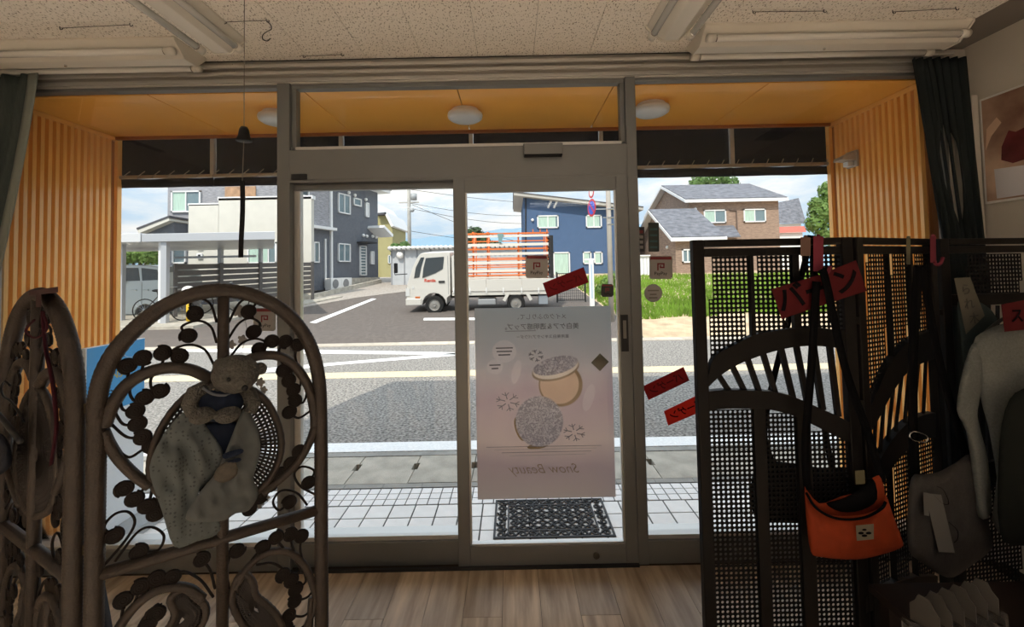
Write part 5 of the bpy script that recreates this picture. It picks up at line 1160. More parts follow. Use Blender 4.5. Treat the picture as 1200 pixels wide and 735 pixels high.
# ------------------------------------------------------------------ blue standing sign in the porch
XS = -2.56
bsn = thing('standing_sign', 'blue and white standing signboard beside the orange porch wall', 'sign', (XS, 2.82, G0))
ztop = atX(170, 396, XS).z; yr_ = atX(170, 396, XS).y; yl_ = yr_ - 0.42; zbl = atX(162, 470, XS).z
MB().box(XS - 0.03, XS, yl_, yr_, G0 + 0.06, ztop).build('board', mat('white_board', (0.75, 0.78, 0.80), 0.5), bsn, bevel=0.003)
MB().box(XS, XS + 0.0015, yl_ + 0.006, yr_ - 0.004, zbl, ztop - 0.004).build('blue_panel', mat('blue_vinyl', (0.05, 0.33, 0.68), 0.5), bsn)
MB().box(XS - 0.06, XS + 0.16, yl_ + 0.02, yr_ + 0.02, G0, G0 + 0.06).build('base', mat('grey_base', (0.35, 0.36, 0.36), 0.6), bsn, bevel=0.006)
q_ = atX(132, 440, XS + 0.002); MB().text('AINS', 0.07, frame_mat(q_, (0, 1, 0), (0, 0, 1)), 0.001, depth=0.0004, fit=0.14).build('lettering', mat('gold_vinyl', (0.55, 0.44, 0.10), 0.5), bsn)
q_ = atX(127.5, 462, XS + 0.002); MB().text('お', 0.09, frame_mat(q_, (0, 1, 0), (0, 0, 1)), 0.001, depth=0.0004, fit=0.065).build('lettering', INK, bsn)
MB().tube(catmull([(XS + 0.002, yl_ + 0.12, ztop - 0.15), (XS + 0.002, yl_ + 0.2, ztop - 0.10), (XS + 0.002, yl_ + 0.24, ztop - 0.05), (XS + 0.002, yl_ + 0.27, ztop - 0.10), (XS + 0.002, yl_ + 0.37, ztop - 0.12)], 6), 0.004, 6, flat=0.3).build('white_swoosh', WHITEP, bsn)
# ------------------------------------------------------------------ across the street: shared helpers
WFR = mat('white_window_frame', (0.75, 0.75, 0.74), 0.5); HGL = mat('house_glass', (0.16, 0.22, 0.24), 0.12, spec=0.8); CURT = mat('pale_green_curtain', (0.42, 0.56, 0.48), 0.9, var=0.25, vscale=14, stretch=(4, 4, 0.1))
class Wall:                                   # a vertical wall plane addressed by photo pixels
    def __init__(s, p0, p1): s.pl = Plane(Vector((p0[0], p0[1], 0)), Vector((p1[0], p1[1], 0)))
    def P(s, px, py, off=0.0): return s.pl.hit(px, py, off)
    def at(s, u, z, off=0.0): return s.pl.A + s.pl.d * u + s.pl.n * off + Vector((0, 0, z))
    def uz(s, px, py): q = s.pl.loc(px, py); return q.x, q.z
def hwindow(par, wl, x0, y0, x1, y1, cur=0.6, fw=0.06, split=True, name='window', gm=None):
    u0, z1 = wl.uz(x0, (y0 + y1) / 2)[0], wl.uz((x0 + x1) / 2, y0)[1]; u1, z0 = wl.uz(x1, (y0 + y1) / 2)[0], wl.uz((x0 + x1) / 2, y1)[1]
    def bx(b, ua, ub, za, zb, oa, ob): return b.hexa([wl.at(ua, za, oa), wl.at(ub, za, oa), wl.at(ub, za, ob), wl.at(ua, za, ob), wl.at(ua, zb, oa), wl.at(ub, zb, oa), wl.at(ub, zb, ob), wl.at(ua, zb, ob)])
    b = MB(); bx(b, u0, u1, z0, z0 + fw, 0.0, 0.09); bx(b, u0, u1, z1 - fw, z1, 0.0, 0.09); bx(b, u0, u0 + fw, z0, z1, 0.0, 0.09); bx(b, u1 - fw, u1, z0, z1, 0.0, 0.09)
    if split: m = (u0 + u1) / 2; bx(b, m - fw * 0.4, m + fw * 0.4, z0, z1, 0.0, 0.08)
    f = b.build(name, WFR, par)
    bx(MB(), u0 + fw * 0.5, u1 - fw * 0.5, z0 + fw * 0.5, z1 - fw * 0.5, 0.01, 0.03).build('pane', gm or HGL, f)
    if cur: bx(MB(), u0 + fw, u0 + fw + (u1 - u0 - 2 * fw) * cur, z0 + fw, z1 - fw, 0.031, 0.04).build('curtain', CURT, f)
    return f
def wbox(mb, wl, u0, u1, z0, z1, o0, o1): return mb.hexa([wl.at(u0, z0, o0), wl.at(u1, z0, o0), wl.at(u1, z0, o1), wl.at(u0, z0, o1), wl.at(u0, z1, o0), wl.at(u1, z1, o0), wl.at(u1, z1, o1), wl.at(u0, z1, o1)])
# ------------------------------------------------------------------ white and grey house with carport
SID = mat('grey_stone_siding', (0.30, 0.30, 0.32), 0.9, var=0.35, vscale=5, stretch=(1, 1, 7), bump=0.3, bscale=8)
CRM = mat('cream_render', (0.58, 0.56, 0.50), 0.9, var=0.04, vscale=3)
GRS = mat('dark_grey_stucco', (0.135, 0.145, 0.165), 0.95, var=0.12, vscale=9, bump=0.3, bscale=30)
hd_ = (math.sin(R(15)), math.cos(R(15)))
HP = lambda t: (-10.0 + hd_[0] * t, 20.0 + hd_[1] * t)
h1 = thing('white_house', 'white rendered house with grey stone siding behind the carport', 'house', (-13, 20, 0.5))
fl = atY(196, 300, 20.0).x
MB().box(fl, -10.0, 20.0, 21.5, 0.3, 7.2).build('siding_wall', SID, h1)
WS = Wall(HP(0), HP(2.49))
zs0 = WS.uz(370, 268)[1]
b = MB(); wbox(b, WS, 0.0, 2.49, zs0, 7.2, -0.3, 0.03); b.build('siding_wall', SID, h1)
WF = Wall((fl, 19.99), (-10.0, 19.99)); WFB = Wall((-14.2, 18.6), (-8.5, 18.6))
hwindow(h1, WF, 202, 224, 236, 249, 0.5); hwindow(h1, WF, 203, 287, 219, 309, 0.0, split=False); hwindow(h1, WS, 349, 222, 361, 230, 0.0, split=False)
def pbox(name, m, par, wl, x0, y0, x1, y1, dep, zlow=None):
    u0, z1 = wl.uz(x0, y0); u1, z0 = wl.uz(x1, y1); b = MB(); wbox(b, wl, u0, u1, zlow if zlow is not None else z0, z1, -dep, 0.0); return b.build(name, m, par)
pbox('white_block', CRM, h1, WFB, 221, 240, 256, 308, 0.25, 0.4); pbox('white_block', CRM, h1, WFB, 256, 232.5, 365, 308, 0.25, 0.4)
pbox('coping', WFR, h1, WFB, 220, 238.5, 256, 240.5, 0.3); pbox('coping', WFR, h1, WFB, 255, 231, 366, 233, 0.3)
hwindow(h1, WFB, 291, 286, 306, 309, 0.9, split=False); hwindow(h1, WFB, 306, 284, 325, 309, 0.4)
for y in (287, 297): 
    o = pbox('vent_box', WFR, h1, WFB, 232, y, 238, y + 6, -0.08); pbox('vent_slot', DARK, h1, WFB, 233.5, y + 1.5, 236.5, y + 4.5, -0.09)
b = MB().prism([atY(165, 274, 19.2), atY(204, 274, 19.2), atY(204, 258, 19.2), atY(200, 257, 19.2)], (0, 1.5, 0)); b.build('annex_gable', GRS, h1)
MB().bar(atY(165, 272, 19.0) + Vector((0, .7, 0)), atY(201, 257, 19.0) + Vector((0, .7, 0)), 1.7, 0.16).build('annex_roof', CRM, h1)
MB().bar(atY(164, 270, 19.0) + Vector((0, .7, 0.05)), atY(202, 255.5, 19.0) + Vector((0, .7, 0.05)), 1.75, 0.08).build('annex_roof', mat('dark_roof', (0.06, 0.06, 0.07), 0.7), h1)
pbox('copper_panel', mat('copper_brick', (0.42, 0.26, 0.16), 0.8, var=0.3, vscale=4), h1, WF, 264, 219, 300, 233, -0.03)
# carport
CPW = mat('carport_metal', (0.46, 0.47, 0.49), 0.4, 0.3)
cpY = 12.7
cx1 = atY(322, 280, cpY).x; cz0, cz1 = atY(200, 283, cpY).z, atY(200, 273.5, cpY).z; cxm = atY(166, 278, cpY).x
cpn = thing('carport', 'silver flat-roofed metal carport sheltering a minivan', 'carport', (-10, 14, G(14)))
MB().hexa([(cxm, cpY, cz0), (cx1, cpY, cz0), (cx1 - 2.5, 17.2, cz0), (cxm, 17.2, cz0), (cxm, cpY, cz1), (cx1, cpY, cz1), (cx1 - 2.5, 17.2, cz1), (cxm, 17.2, cz1)]).build('roof', CPW, cpn, bevel=0.01)
MB().box(cxm - 6.0, cxm - 0.02, cpY - 0.02, 17.2, cz0, cz1 + 0.02).build('roof', mat('carport_metal_sunlit', (0.58, 0.59, 0.60), 0.4), cpn, bevel=0.01)  # lighter copy of the roof metal paints in its brighter lit section
for px, Y, w in ((193.5, 12.86, 0.17), (143, 13.5, 0.13), (258.5, 16.6, 0.15), (305.5, 16.9, 0.11)):
    x = atY(px, 320, Y).x; MB().box(x - w / 2, x + w / 2, Y - 0.07, Y + 0.07, G(Y) - 0.05, cz0).build('post', CPW, cpn, bevel=0.008)
x = atY(188.5, 320, 12.95).x; MB().box(x - 0.04, x + 0.04, 12.9, 12.98, G(12.9), cz0).build('drain_pipe', WFR, cpn)
MB().box(atY(205, 295, 16.6).x, atY(300, 295, 16.6).x, 16.55, 16.62, 2.28, 2.36).build('side_rail', CPW, cpn)
MB().ball(atY(152, 285, 13.0), 0.06, 8, 6).build('lamp', WHITEP, cpn)
slabm = MB(); Yk = atG(170, 388).y
slabm.hexa([(-22, Yk, G(Yk) - 0.1), (-9.0, Yk + 0.15, G(Yk) - 0.1), (-7.4, 19, G(19) - 0.1), (-22, 19, G(19) - 0.1), (-22, Yk, G(Yk) + 0.10), (-9.0, Yk + 0.15, G(Yk) + 0.10), (-7.4, 19, G(19) + 0.06), (-22, 19, G(19) + 0.06)])
struct(slabm.build('ground_carport', CONC), 'concrete parking pad with kerb under the carport')
# slat fence
SLT = mat('dark_slat', (0.10, 0.092, 0.087), 0.6)
f0, f1 = atY(203, 340, 14.0), atY(366.5, 330, 18.2); FN = Wall((f0.x, 14.0), (f1.x, 18.2))
fe = thing('slat_fence', 'dark grey horizontal slat fence between carport and street', 'fence', tuple(f0))
ztL, ztR = atY(203, 310, 14.0).z, atY(366.5, 307.5, 18.2).z; zbL, zbR = ztL - 1.45, atY(366.5, 344, 18.2).z
def fz(u, k): 
    t = u / FN.pl.w; zt = ztL + (ztR - ztL) * t; zb = zbL + (zbR - zbL) * t; return zt + (zb - zt) * k
nsl = 7; W2 = FN.pl.w
for k in range(nsl):
    ka, kb = k / nsl, (k + 0.80) / nsl
    MB().hexa([FN.at(0, fz(0, kb)), FN.at(W2, fz(W2, kb)), FN.at(W2, fz(W2, kb), 0.03), FN.at(0, fz(0, kb), 0.03), FN.at(0, fz(0, ka)), FN.at(W2, fz(W2, ka)), FN.at(W2, fz(W2, ka), 0.03), FN.at(0, fz(0, ka), 0.03)]).build('slat', SLT, fe)
for px in (204.5, 258, 304, 365):
    u = FN.uz(px, 330)[0]; p = FN.at(u, 0); b = MB(); wbox(b, FN, u - 0.05, u + 0.05, G(p.y) - 0.05, fz(u, 0) + 0.03, 0.03, 0.11); b.build('post', SLT, fe)
# minivan, bicycles, bollard
VB = mat('silver_car_paint', (0.46, 0.49, 0.48), 0.25, 0.4, coat=0.5); CGL = mat('car_glass', (0.03, 0.036, 0.038), 0.08, spec=0.8)
vy = 14.6; V = lambda px, py, d=0.0: atY(px, py, vy) + Vector((0, d, 0))
van = thing('minivan', 'silver minivan parked under the carport', 'car', tuple(V(120, 376)))
prof = [(25, 368), (22, 352), (26, 342), (48, 336), (72, 333), (92, 318), (108, 311.5), (130, 310), (165, 310.5), (186, 312.5), (193, 318), (196, 335), (197, 360), (194, 369)]
def arch(cx, cy, r, n=8): return [(cx + r * math.cos(math.pi * k / n), cy - r * math.sin(math.pi * k / n)) for k in range(n + 1)]
pr = prof + arch(170, 369, 12.5) + arch(52, 370, 12.5)
def body(mb, pts, fn, d, tuck): # side profile given width d, rounded shoulders
    n = len(pts); V_ = [fn(x, y, 0.10 if y < tuck else 0.0) for x, y in pts] + [fn(x, y, d - (0.10 if y < tuck else 0)) for x, y in pts]
    return mb.add(V_, [tuple(range(n))[::-1], tuple(range(n, 2 * n))] + [(i, (i + 1) % n, n + (i + 1) % n, n + i) for i in range(n)])
body(MB(), pr, V, 1.7, -1).build('body', VB, van, bevel=0.03)
for q in ([(98, 330), (112, 315.5), (135, 314), (136, 330)], [(138, 330), (138, 314), (162, 314), (164, 329)], [(167, 329), (166, 314), (184, 316), (189, 328)]):
    MB().prism([V(x, y, -0.014) for x, y in q], (0, 0.03, 0)).build('side_window', CGL, van)
MB().ball(V(142, 331, -0.10), 0.11, 10, 8, sq=(1.3, 0.8, 0.7)).build('wing_mirror', VB, van, smooth=True)
for x in (137, 166): MB().box(V(x, 350).x - 0.006, V(x, 350).x + 0.006, vy - 0.004, vy + 0.02, V(x, 364).z, V(x, 331).z).build('door_seam', DARK, van)
for x in (157, 171): MB().box(V(x, 340).x - 0.1, V(x, 340).x + 0.1, vy - 0.035, vy, V(x, 340).z - 0.02, V(x, 340).z + 0.02).build('door_handle', VB, van, bevel=0.01)
TYR = mat('tyre_rubber', (0.02, 0.02, 0.02), 0.9); RIM = mat('wheel_rim', (0.30, 0.29, 0.27), 0.4, 0.4)
RIMH = mat('rim_hub', (0.12, 0.11, 0.10), 0.5)
def wheel(par, c, r, w, rim=0.62, rm=None, seg=24):
    c = Vector(c); t = MB().lathe([(r * 0.6, 0), (r * 0.93, 0), (r, w * 0.15), (r, w * 0.85), (r * 0.93, w), (r * 0.6, w), (r * 0.6, 0)], c, (0, 1, 0), seg, caps=False).build('wheel', TYR, par, smooth=False)
    MB().lathe([(0, -0.004), (r * rim * 0.30, -0.012), (r * rim * 0.34, 0.02), (r * rim * 0.85, 0.03), (r * rim, -0.006), (r * rim * 1.02, 0.01), (r * rim * 1.02, 0.05)], c, (0, 1, 0), seg, caps=False).build('rim', rm or RIM, t, smooth=False)
    return t
for x in (52, 170):
    for d in (0.04, 1.46): wheel(van, V(x, 369, d), 0.32, 0.2)
def bicycle(label, c, ang, m):
    bk = thing('bicycle', label, 'bicycle', tuple(c), 'bicycles parked by the carport'); bk.rotation_euler = (0, 0, ang); o = Vector(c)
    for dx in (-0.52, 0.52):
        pts = [o + Vector((dx + 0.33 * math.cos(a), 0, 0.34 + 0.33 * math.sin(a))) for a in [2 * math.pi * k / 24 for k in range(24)]]
        w = MB().tube(pts, 0.017, 6, closed=True).build('wheel', TYR, bk, smooth=True)
        b = MB()
        for k in range(12): a = math.pi * 2 * k / 12; b.tube([o + Vector((dx, 0, 0.34)), o + Vector((dx + 0.32 * math.cos(a), 0, 0.34 + 0.32 * math.sin(a)))], 0.003, 4)
        b.build('spokes', CHROME, w)
    fr = MB()
    for a, b_ in (((-0.52, 0.34), (-0.05, 0.30)), ((-0.52, 0.34), (-0.15, 0.75)), ((-0.05, 0.30), (-0.18, 0.88)), ((-0.05, 0.30), (0.36, 0.80)), ((-0.14, 0.70), (0.36, 0.80)), ((0.52, 0.34), (0.34, 0.98))): fr.tube([o + Vector((a[0], 0, a[1])), o + Vector((b_[0], 0, b_[1]))], 0.016, 6)
    fr.build('frame', m, bk); MB().tube(catmull([o + Vector(p) for p in ((0.22, -0.26, 1.0), (0.34, -0.1, 1.02), (0.34, 0.1, 1.02), (0.22, 0.26, 1.0))], 5), 0.013, 6).build('handlebar', CHROME, bk, smooth=True)
    MB().ball(o + Vector((-0.2, 0, 0.92)), 0.12, 10, 6, sq=(1.1, 0.6, 0.35)).build('saddle', BLACK, bk, smooth=True)
p = atG(190, 379); bicycle('dark bicycle leaning near the carport post in front of the minivan', (atY(190, 370, 13.1).x, 13.15, G(13.1) + 0.1), 0.12, DARK)
bicycle('bicycle standing by the slat fence beyond the yellow bollard', (atY(258, 370, 14.7).x, 14.7, G(14.7) + 0.09), 0.75, mat('blue_steel', (0.06, 0.07, 0.10), 0.4))
p = atG(220.5, 380); bl = thing('bollard', 'yellow bollard with white round top at the carport kerb', 'bollard', (p.x, p.y, G(p.y)))
MB().tube([(p.x, p.y, G(p.y)), (p.x, p.y, G(p.y) + 1.0)], 0.055, 12).build('post', mat('yellow_plastic', (0.75, 0.48, 0.03), 0.5), bl, smooth=True)
MB().ball((p.x, p.y, atY(221, 340, p.y).z), 0.17, 14, 9, sq=(1, 1, 0.75)).build('dome', WHITEP, bl, smooth=True)
MB().lathe([(0, 0), (0.2, 0), (0.2, 0.04), (0.06, 0.08), (0, 0.08)], (p.x, p.y, G(p.y)), seg=16).build('foot', mat('orange_foot', (0.6, 0.25, 0.08), 0.7), bl)
p = atG(146, 400); yb = thing('yellow_marker', 'small yellow marker block at the street edge of the carport', 'marker', (p.x, p.y, G(p.y)))
MB().box(p.x - 0.08, p.x + 0.08, p.y - 0.06, p.y + 0.06, G(p.y), G(p.y) + 0.2).build('block', mat('yellow_plastic', ()), yb, bevel=0.01)
# ------------------------------------------------------------------ dark grey stucco house
h2 = thing('grey_house', 'dark grey stucco house with white gutters and small windows', 'house', (-8.5, 24, 0.8))
WG = Wall(HP(0), HP(6.91)); t1 = WG.uz(387, 300)[0]; t2 = WG.pl.w
zr1 = WG.uz(417, 218.6)[1]; b = MB(); wbox(b, WG, t1, t2, 1.35, zr1 + 0.1, -5.0, 0.0); b.build('wall', GRS, h2)
b = MB(); wbox(b, WG, 0.1, t1, 0.8, zs0 - 0.01, -0.3, 0.02); b.build('wall', GRS, h2)
b = MB(); wbox(b, WG, t1 - 0.1, t2 + 0.05, 0.5, 1.35, -5.0, 0.06); b.build('foundation', CONC, h2)
b = MB(); wbox(b, WG, t1 - 0.3, t2 + 0.5, zr1 + 0.02, zr1 + 0.20, -5.4, 0.6); b.build('eaves', WFR, h2)
b = MB(); wbox(b, WG, t1 - 0.3, t2 + 0.55, zr1 + 0.20, zr1 + 0.27, -5.4, 0.65); b.build('roof', mat('dark_roof', ()), h2)
b = MB(); wbox(b, WG, 0.0, t1 + 0.1, zs0 - 0.02, zs0 + 0.12, 0.0, 0.35); b.build('gutter', WFR, h2)
b = MB(); wbox(b, WG, t1 - 0.06, t1 + 0.06, 0.9, 7.2, 0.02, 0.12); b.build('downpipe', WFR, h2)
u = WG.uz(380, 300)[0]; b = MB(); wbox(b, WG, u - 0.04, u + 0.04, 0.9, WG.uz(380, 280)[1], 0.02, 0.1); b.build('downpipe', WFR, h2)
hwindow(h2, WG, 395.5, 227.5, 409.5, 250.5, 0.0); hwindow(h2, WG, 395.5, 285.5, 409.5, 307, 0.0); hwindow(h2, WG, 366.5, 283.5, 373, 308, 0.0, split=False)
hwindow(h2, WG, 413.5, 232.5, 422.5, 241.5, 0, split=False); hwindow(h2, WG, 427.5, 237.5, 431.5, 254.5, 0, split=False, gm=WFR); hwindow(h2, WG, 433.5, 294.5, 437.5, 310, 0, split=False, gm=WFR)
dwn = hwindow(h2, WG, 421, 288, 428.5, 323, 0, split=False, name='door')
for k in range(9):
    za = WG.uz(425, 291 + k * 3.4)[1]; ua, ub = WG.uz(422, 300)[0], WG.uz(427.5, 300)[0]; b = MB(); wbox(b, WG, ua, ub, za - 0.05, za, 0.03, 0.08); b.build('door_slat', WFR, dwn)
b = MB(); wbox(b, WG, WG.uz(418, 285)[0], WG.uz(430, 285)[0], WG.uz(424, 285.5)[1], WG.uz(424, 284)[1], 0.0, 0.7); b.build('door_canopy', DARK, h2)
for px, py in ((408, 226), (415, 229), (428, 234), (425, 276), (429, 277), (436, 277), (440, 278)):
    u, z = WG.uz(px, py); MB().ball(WG.at(u, z, 0.05), 0.1, 8, 6).build('vent_cap', WHITEP, h2, smooth=True)
MB().bar(WG.P(436, 266, 0.3) , WG.P(447, 277, 0.3), 1.6, 0.16).build('porch_roof', WFR, h2)
for px, lab in ((384.5, 'white outdoor air conditioner unit nearer the slat fence'), (397, 'white outdoor air conditioner unit nearer the grey house door')):
    u = WG.uz(px, 330)[0]; p = WG.at(u, 0, 0.45); ac = thing('air_conditioner', lab, 'air conditioner', (p.x, p.y, 0.78), 'outdoor air conditioner units')
    b = MB(); wbox(b, WG, u - 0.42, u + 0.42, 0.80, 1.38, 0.15, 0.5); b.build('case', WHITEP, ac, bevel=0.01)
    MB().lathe([(0.0, 0.01), (0.23, 0.01), (0.23, 0.0), (0.0, 0.0)], WG.at(u - 0.08, 1.09, 0.505), WG.pl.n, 20).build('fan_grille', mat('grey_grille', (0.25, 0.25, 0.25), 0.6), ac)
    b = MB(); wbox(b, WG, u - 0.4, u + 0.4, 0.70, 0.80, 0.15, 0.5); b.build('feet', CONC2, ac)
# raised kerb in front of the grey house
k0, k1 = atG(340, 357), atG(446, 332); kb = MB(); kb.bar((k0.x, k0.y, G(k0.y) + 0.06), (k1.x, k1.y, G(k1.y) + 0.10), 0.15, 0.3); struct(kb.build('kerb', CONC), 'low concrete kerb before the grey house')
# ------------------------------------------------------------------ olive house, shed, utility pole, mountains
OLV = mat('olive_render', (0.36, 0.33, 0.17), 0.9, var=0.05, vscale=3)
h3 = thing('olive_house', 'olive green gabled house partly hidden by the grey house', 'house', (-13, 41, 1.2))
y3 = 41.0; Q = lambda x, y, Y=y3: atY(x, y, Y)
MB().prism([Q(425, 335), Q(452, 335), Q(452, 256), Q(437, 240), Q(425, 250)], (0, 7, 0)).build('gable_wall', OLV, h3)
MB().prism([Q(452, 335), Q(462, 335), Q(462, 268), Q(457, 253), Q(446, 253), Q(446, 300)], (0, 5, 0)).xf(Matrix.Translation((0, -0.6, 0))).build('gable_wall', OLV, h3)
MB().bar(Q(435, 236) + Vector((0, 3.4, 0)), Q(448, 254) + Vector((0, 3.4, 0)), 8, 0.2).build('roof', WFR, h3)
MB().bar(Q(446, 253) + Vector((0, 2, 0)), Q(457, 252) + Vector((0, 2, 0)), 6.5, 0.2).build('roof', mat('dark_roof', ()), h3); MB().bar(Q(456, 251) + Vector((0, 2, 0)), Q(464, 267) + Vector((0, 2, 0)), 6.5, 0.22).build('roof', WFR, h3)
hwindow(h3, Wall((Q(440, 300).x, y3 - 0.62), (Q(462, 300).x, y3 - 0.62)), 455, 299, 458.5, 309, 0, split=False)
ys_ = 24.3; SHD = mat('grey_shed_sheet', (0.50, 0.52, 0.54), 0.5, 0.2, var=0.08, vscale=2)
sx0, sx1 = atY(458, 310, ys_).x, atY(606, 310, ys_).x; sz = atY(500, 292, ys_).z
sd_ = thing('storage_shed', 'low grey storage shed with corrugated white roof edge behind the truck', 'shed', ((sx0 + sx1) / 2, ys_, G(ys_)))
MB().box(sx0, sx1, ys_, ys_ + 4.5, G(ys_) - 0.3, sz).build('wall', SHD, sd_)
n = 28
for k in range(n):
    x = sx0 - 0.1 + (sx1 - sx0 + 0.2) * (k + 0.5) / n
    if k == 0: rb = MB().tube([(x, ys_ - 0.35, sz + 0.07), (x, ys_ + 4.6, sz + 0.09)], 0.115, 8).build('roof_rib', mat('white_roof_sheet', (0.72, 0.72, 0.70), 0.5), sd_, smooth=True); xr0 = x
    else: share(rb, 'roof_rib', ORG[sd_] + Vector((x - xr0, 0, 0)), sd_)
MB().box(sx0 - 0.1, sx1 + 0.1, ys_ - 0.3, ys_ + 4.6, sz, sz + 0.06).build('roof_deck', mat('dark_shed_sheet', (0.10, 0.10, 0.11), 0.6), sd_)  # near-black deck sheet beneath the white ribs
MB().ball(atY(468.5, 299, ys_ - 0.15), 0.2, 10, 8, sq=(1, 0.7, 1)).build('vent_hood', WHITEP, sd_, smooth=True)
for px in (459, 474, 489, 505): 
    x = atY(px, 310, ys_).x; MB().box(x - 0.03, x + 0.03, ys_ - 0.03, ys_, G(ys_), sz).build('panel_joint', mat('shed_joint', (0.26, 0.27, 0.29), 0.5), sd_)
hwindow(sd_, Wall((sx0, ys_ - 0.01), (sx1, ys_ - 0.01)), 506, 306, 521, 316, 0)
POLE = mat('concrete_pole', (0.42, 0.41, 0.38), 0.85, var=0.08, vscale=3)
yu = 39.0; p = atY(480, 300, yu)
up_ = thing('utility_pole', 'distant concrete utility pole carrying wires and a transformer', 'utility pole', (p.x, yu, G(yu)))
MB().tube([(p.x, yu, G(yu) - 0.2), (p.x, yu, 13.0)], [0.19, 0.13], 10).build('pole', POLE, up_, smooth=True)
MB().tube([atY(485, 227, yu), atY(485, 234.5, yu)], 0.28, 12).build('transformer', mat('transformer_grey', (0.33, 0.35, 0.36), 0.5), up_, smooth=True)
for z in (atY(480, 238, yu).z, atY(480, 222, yu).z): MB().box(p.x - 0.9, p.x + 0.9, yu - 0.05, yu + 0.05, z, z + 0.1).build('crossarm', POLE, up_)
MB().ball(atY(483, 246, yu), 0.22, 10, 6).build('insulator', mat('transformer_grey', ()), up_, smooth=True)
for k, (x0, y0, x1, y1) in enumerate(((480, 238, 640, 252), (480, 244, 640, 262), (482, 271, 640, 281), (483, 240, 640, 290), (480, 222, 700, 238))):
    a, b_ = atY(x0, y0, yu), atY(x1, y1, 50.0); MB().tube([a + (b_ - a) * (i / 8) - Vector((0, 0, 0.5 * math.sin(math.pi * i / 8))) for i in range(9)], 0.022, 5).build('cable', WIRE, up_)
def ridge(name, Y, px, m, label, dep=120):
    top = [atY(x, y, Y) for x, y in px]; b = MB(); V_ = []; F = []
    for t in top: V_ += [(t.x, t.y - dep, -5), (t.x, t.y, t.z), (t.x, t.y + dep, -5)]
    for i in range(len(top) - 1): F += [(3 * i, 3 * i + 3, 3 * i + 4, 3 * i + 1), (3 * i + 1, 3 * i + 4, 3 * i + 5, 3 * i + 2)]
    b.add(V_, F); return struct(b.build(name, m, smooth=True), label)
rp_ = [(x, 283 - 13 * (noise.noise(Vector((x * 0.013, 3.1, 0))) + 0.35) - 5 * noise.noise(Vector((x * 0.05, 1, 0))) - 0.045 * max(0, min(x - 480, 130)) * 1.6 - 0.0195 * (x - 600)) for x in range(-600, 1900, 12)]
ridge('mountain', 700, rp_, mat('haze_tinted_mountain', (0.22, 0.33, 0.42), 1.0, var=0.08, vscale=0.02), 'mountain ridge on the horizon, coloured with blue haze')  # distance haze is painted into the bluish base colour
# ------------------------------------------------------------------ trees and bushes
LEAF = {}
def leafmat(n, c): 
    if n not in LEAF: LEAF[n] = mat('leaf_' + n, c, 0.7, var=0.35, vscale=1.5, transl=0.35)
    return LEAF[n]
TRK = mat('bark', (0.10, 0.07, 0.05), 0.95)
def tree(name, label, cat, base, blobs, n, size, m, trunk=True, group=None):
    t = thing(name, label, cat, tuple(base), group); b = MB(); V_ = []; F = []
    tot = sum(r ** 2 for _, r in blobs)
    for c, r in blobs:
        for _ in range(int(n * r * r / tot)):
            d = Vector((random.gauss(0, 1), random.gauss(0, 1), random.gauss(0, 1))).normalized(); q = Vector(c) + d * r * (0.62 + 0.42 * random.random())
            a = Vector((random.gauss(0, 1), random.gauss(0, 1), random.gauss(0, 1))).normalized(); u = d.cross(a).normalized() * size * random.uniform(0.6, 1.3); v = (d * 0.3 + u.cross(d).normalized()).normalized() * size * random.uniform(0.6, 1.2)
            k = len(V_); V_ += [q - u, q - v * 0.5, q + u, q + v]; F.append((k, k + 1, k + 2, k + 3))
    b.add(V_, F); b.build('foliage', m, t)
    if trunk: 
        top = max((c for c, r in blobs), key=lambda c: c[2]); MB().tube(catmull([Vector(base), Vector(base) * 0.6 + Vector(top) * 0.4 + Vector((0.1, 0, 0)), Vector(top)], 4), [0.22 - 0.02 * i for i in range(9)], 8).build('trunk', TRK, t, smooth=True)
        for c, r in blobs[:6]:
            s0 = Vector(base) * 0.5 + Vector(top) * 0.5; MB().tube([s0, Vector(c)], [0.09, 0.03], 6).build('branch', TRK, t)
    return t
B_ = lambda x, y, Y, r: (tuple(atY(x, y, Y)), r * Y / FPX)
Yt = 36.0; g = lambda px, Y: (atY(px, 300, Y).x, Y, G(Y))
tree('broadleaf_tree', 'bright green leafy tree beyond the brick house next to the porch wall', 'tree', g(975, Yt), [B_(965, 250, Yt, 16), B_(985, 240, Yt, 22), B_(972, 225, Yt, 13), B_(955, 262, Yt, 11), B_(1000, 262, Yt, 22), B_(985, 215, Yt, 10), B_(957, 240, Yt, 9), B_(970, 275, Yt, 14)], 5200, 0.16, leafmat('fresh', (0.16, 0.27, 0.06)))
Yt = 62.0
tree('broadleaf_tree', 'leafy treetop rising behind the brick house roof', 'tree', g(835, Yt), [B_(818, 216, Yt, 11), B_(838, 212, Yt, 14), B_(856, 216, Yt, 10), B_(835, 226, Yt, 14)], 2600, 0.22, leafmat('mid', (0.12, 0.22, 0.06)))
Yt = 48.0
tree('broadleaf_tree', 'dark round treetop peeking over the truck rack', 'tree', g(556, Yt), [B_(556, 276, Yt, 11), B_(546, 282, Yt, 9), B_(566, 283, Yt, 9), B_(580, 292, Yt, 10)], 2200, 0.18, leafmat('dark', (0.06, 0.11, 0.04)))
Yt = 33.0
tree('garden_bush', 'green bush seen between the shed roof and utility pole', 'bush', g(468, Yt), [B_(463, 291, Yt, 6), B_(474, 290, Yt, 7)], 900, 0.14, leafmat('mid', ()), True)
Yt = 23.0
tree('garden_bush', 'yellow-green bush behind the carport and minivan', 'bush', g(160, Yt), [B_(150, 298, Yt, 13), B_(165, 297, Yt, 13), B_(178, 300, Yt, 12), B_(138, 302, Yt, 12)], 2600, 0.09, leafmat('fresh', ()), True)
Yt = 17.0
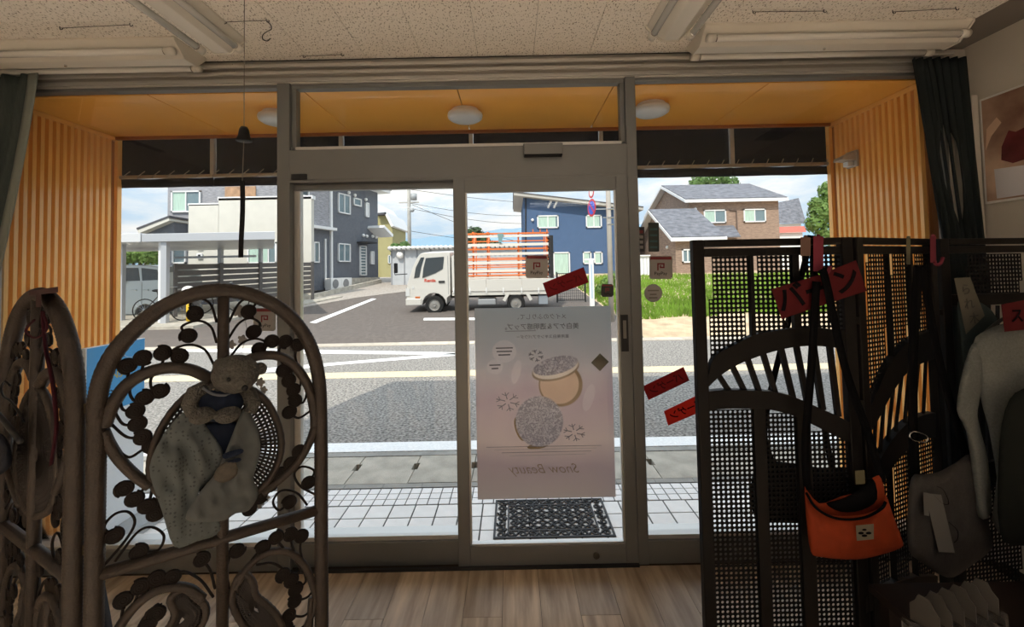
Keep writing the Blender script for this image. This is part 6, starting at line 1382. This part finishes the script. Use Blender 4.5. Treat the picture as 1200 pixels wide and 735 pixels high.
tree('garden_bush', 'weedy shrub at the field corner by the concrete pole', 'bush', g(727, Yt), [B_(712, 333, Yt, 9), B_(722, 326, Yt, 9), B_(735, 330, Yt, 10), B_(704, 340, Yt, 7), B_(742, 322, Yt, 8)], 1800, 0.05, leafmat('fresh', ()), False)
h7 = thing('beige_house', 'beige house seen through the truck rack', 'house', (atY(592, 310, 54).x, 54, G(54)))
MB().box(atY(572, 310, 54).x, atY(612, 310, 54).x, 54, 60, 0.8, atY(592, 289, 54).z).build('wall', mat('beige_render', (0.50, 0.38, 0.30), 0.9, var=0.05, vscale=2), h7)
MB().hexa([atY(569, 290, 53.5), atY(615, 289, 53.5), atY(615, 289, 53.5) + Vector((0, 7, 0)), atY(569, 290, 53.5) + Vector((0, 7, 0)), atY(574, 284, 53.5) + Vector((0, 3, 0)), atY(610, 283, 53.5) + Vector((0, 3, 0)), atY(610, 283, 53.5) + Vector((0, 4, 0)), atY(574, 284, 53.5) + Vector((0, 4, 0))]).build('roof', mat('dark_roof', ()), h7)
hwindow(h7, Wall((atY(572, 310, 54).x, 53.99), (atY(612, 310, 54).x, 53.99)), 579, 298, 590, 307, 0, 0.12)
# ------------------------------------------------------------------ blue house
BLU = mat('blue_render', (0.075, 0.125, 0.225), 0.85, var=0.05, vscale=3)
yb5 = 34.0; Qb = lambda x, y, d=0.0: atY(x, y, yb5) + Vector((0, d, 0))
h5 = thing('blue_house', 'two-storey blue house with mono-pitch roof behind the truck', 'house', (4, 34, G(34)))
xl_, xr_ = Qb(614.5, 300).x, Qb(745, 300).x; zl_, zr_ = Qb(614.5, 231).z, Qb(745, 247).z
MB().hexa([(xl_, yb5, 0.9), (xr_, yb5, 0.9), (xr_, yb5 + 8, 0.9), (xl_, yb5 + 8, 0.9), (xl_, yb5, zl_), (xr_, yb5, zr_), (xr_, yb5 + 8, zr_), (xl_, yb5 + 8, zl_)]).build('wall', BLU, h5)
MB().hexa([(xl_ - 0.75, yb5 - 0.7, zl_ + 0.05), (xr_ + 0.5, yb5 - 0.7, zr_ - 0.05), (xr_ + 0.5, yb5 + 8.6, zr_ - 0.05), (xl_ - 0.75, yb5 + 8.6, zl_ + 0.05), (xl_ - 0.75, yb5 - 0.7, zl_ + 0.27), (xr_ + 0.5, yb5 - 0.7, zr_ + 0.16), (xr_ + 0.5, yb5 + 8.6, zr_ + 0.16), (xl_ - 0.75, yb5 + 8.6, zl_ + 0.27)]).build('roof', mat('pale_eaves', (0.42, 0.40, 0.36), 0.6), h5)
MB().hexa([(xl_ - 0.8, yb5 - 0.75, zl_ + 0.275), (xr_ + 0.5, yb5 - 0.75, zr_ + 0.165), (xr_ + 0.5, yb5 + 8.6, zr_ + 0.165), (xl_ - 0.8, yb5 + 8.6, zl_ + 0.275), (xl_ - 0.8, yb5 - 0.75, zl_ + 0.33), (xr_ + 0.5, yb5 - 0.75, zr_ + 0.22), (xr_ + 0.5, yb5 + 8.6, zr_ + 0.22), (xl_ - 0.8, yb5 + 8.6, zl_ + 0.33)]).build('roof_edge', mat('dark_roof', ()), h5)
WBl = Wall((xl_, yb5 - 0.01), (xr_, yb5 - 0.01))
hwindow(h5, WBl, 629.5, 252.5, 654.5, 267.5, 0.9, 0.09); hwindow(h5, WBl, 686.5, 252, 705, 267, 0.9, 0.09); hwindow(h5, WBl, 648.5, 295.5, 668, 326, 0.95, 0.09, False); hwindow(h5, WBl, 683, 295, 693, 309.5, 0.8, 0.09, False); hwindow(h5, WBl, 696, 295, 706, 309.5, 0.8, 0.09, False)
for x in (642, 649): MB().bar(Qb(x + 4, 235, -0.06), Qb(x, 244, -0.06), 0.16, 0.06, (0, 1, 0)).build('wall_vent', WFR, h5)
MB().ball(Qb(624, 258, -0.08), 0.12, 8, 6).build('vent_cap', WFR, h5); MB().tube([Qb(616, 232, -0.08), Qb(616, 325, -0.08)], 0.05, 6).build('downpipe', DARK, h5)
# ------------------------------------------------------------------ brown brick house
BRN = mat('brown_brick_siding', (0.30, 0.215, 0.165), 0.9, var=0.28, vscale=3.0, stretch=(1, 1, 5), bump=0.3, bscale=9)
ROF = mat('grey_shingle_roof', (0.15, 0.155, 0.175), 0.8, var=0.35, vscale=2.2, stretch=(1, 1.5, 1.5), bump=0.3, bscale=6)
h6 = thing('brick_house', 'brown brick two-storey house with grey shingle roofs', 'house', (15, 34, G(34)))
def gable(xa, xb, ya, yb, ze, zr, zb, ov=0.5):
    ym = (ya + yb) / 2
    MB().prism([(xa, ya, zb), (xa, yb, zb), (xa, yb, ze), (xa, ym, zr - 0.1), (xa, ya, ze)], (xb - xa, 0, 0)).build('wall', BRN, h6)
    sl = (zr - ze) / (ym - ya); 
    for s, y0 in ((1, ya - ov), (-1, yb + ov)):
        z0 = ze - ov * sl
        MB().prism([(xa - ov, y0, z0), (xa - ov, ym, zr), (xa - ov, ym, zr + 0.22), (xa - ov, y0, z0 + 0.22)], (xb - xa + 2 * ov, 0, 0)).build('eaves', WFR, h6)
        MB().prism([(xa - ov + 0.06, y0 + s * 0.05, z0 + 0.222 + 0.05 * sl), (xa - ov + 0.06, ym, zr + 0.222), (xa - ov + 0.06, ym, zr + 0.30), (xa - ov + 0.06, y0 + s * 0.05, z0 + 0.30 + 0.05 * sl)], (xb - xa + 2 * ov - 0.12, 0, 0)).build('roof_slope', ROF, h6)
yA = 34.0; xa = atY(808, 260, yA).x; xb = atY(913, 260, yA).x; ze = atY(850, 237, yA).z + 0.15; zr = atY(782, 221, yA + 4.8).z
gable(xa, xb, yA, yA + 9.6, ze, zr, 0.9)
yW = 29.0; xaw = atY(792, 300, yW).x; xbw = xaw + 2.8; zew = atY(792, 281, yW).z + 0.1; zrw = atY(752, 250, yW + 4.2).z
gable(xaw, xbw, yW, yW + 8.4, zew, zrw, 0.9, 0.45)
MB().hexa([(xbw - 0.6, yA - 3.2, atY(840, 278.5, yA - 3.2).z), (atY(868, 278, yA - 3.2).x, yA - 3.2, atY(840, 278.5, yA - 3.2).z), (atY(860, 270, yA).x, yA, atY(840, 266, yA).z), (xbw - 0.6, yA, atY(840, 266, yA).z), (xbw - 0.6, yA - 3.2, atY(840, 277, yA - 3.2).z), (atY(868, 278, yA - 3.2).x, yA - 3.2, atY(840, 277, yA - 3.2).z), (atY(860, 270, yA).x, yA, atY(840, 264.5, yA).z), (xbw - 0.6, yA, atY(840, 264.5, yA).z)]).build('roof_slope', ROF, h6)
MB().box(xbw - 0.6, atY(864, 290, yA - 2.8).x, yA - 2.8, yA, 0.9, atY(840, 279, yA - 2.8).z).build('wall', BRN, h6)
WB6 = Wall((xa, yA - 0.01), (xb, yA - 0.01)); hwindow(h6, WB6, 824.5, 246, 850.5, 261.5, 0.5, 0.09); hwindow(h6, WB6, 871, 245, 897, 260.5, 0.5, 0.09)
W6s = Wall((xa - 0.01, yA), (xa - 0.01, yA + 9.6)); W6s.pl.n = Vector((-1, 0, 0)); hwindow(h6, W6s, 804.5, 246.5, 796.5, 253, 0, 0.08)
W6w = Wall((xaw, yW - 0.01), (xbw, yW - 0.01)); hwindow(h6, W6w, 799, 292, 812, 308, 0, 0.09)
MB().tube([atY(855, 246, yA - 0.06), atY(863, 247, yA - 0.06), atY(864, 270, yA - 0.06)], 0.05, 6).build('downpipe', mat('brown_pipe', (0.14, 0.10, 0.08), 0.6), h6)
MB().ball(atY(815, 245, yA - 0.05), 0.12, 8, 6).build('vent_cap', WFR, h6); MB().ball(atX(782, 290, xaw - 0.05), 0.12, 8, 6).build('vent_cap', WFR, h6)
pws = thing('white_shed', 'plain white garden shed left of the brick house', 'shed', (atY(750, 312, 28).x, 28, G(28)))
MB().box(atY(738, 310, 28).x, atY(761, 310, 28).x, 28, 30, G(28) - 0.2, atY(750, 300.5, 28).z).build('body', mat('white_sheet', (0.72, 0.72, 0.72), 0.6), pws); MB().box(atY(737, 310, 28).x, atY(762, 310, 28).x, 27.9, 30.1, atY(750, 300.5, 28).z, atY(750, 299, 28).z).build('lid', WFR, pws)
for k in range(5): x = atY(742 + 4 * k, 310, 28).x; MB().box(x - 0.01, x + 0.01, 27.985, 28.0, G(28), atY(750, 302, 28).z).build('panel_rib', mat('shed_joint', ()), pws)
fr_ = thing('far_house', 'distant house with tiled grey roof between brick house and tree', 'house', (atY(925, 270, 58).x, 58, 1.2))
yf = 58.0; MB().hexa([atY(898, 262, yf), atY(945, 262, yf), atY(945, 262, yf + 8), atY(898, 262, yf + 8), atY(900, 240, yf + 3), atY(936, 232, yf + 3), atY(936, 232, yf + 5), atY(900, 240, yf + 5)]).build('roof', ROF, fr_)
MB().box(atY(900, 270, yf).x, atY(942, 270, yf).x, yf + 0.5, yf + 7, 0.8, atY(920, 262, yf).z).build('wall', mat('white_sheet', ()), fr_)
rr_ = thing('red_roof_hut', 'low hut with red metal roof beside the brick house', 'hut', (atY(925, 280, 46).x, 46, 1.2))
MB().hexa([atY(910, 273, 46), atY(945, 272, 46), atY(945, 272, 50), atY(910, 273, 50), atY(912, 266, 47.5), atY(943, 265, 47.5), atY(943, 265, 48.5), atY(912, 266, 48.5)]).build('roof', mat('red_roof', (0.45, 0.10, 0.06), 0.6), rr_)
MB().box(atY(913, 280, 46).x, atY(943, 280, 46).x, 46.3, 49.7, 0.8, atY(925, 272.5, 46).z).build('wall', mat('white_sheet', ()), rr_)
# ------------------------------------------------------------------ flat-bed truck with glazier's rack
TW = mat('white_truck_paint', (0.58, 0.56, 0.51), 0.35, coat=0.3); ty = 14.4
tr = thing('flatbed_truck', 'white flatbed truck carrying an orange and white rack', 'truck', (atY(560, 366, ty).x, ty, G(ty)))
T = lambda x, y, d=0.0: atY(x, y, ty) + Vector((0, d, 0))
def bx(name, x0, y0, x1, y1, d0, d1, m, par=tr, bev=0.0):
    a, b = T(x0, (y0 + y1) / 2), T(x1, (y0 + y1) / 2); zt_, zb_ = T((x0 + x1) / 2, y0).z, T((x0 + x1) / 2, y1).z
    return MB().box(a.x, b.x, ty + d0, ty + d1, zb_, zt_).build(name, m, par, bevel=bev)
cabp = [(476.5, 357), (477, 345), (477.5, 334), (480, 326), (485, 312), (490, 302), (493.5, 297.6), (498, 296.2), (526.5, 295.3), (528, 297), (528, 346), (524, 349)] + [(509 + 14.2 * math.cos(math.pi * k / 8), 357.5 - 14.2 * math.sin(math.pi * k / 8)) for k in range(9)] + [(494.5, 358)]
body(MB(), cabp, T, 1.72, -1).build('cab', TW, tr, bevel=0.02)
wq = [(485.5, 326), (487.5, 314), (494, 301), (500, 300.5), (499, 302), (521, 300.5), (522, 302), (520, 316), (512, 320), (497, 326)]
MB().prism([T(x, y, -0.014) for x, y in [(500, 302.5), (521, 301), (519.5, 315), (511, 320), (495.5, 326), (497, 314)]], (0, 0.04, 0)).build('side_window', CGL, tr)
MB().prism([T(x, y, -0.014) for x, y in [(485.8, 326), (488, 314), (494, 302), (498, 301.5), (494.5, 313), (492, 325)]], (0, 0.04, 0)).build('quarter_window', CGL, tr)
MB().hexa([T(477.8, 331, 0.18) , T(477.9, 331, 1.54), T(478.6, 331, 1.54), T(478.6, 331, 0.18), T(491.5, 299.5, 0.22), T(491.5, 299.5, 1.5), T(492.5, 299.5, 1.5), T(492.5, 299.5, 0.22)]).build('windscreen', CGL, tr)
bx('door_seam', 525.2, 300, 526, 345, -0.003, 0.02, mat('grey_seam', (0.3, 0.3, 0.29), 0.6)); bx('door_handle', 514.5, 329, 521.5, 331.2, -0.03, 0.0, DARK)
bx('headlamp', 476.0, 338, 480.5, 347, -0.02, 0.2, mat('lamp_glass', (0.6, 0.6, 0.58), 0.1)); bx('turn_signal', 487, 347.5, 492.5, 349.5, -0.01, 0.0, mat('amber', (0.5, 0.12, 0.02), 0.4))
bx('bumper', 475.8, 350, 494, 357.8, -0.03, 1.75, TW, bev=0.02); bx('fog_lamp', 483, 335.5, 486, 338.5, -0.01, 0, mat('lamp_glass', ()))
MB().text('Rentia', 0.2, frame_mat(T(504.5, 328.5, -0.008), T(520, 328.2) - T(490, 328.8), (0, 0, 1)), 0.006, depth=0.002, fit=13 * ty / FPX).build('lettering', mat('red_vinyl', (0.55, 0.06, 0.03), 0.5), tr)
MB().tube([T(478, 321, 0.0), T(466, 321.3, -0.25), T(465.3, 317, -0.25)], 0.014, 6).build('mirror_arm', BLACK, tr); bx('mirror', 465.2, 308, 468.6, 319.5, -0.30, -0.14, BLACK, bev=0.02)
for x, y, r in ((509.2, 357.6, 10.9), (604.7, 355.5, 10.6)):
    for d in (0.0, 1.5): wheel(tr, T(x, y, d), r * ty / FPX, 0.2, 0.6)
bx('chassis', 526, 345.5, 640, 350, 0.45, 0.65, BLACK); bx('chassis', 526, 345.5, 640, 350, 1.05, 1.25, BLACK); bx('fuel_tank', 560, 350.5, 581, 357.5, 0.05, 0.5, mat('grey_tank', (0.28, 0.29, 0.30), 0.5), bev=0.03)
bx('tool_box', 631.5, 346.5, 642, 356.5, 0.05, 0.5, mat('grey_box_paint', (0.24, 0.27, 0.30), 0.5)); bx('battery_box', 533, 349, 548, 357, 0.05, 0.5, BLACK)
bx('bed_floor', 530, 341, 652, 345.5, 0.0, 1.75, TW)
bx('side_board', 531, 327.5, 570, 341.5, -0.03, 0.02, TW, bev=0.008); bx('side_board', 570.4, 327, 611, 341, -0.03, 0.02, TW, bev=0.008); bx('side_board', 611.4, 326.3, 652, 340.3, -0.03, 0.02, TW, bev=0.008)
bx('tail_board', 650, 326, 652.5, 341, 0.0, 1.75, TW); bx('side_board', 531, 327, 652, 341, 1.72, 1.77, TW); bx('head_board', 529.5, 300, 532.5, 341, 0.05, 1.7, TW)
for x in (532, 551, 570.2, 590, 611.2, 631, 651): bx('board_hinge', x - 0.6, 337 , x + 0.6, 343, -0.05, -0.02, WFR)
for a in ((596, 343, 590.5, 352.5), (617, 342.5, 622.5, 351.5)): MB().bar(T(a[0], a[1], 0.0), T(a[2], a[3], 0.0), 0.10, 0.04, (0, 1, 0)).build('mudguard_stay', TW, tr)
ORG_ = mat('orange_rack_paint', (0.72, 0.17, 0.03), 0.5); WRK = mat('white_rack_rubber', (0.72, 0.66, 0.58), 0.6)
rows = [(273.2, ORG_, 1.1), (276.6, WRK, 2.6), (282.5, ORG_, 1.2), (286.6, WRK, 3.2), (292.0, ORG_, 1.2), (297.4, WRK, 3.0), (304.2, ORG_, 1.4), (307.6, WRK, 2.6), (313.0, ORG_, 1.3), (317.2, WRK, 2.6), (322.6, ORG_, 1.5), (325.2, WRK, 1.6)]
for yy, m, h in rows:
    bx('rack_rail', 533, yy - h / 2 + 0.4, 643, yy + h / 2 + 0.4, 0.16, 0.22, m)
for yy, m, h in rows[::2]: bx('rack_rail', 533, yy - 0.4, 643, yy + 1.0, 1.45, 1.5, m)
for x in (534, 554, 571.2, 608, 641.5):
    bx('rack_post', x - 0.75, 272.5, x + 0.75, 327, 0.22, 0.30, ORG_); bx('rack_post', x - 0.55, 272.5, x + 0.55, 327, 1.5, 1.56, ORG_)
    MB().bar(T(x, 273, 0.26), T(x, 273, 1.53), 0.05, 0.05).build('rack_tie', ORG_, tr); MB().bar(T(x, 275, 0.85), T(x, 325, 0.30), 0.04, 0.04).build('rack_strut', ORG_, tr)
for x in (624.5, 633, 641): bx('rack_peg', x - 0.5, 269, x + 0.5, 273.5, 0.16, 0.24, ORG_)
bx('end_frame', 644.5, 276, 648.5, 326, 0.1, 0.18, DARK); bx('end_frame', 644.5, 276, 648.5, 326, 1.5, 1.58, DARK)
for y in (277, 288, 300, 312, 324): bx('end_rung', 645, y, 648, y + 1.6, 0.18, 1.5, DARK)
MB().hexa([T(583, 274, 0.1), T(590, 274, 0.1), T(590, 274, 0.16), T(583, 274, 0.16), T(584.5, 284, 0.1), T(588, 284, 0.1), T(588, 284, 0.16), T(584.5, 284, 0.16)]).build('clamp', mat('teal_clamp', (0.18, 0.30, 0.30), 0.5), tr)
tr.rotation_euler = (0.0656, 0, 0)
# ------------------------------------------------------------------ street furniture by the field
yq = 12.2; p = atY(715.5, 330, yq)
cpz = thing('concrete_pole', 'slim concrete roadside pole holding a round no-parking sign', 'pole', (p.x, yq, G(yq)))
MB().tube([(p.x, yq, G(yq) - 0.1), (p.x, yq, 6.5)], [0.075, 0.06], 12).build('pole', mat('weathered_pole', (0.46, 0.43, 0.38), 0.85, var=0.12, vscale=4), cpz, smooth=True)
for y in (245, 255, 263): 
    a = atY(715, y, yq); MB().box(a.x - 0.085, a.x + 0.085, yq - 0.08, yq + 0.08, a.z - 0.01, a.z + 0.01).build('band', CHROME, cpz)
sgc = atY(693.5, 243.5, yq)
MB().bar((sgc.x, yq, atY(706, 245, yq).z), (p.x, yq, atY(706, 245, yq).z), 0.03, 0.03).build('bracket', CHROME, cpz); MB().bar((p.x - 0.16, yq, atY(706, 255, yq).z), (p.x, yq, atY(706, 255, yq).z), 0.03, 0.03).build('bracket', CHROME, cpz)
nn = Vector((-0.96, -0.28, 0)).normalized()
sp_ = MB().lathe([(0, 0), (0.25, 0), (0.25, 0.006), (0, 0.006)], sgc, nn, 28).build('sign_disc', mat('sign_red', (0.62, 0.03, 0.04), 0.4), cpz)
MB().lathe([(0, 0.006), (0.19, 0.006), (0.19, 0.010), (0, 0.010)], sgc, nn, 28).build('blue_field', mat('sign_blue', (0.04, 0.10, 0.55), 0.4), sp_); 
up3 = Vector((0, 0, 1)); sd3 = nn.cross(up3).normalized(); MB().bar(sgc + nn * 0.011 + (up3 + sd3) * 0.15, sgc + nn * 0.011 - (up3 + sd3) * 0.15, 0.05, 0.004, nn).build('red_slash', mat('sign_red', ()), sp_)
sc2 = sgc + Vector((0, 0, 0.43)); MB().lathe([(0, 0), (0.16, 0), (0.16, 0.006), (0, 0.006)], sc2, nn, 24).build('sign_disc', mat('sign_red', ()), cpz); MB().lathe([(0, 0.006), (0.11, 0.006), (0.11, 0.01), (0, 0.01)], sc2, nn, 24).build('pale_field', WHITEP, cpz)
p = atG(694, 360); wp_ = thing('white_post', 'white square marker post behind the truck tail', 'post', (p.x, p.y, G(p.y)))
zt_ = atY(694, 303, p.y).z; MB().box(p.x - 0.08, p.x + 0.08, p.y - 0.05, p.y + 0.05, G(p.y), zt_).build('post', WFR, wp_, bevel=0.01); MB().box(p.x - 0.22, p.x + 0.1, p.y - 0.03, p.y + 0.03, zt_ - 0.06, zt_).build('cap', WFR, wp_)
MB().box(p.x - 0.02, p.x + 0.02, p.y - 0.055, p.y - 0.05, G(p.y) + 0.3, zt_ - 0.2).build('blue_strip', mat('pale_blue_tape', (0.4, 0.52, 0.65), 0.5), wp_)
gt0 = atY(653, 350, 16.2); gt1 = atY(686, 345, 16.2)
fg = thing('mesh_gate', 'dark wire mesh gate behind the truck tail', 'gate', (gt0.x, 16.2, G(16.2)))
zg0, zg1 = G(16.2), atY(670, 320, 16.2).z
for x in (gt0.x, gt1.x): MB().box(x - 0.025, x + 0.025, 16.18, 16.22, zg0, zg1 + 0.05).build('post', DARK, fg)
MB().box(gt0.x, gt1.x, 16.19, 16.21, zg1 - 0.03, zg1).build('rail', DARK, fg); MB().box(gt0.x, gt1.x, 16.19, 16.21, zg0 + 0.06, zg0 + 0.09).build('rail', DARK, fg)
for k in range(14): x = gt0.x + (gt1.x - gt0.x) * (k + 0.5) / 14; MB().box(x - 0.006, x + 0.006, 16.195, 16.205, zg0 + 0.06, zg1).build('bar', DARK, fg)
bw = MB()
for k in range(9): z = zg0 + 0.12 + (zg1 - zg0 - 0.15) * k / 9; bw.box(gt0.x, gt1.x, 16.196, 16.204, z - 0.005, z + 0.005)
bw.build('mesh_wires', DARK, fg)
# ------------------------------------------------------------------ grass on the field
GRA = mat('field_grass', (0.20, 0.33, 0.045), 0.8, var=0.35, vscale=0.8, transl=0.4)
V_ = []; F = []
for _ in range(26000):
    Y = 12.4 + 16.5 * random.random() ** 1.3; X = random.uniform(3.15, 3.15 + 0.62 * Y)
    if Y > 27.6: continue
    if Y < 13.6 and noise.noise(Vector((X * 0.9, Y * 1.2, 0))) > (Y - 12.9) * 0.8: continue
    h = random.uniform(0.10, 0.30) * (0.6 + 0.5 * noise.noise(Vector((X * 0.5, Y * 0.5, 4)))) + 0.05; w = random.uniform(0.015, 0.035); a = random.uniform(0, 6.28); k = len(V_)
    dx, dy = math.cos(a) * w, math.sin(a) * w; lx, ly = random.uniform(-0.1, 0.1), random.uniform(-0.1, 0.1); z = G(Y) - 0.01
    V_ += [(X - dx, Y - dy, z), (X + dx, Y + dy, z), (X + lx, Y + ly, z + h)]; F.append((k, k + 1, k + 2))
tag(MB().add(V_, F).build('grass', GRA), 'bright green wild grass on the plot before the brick house', 'grass', kind='stuff')
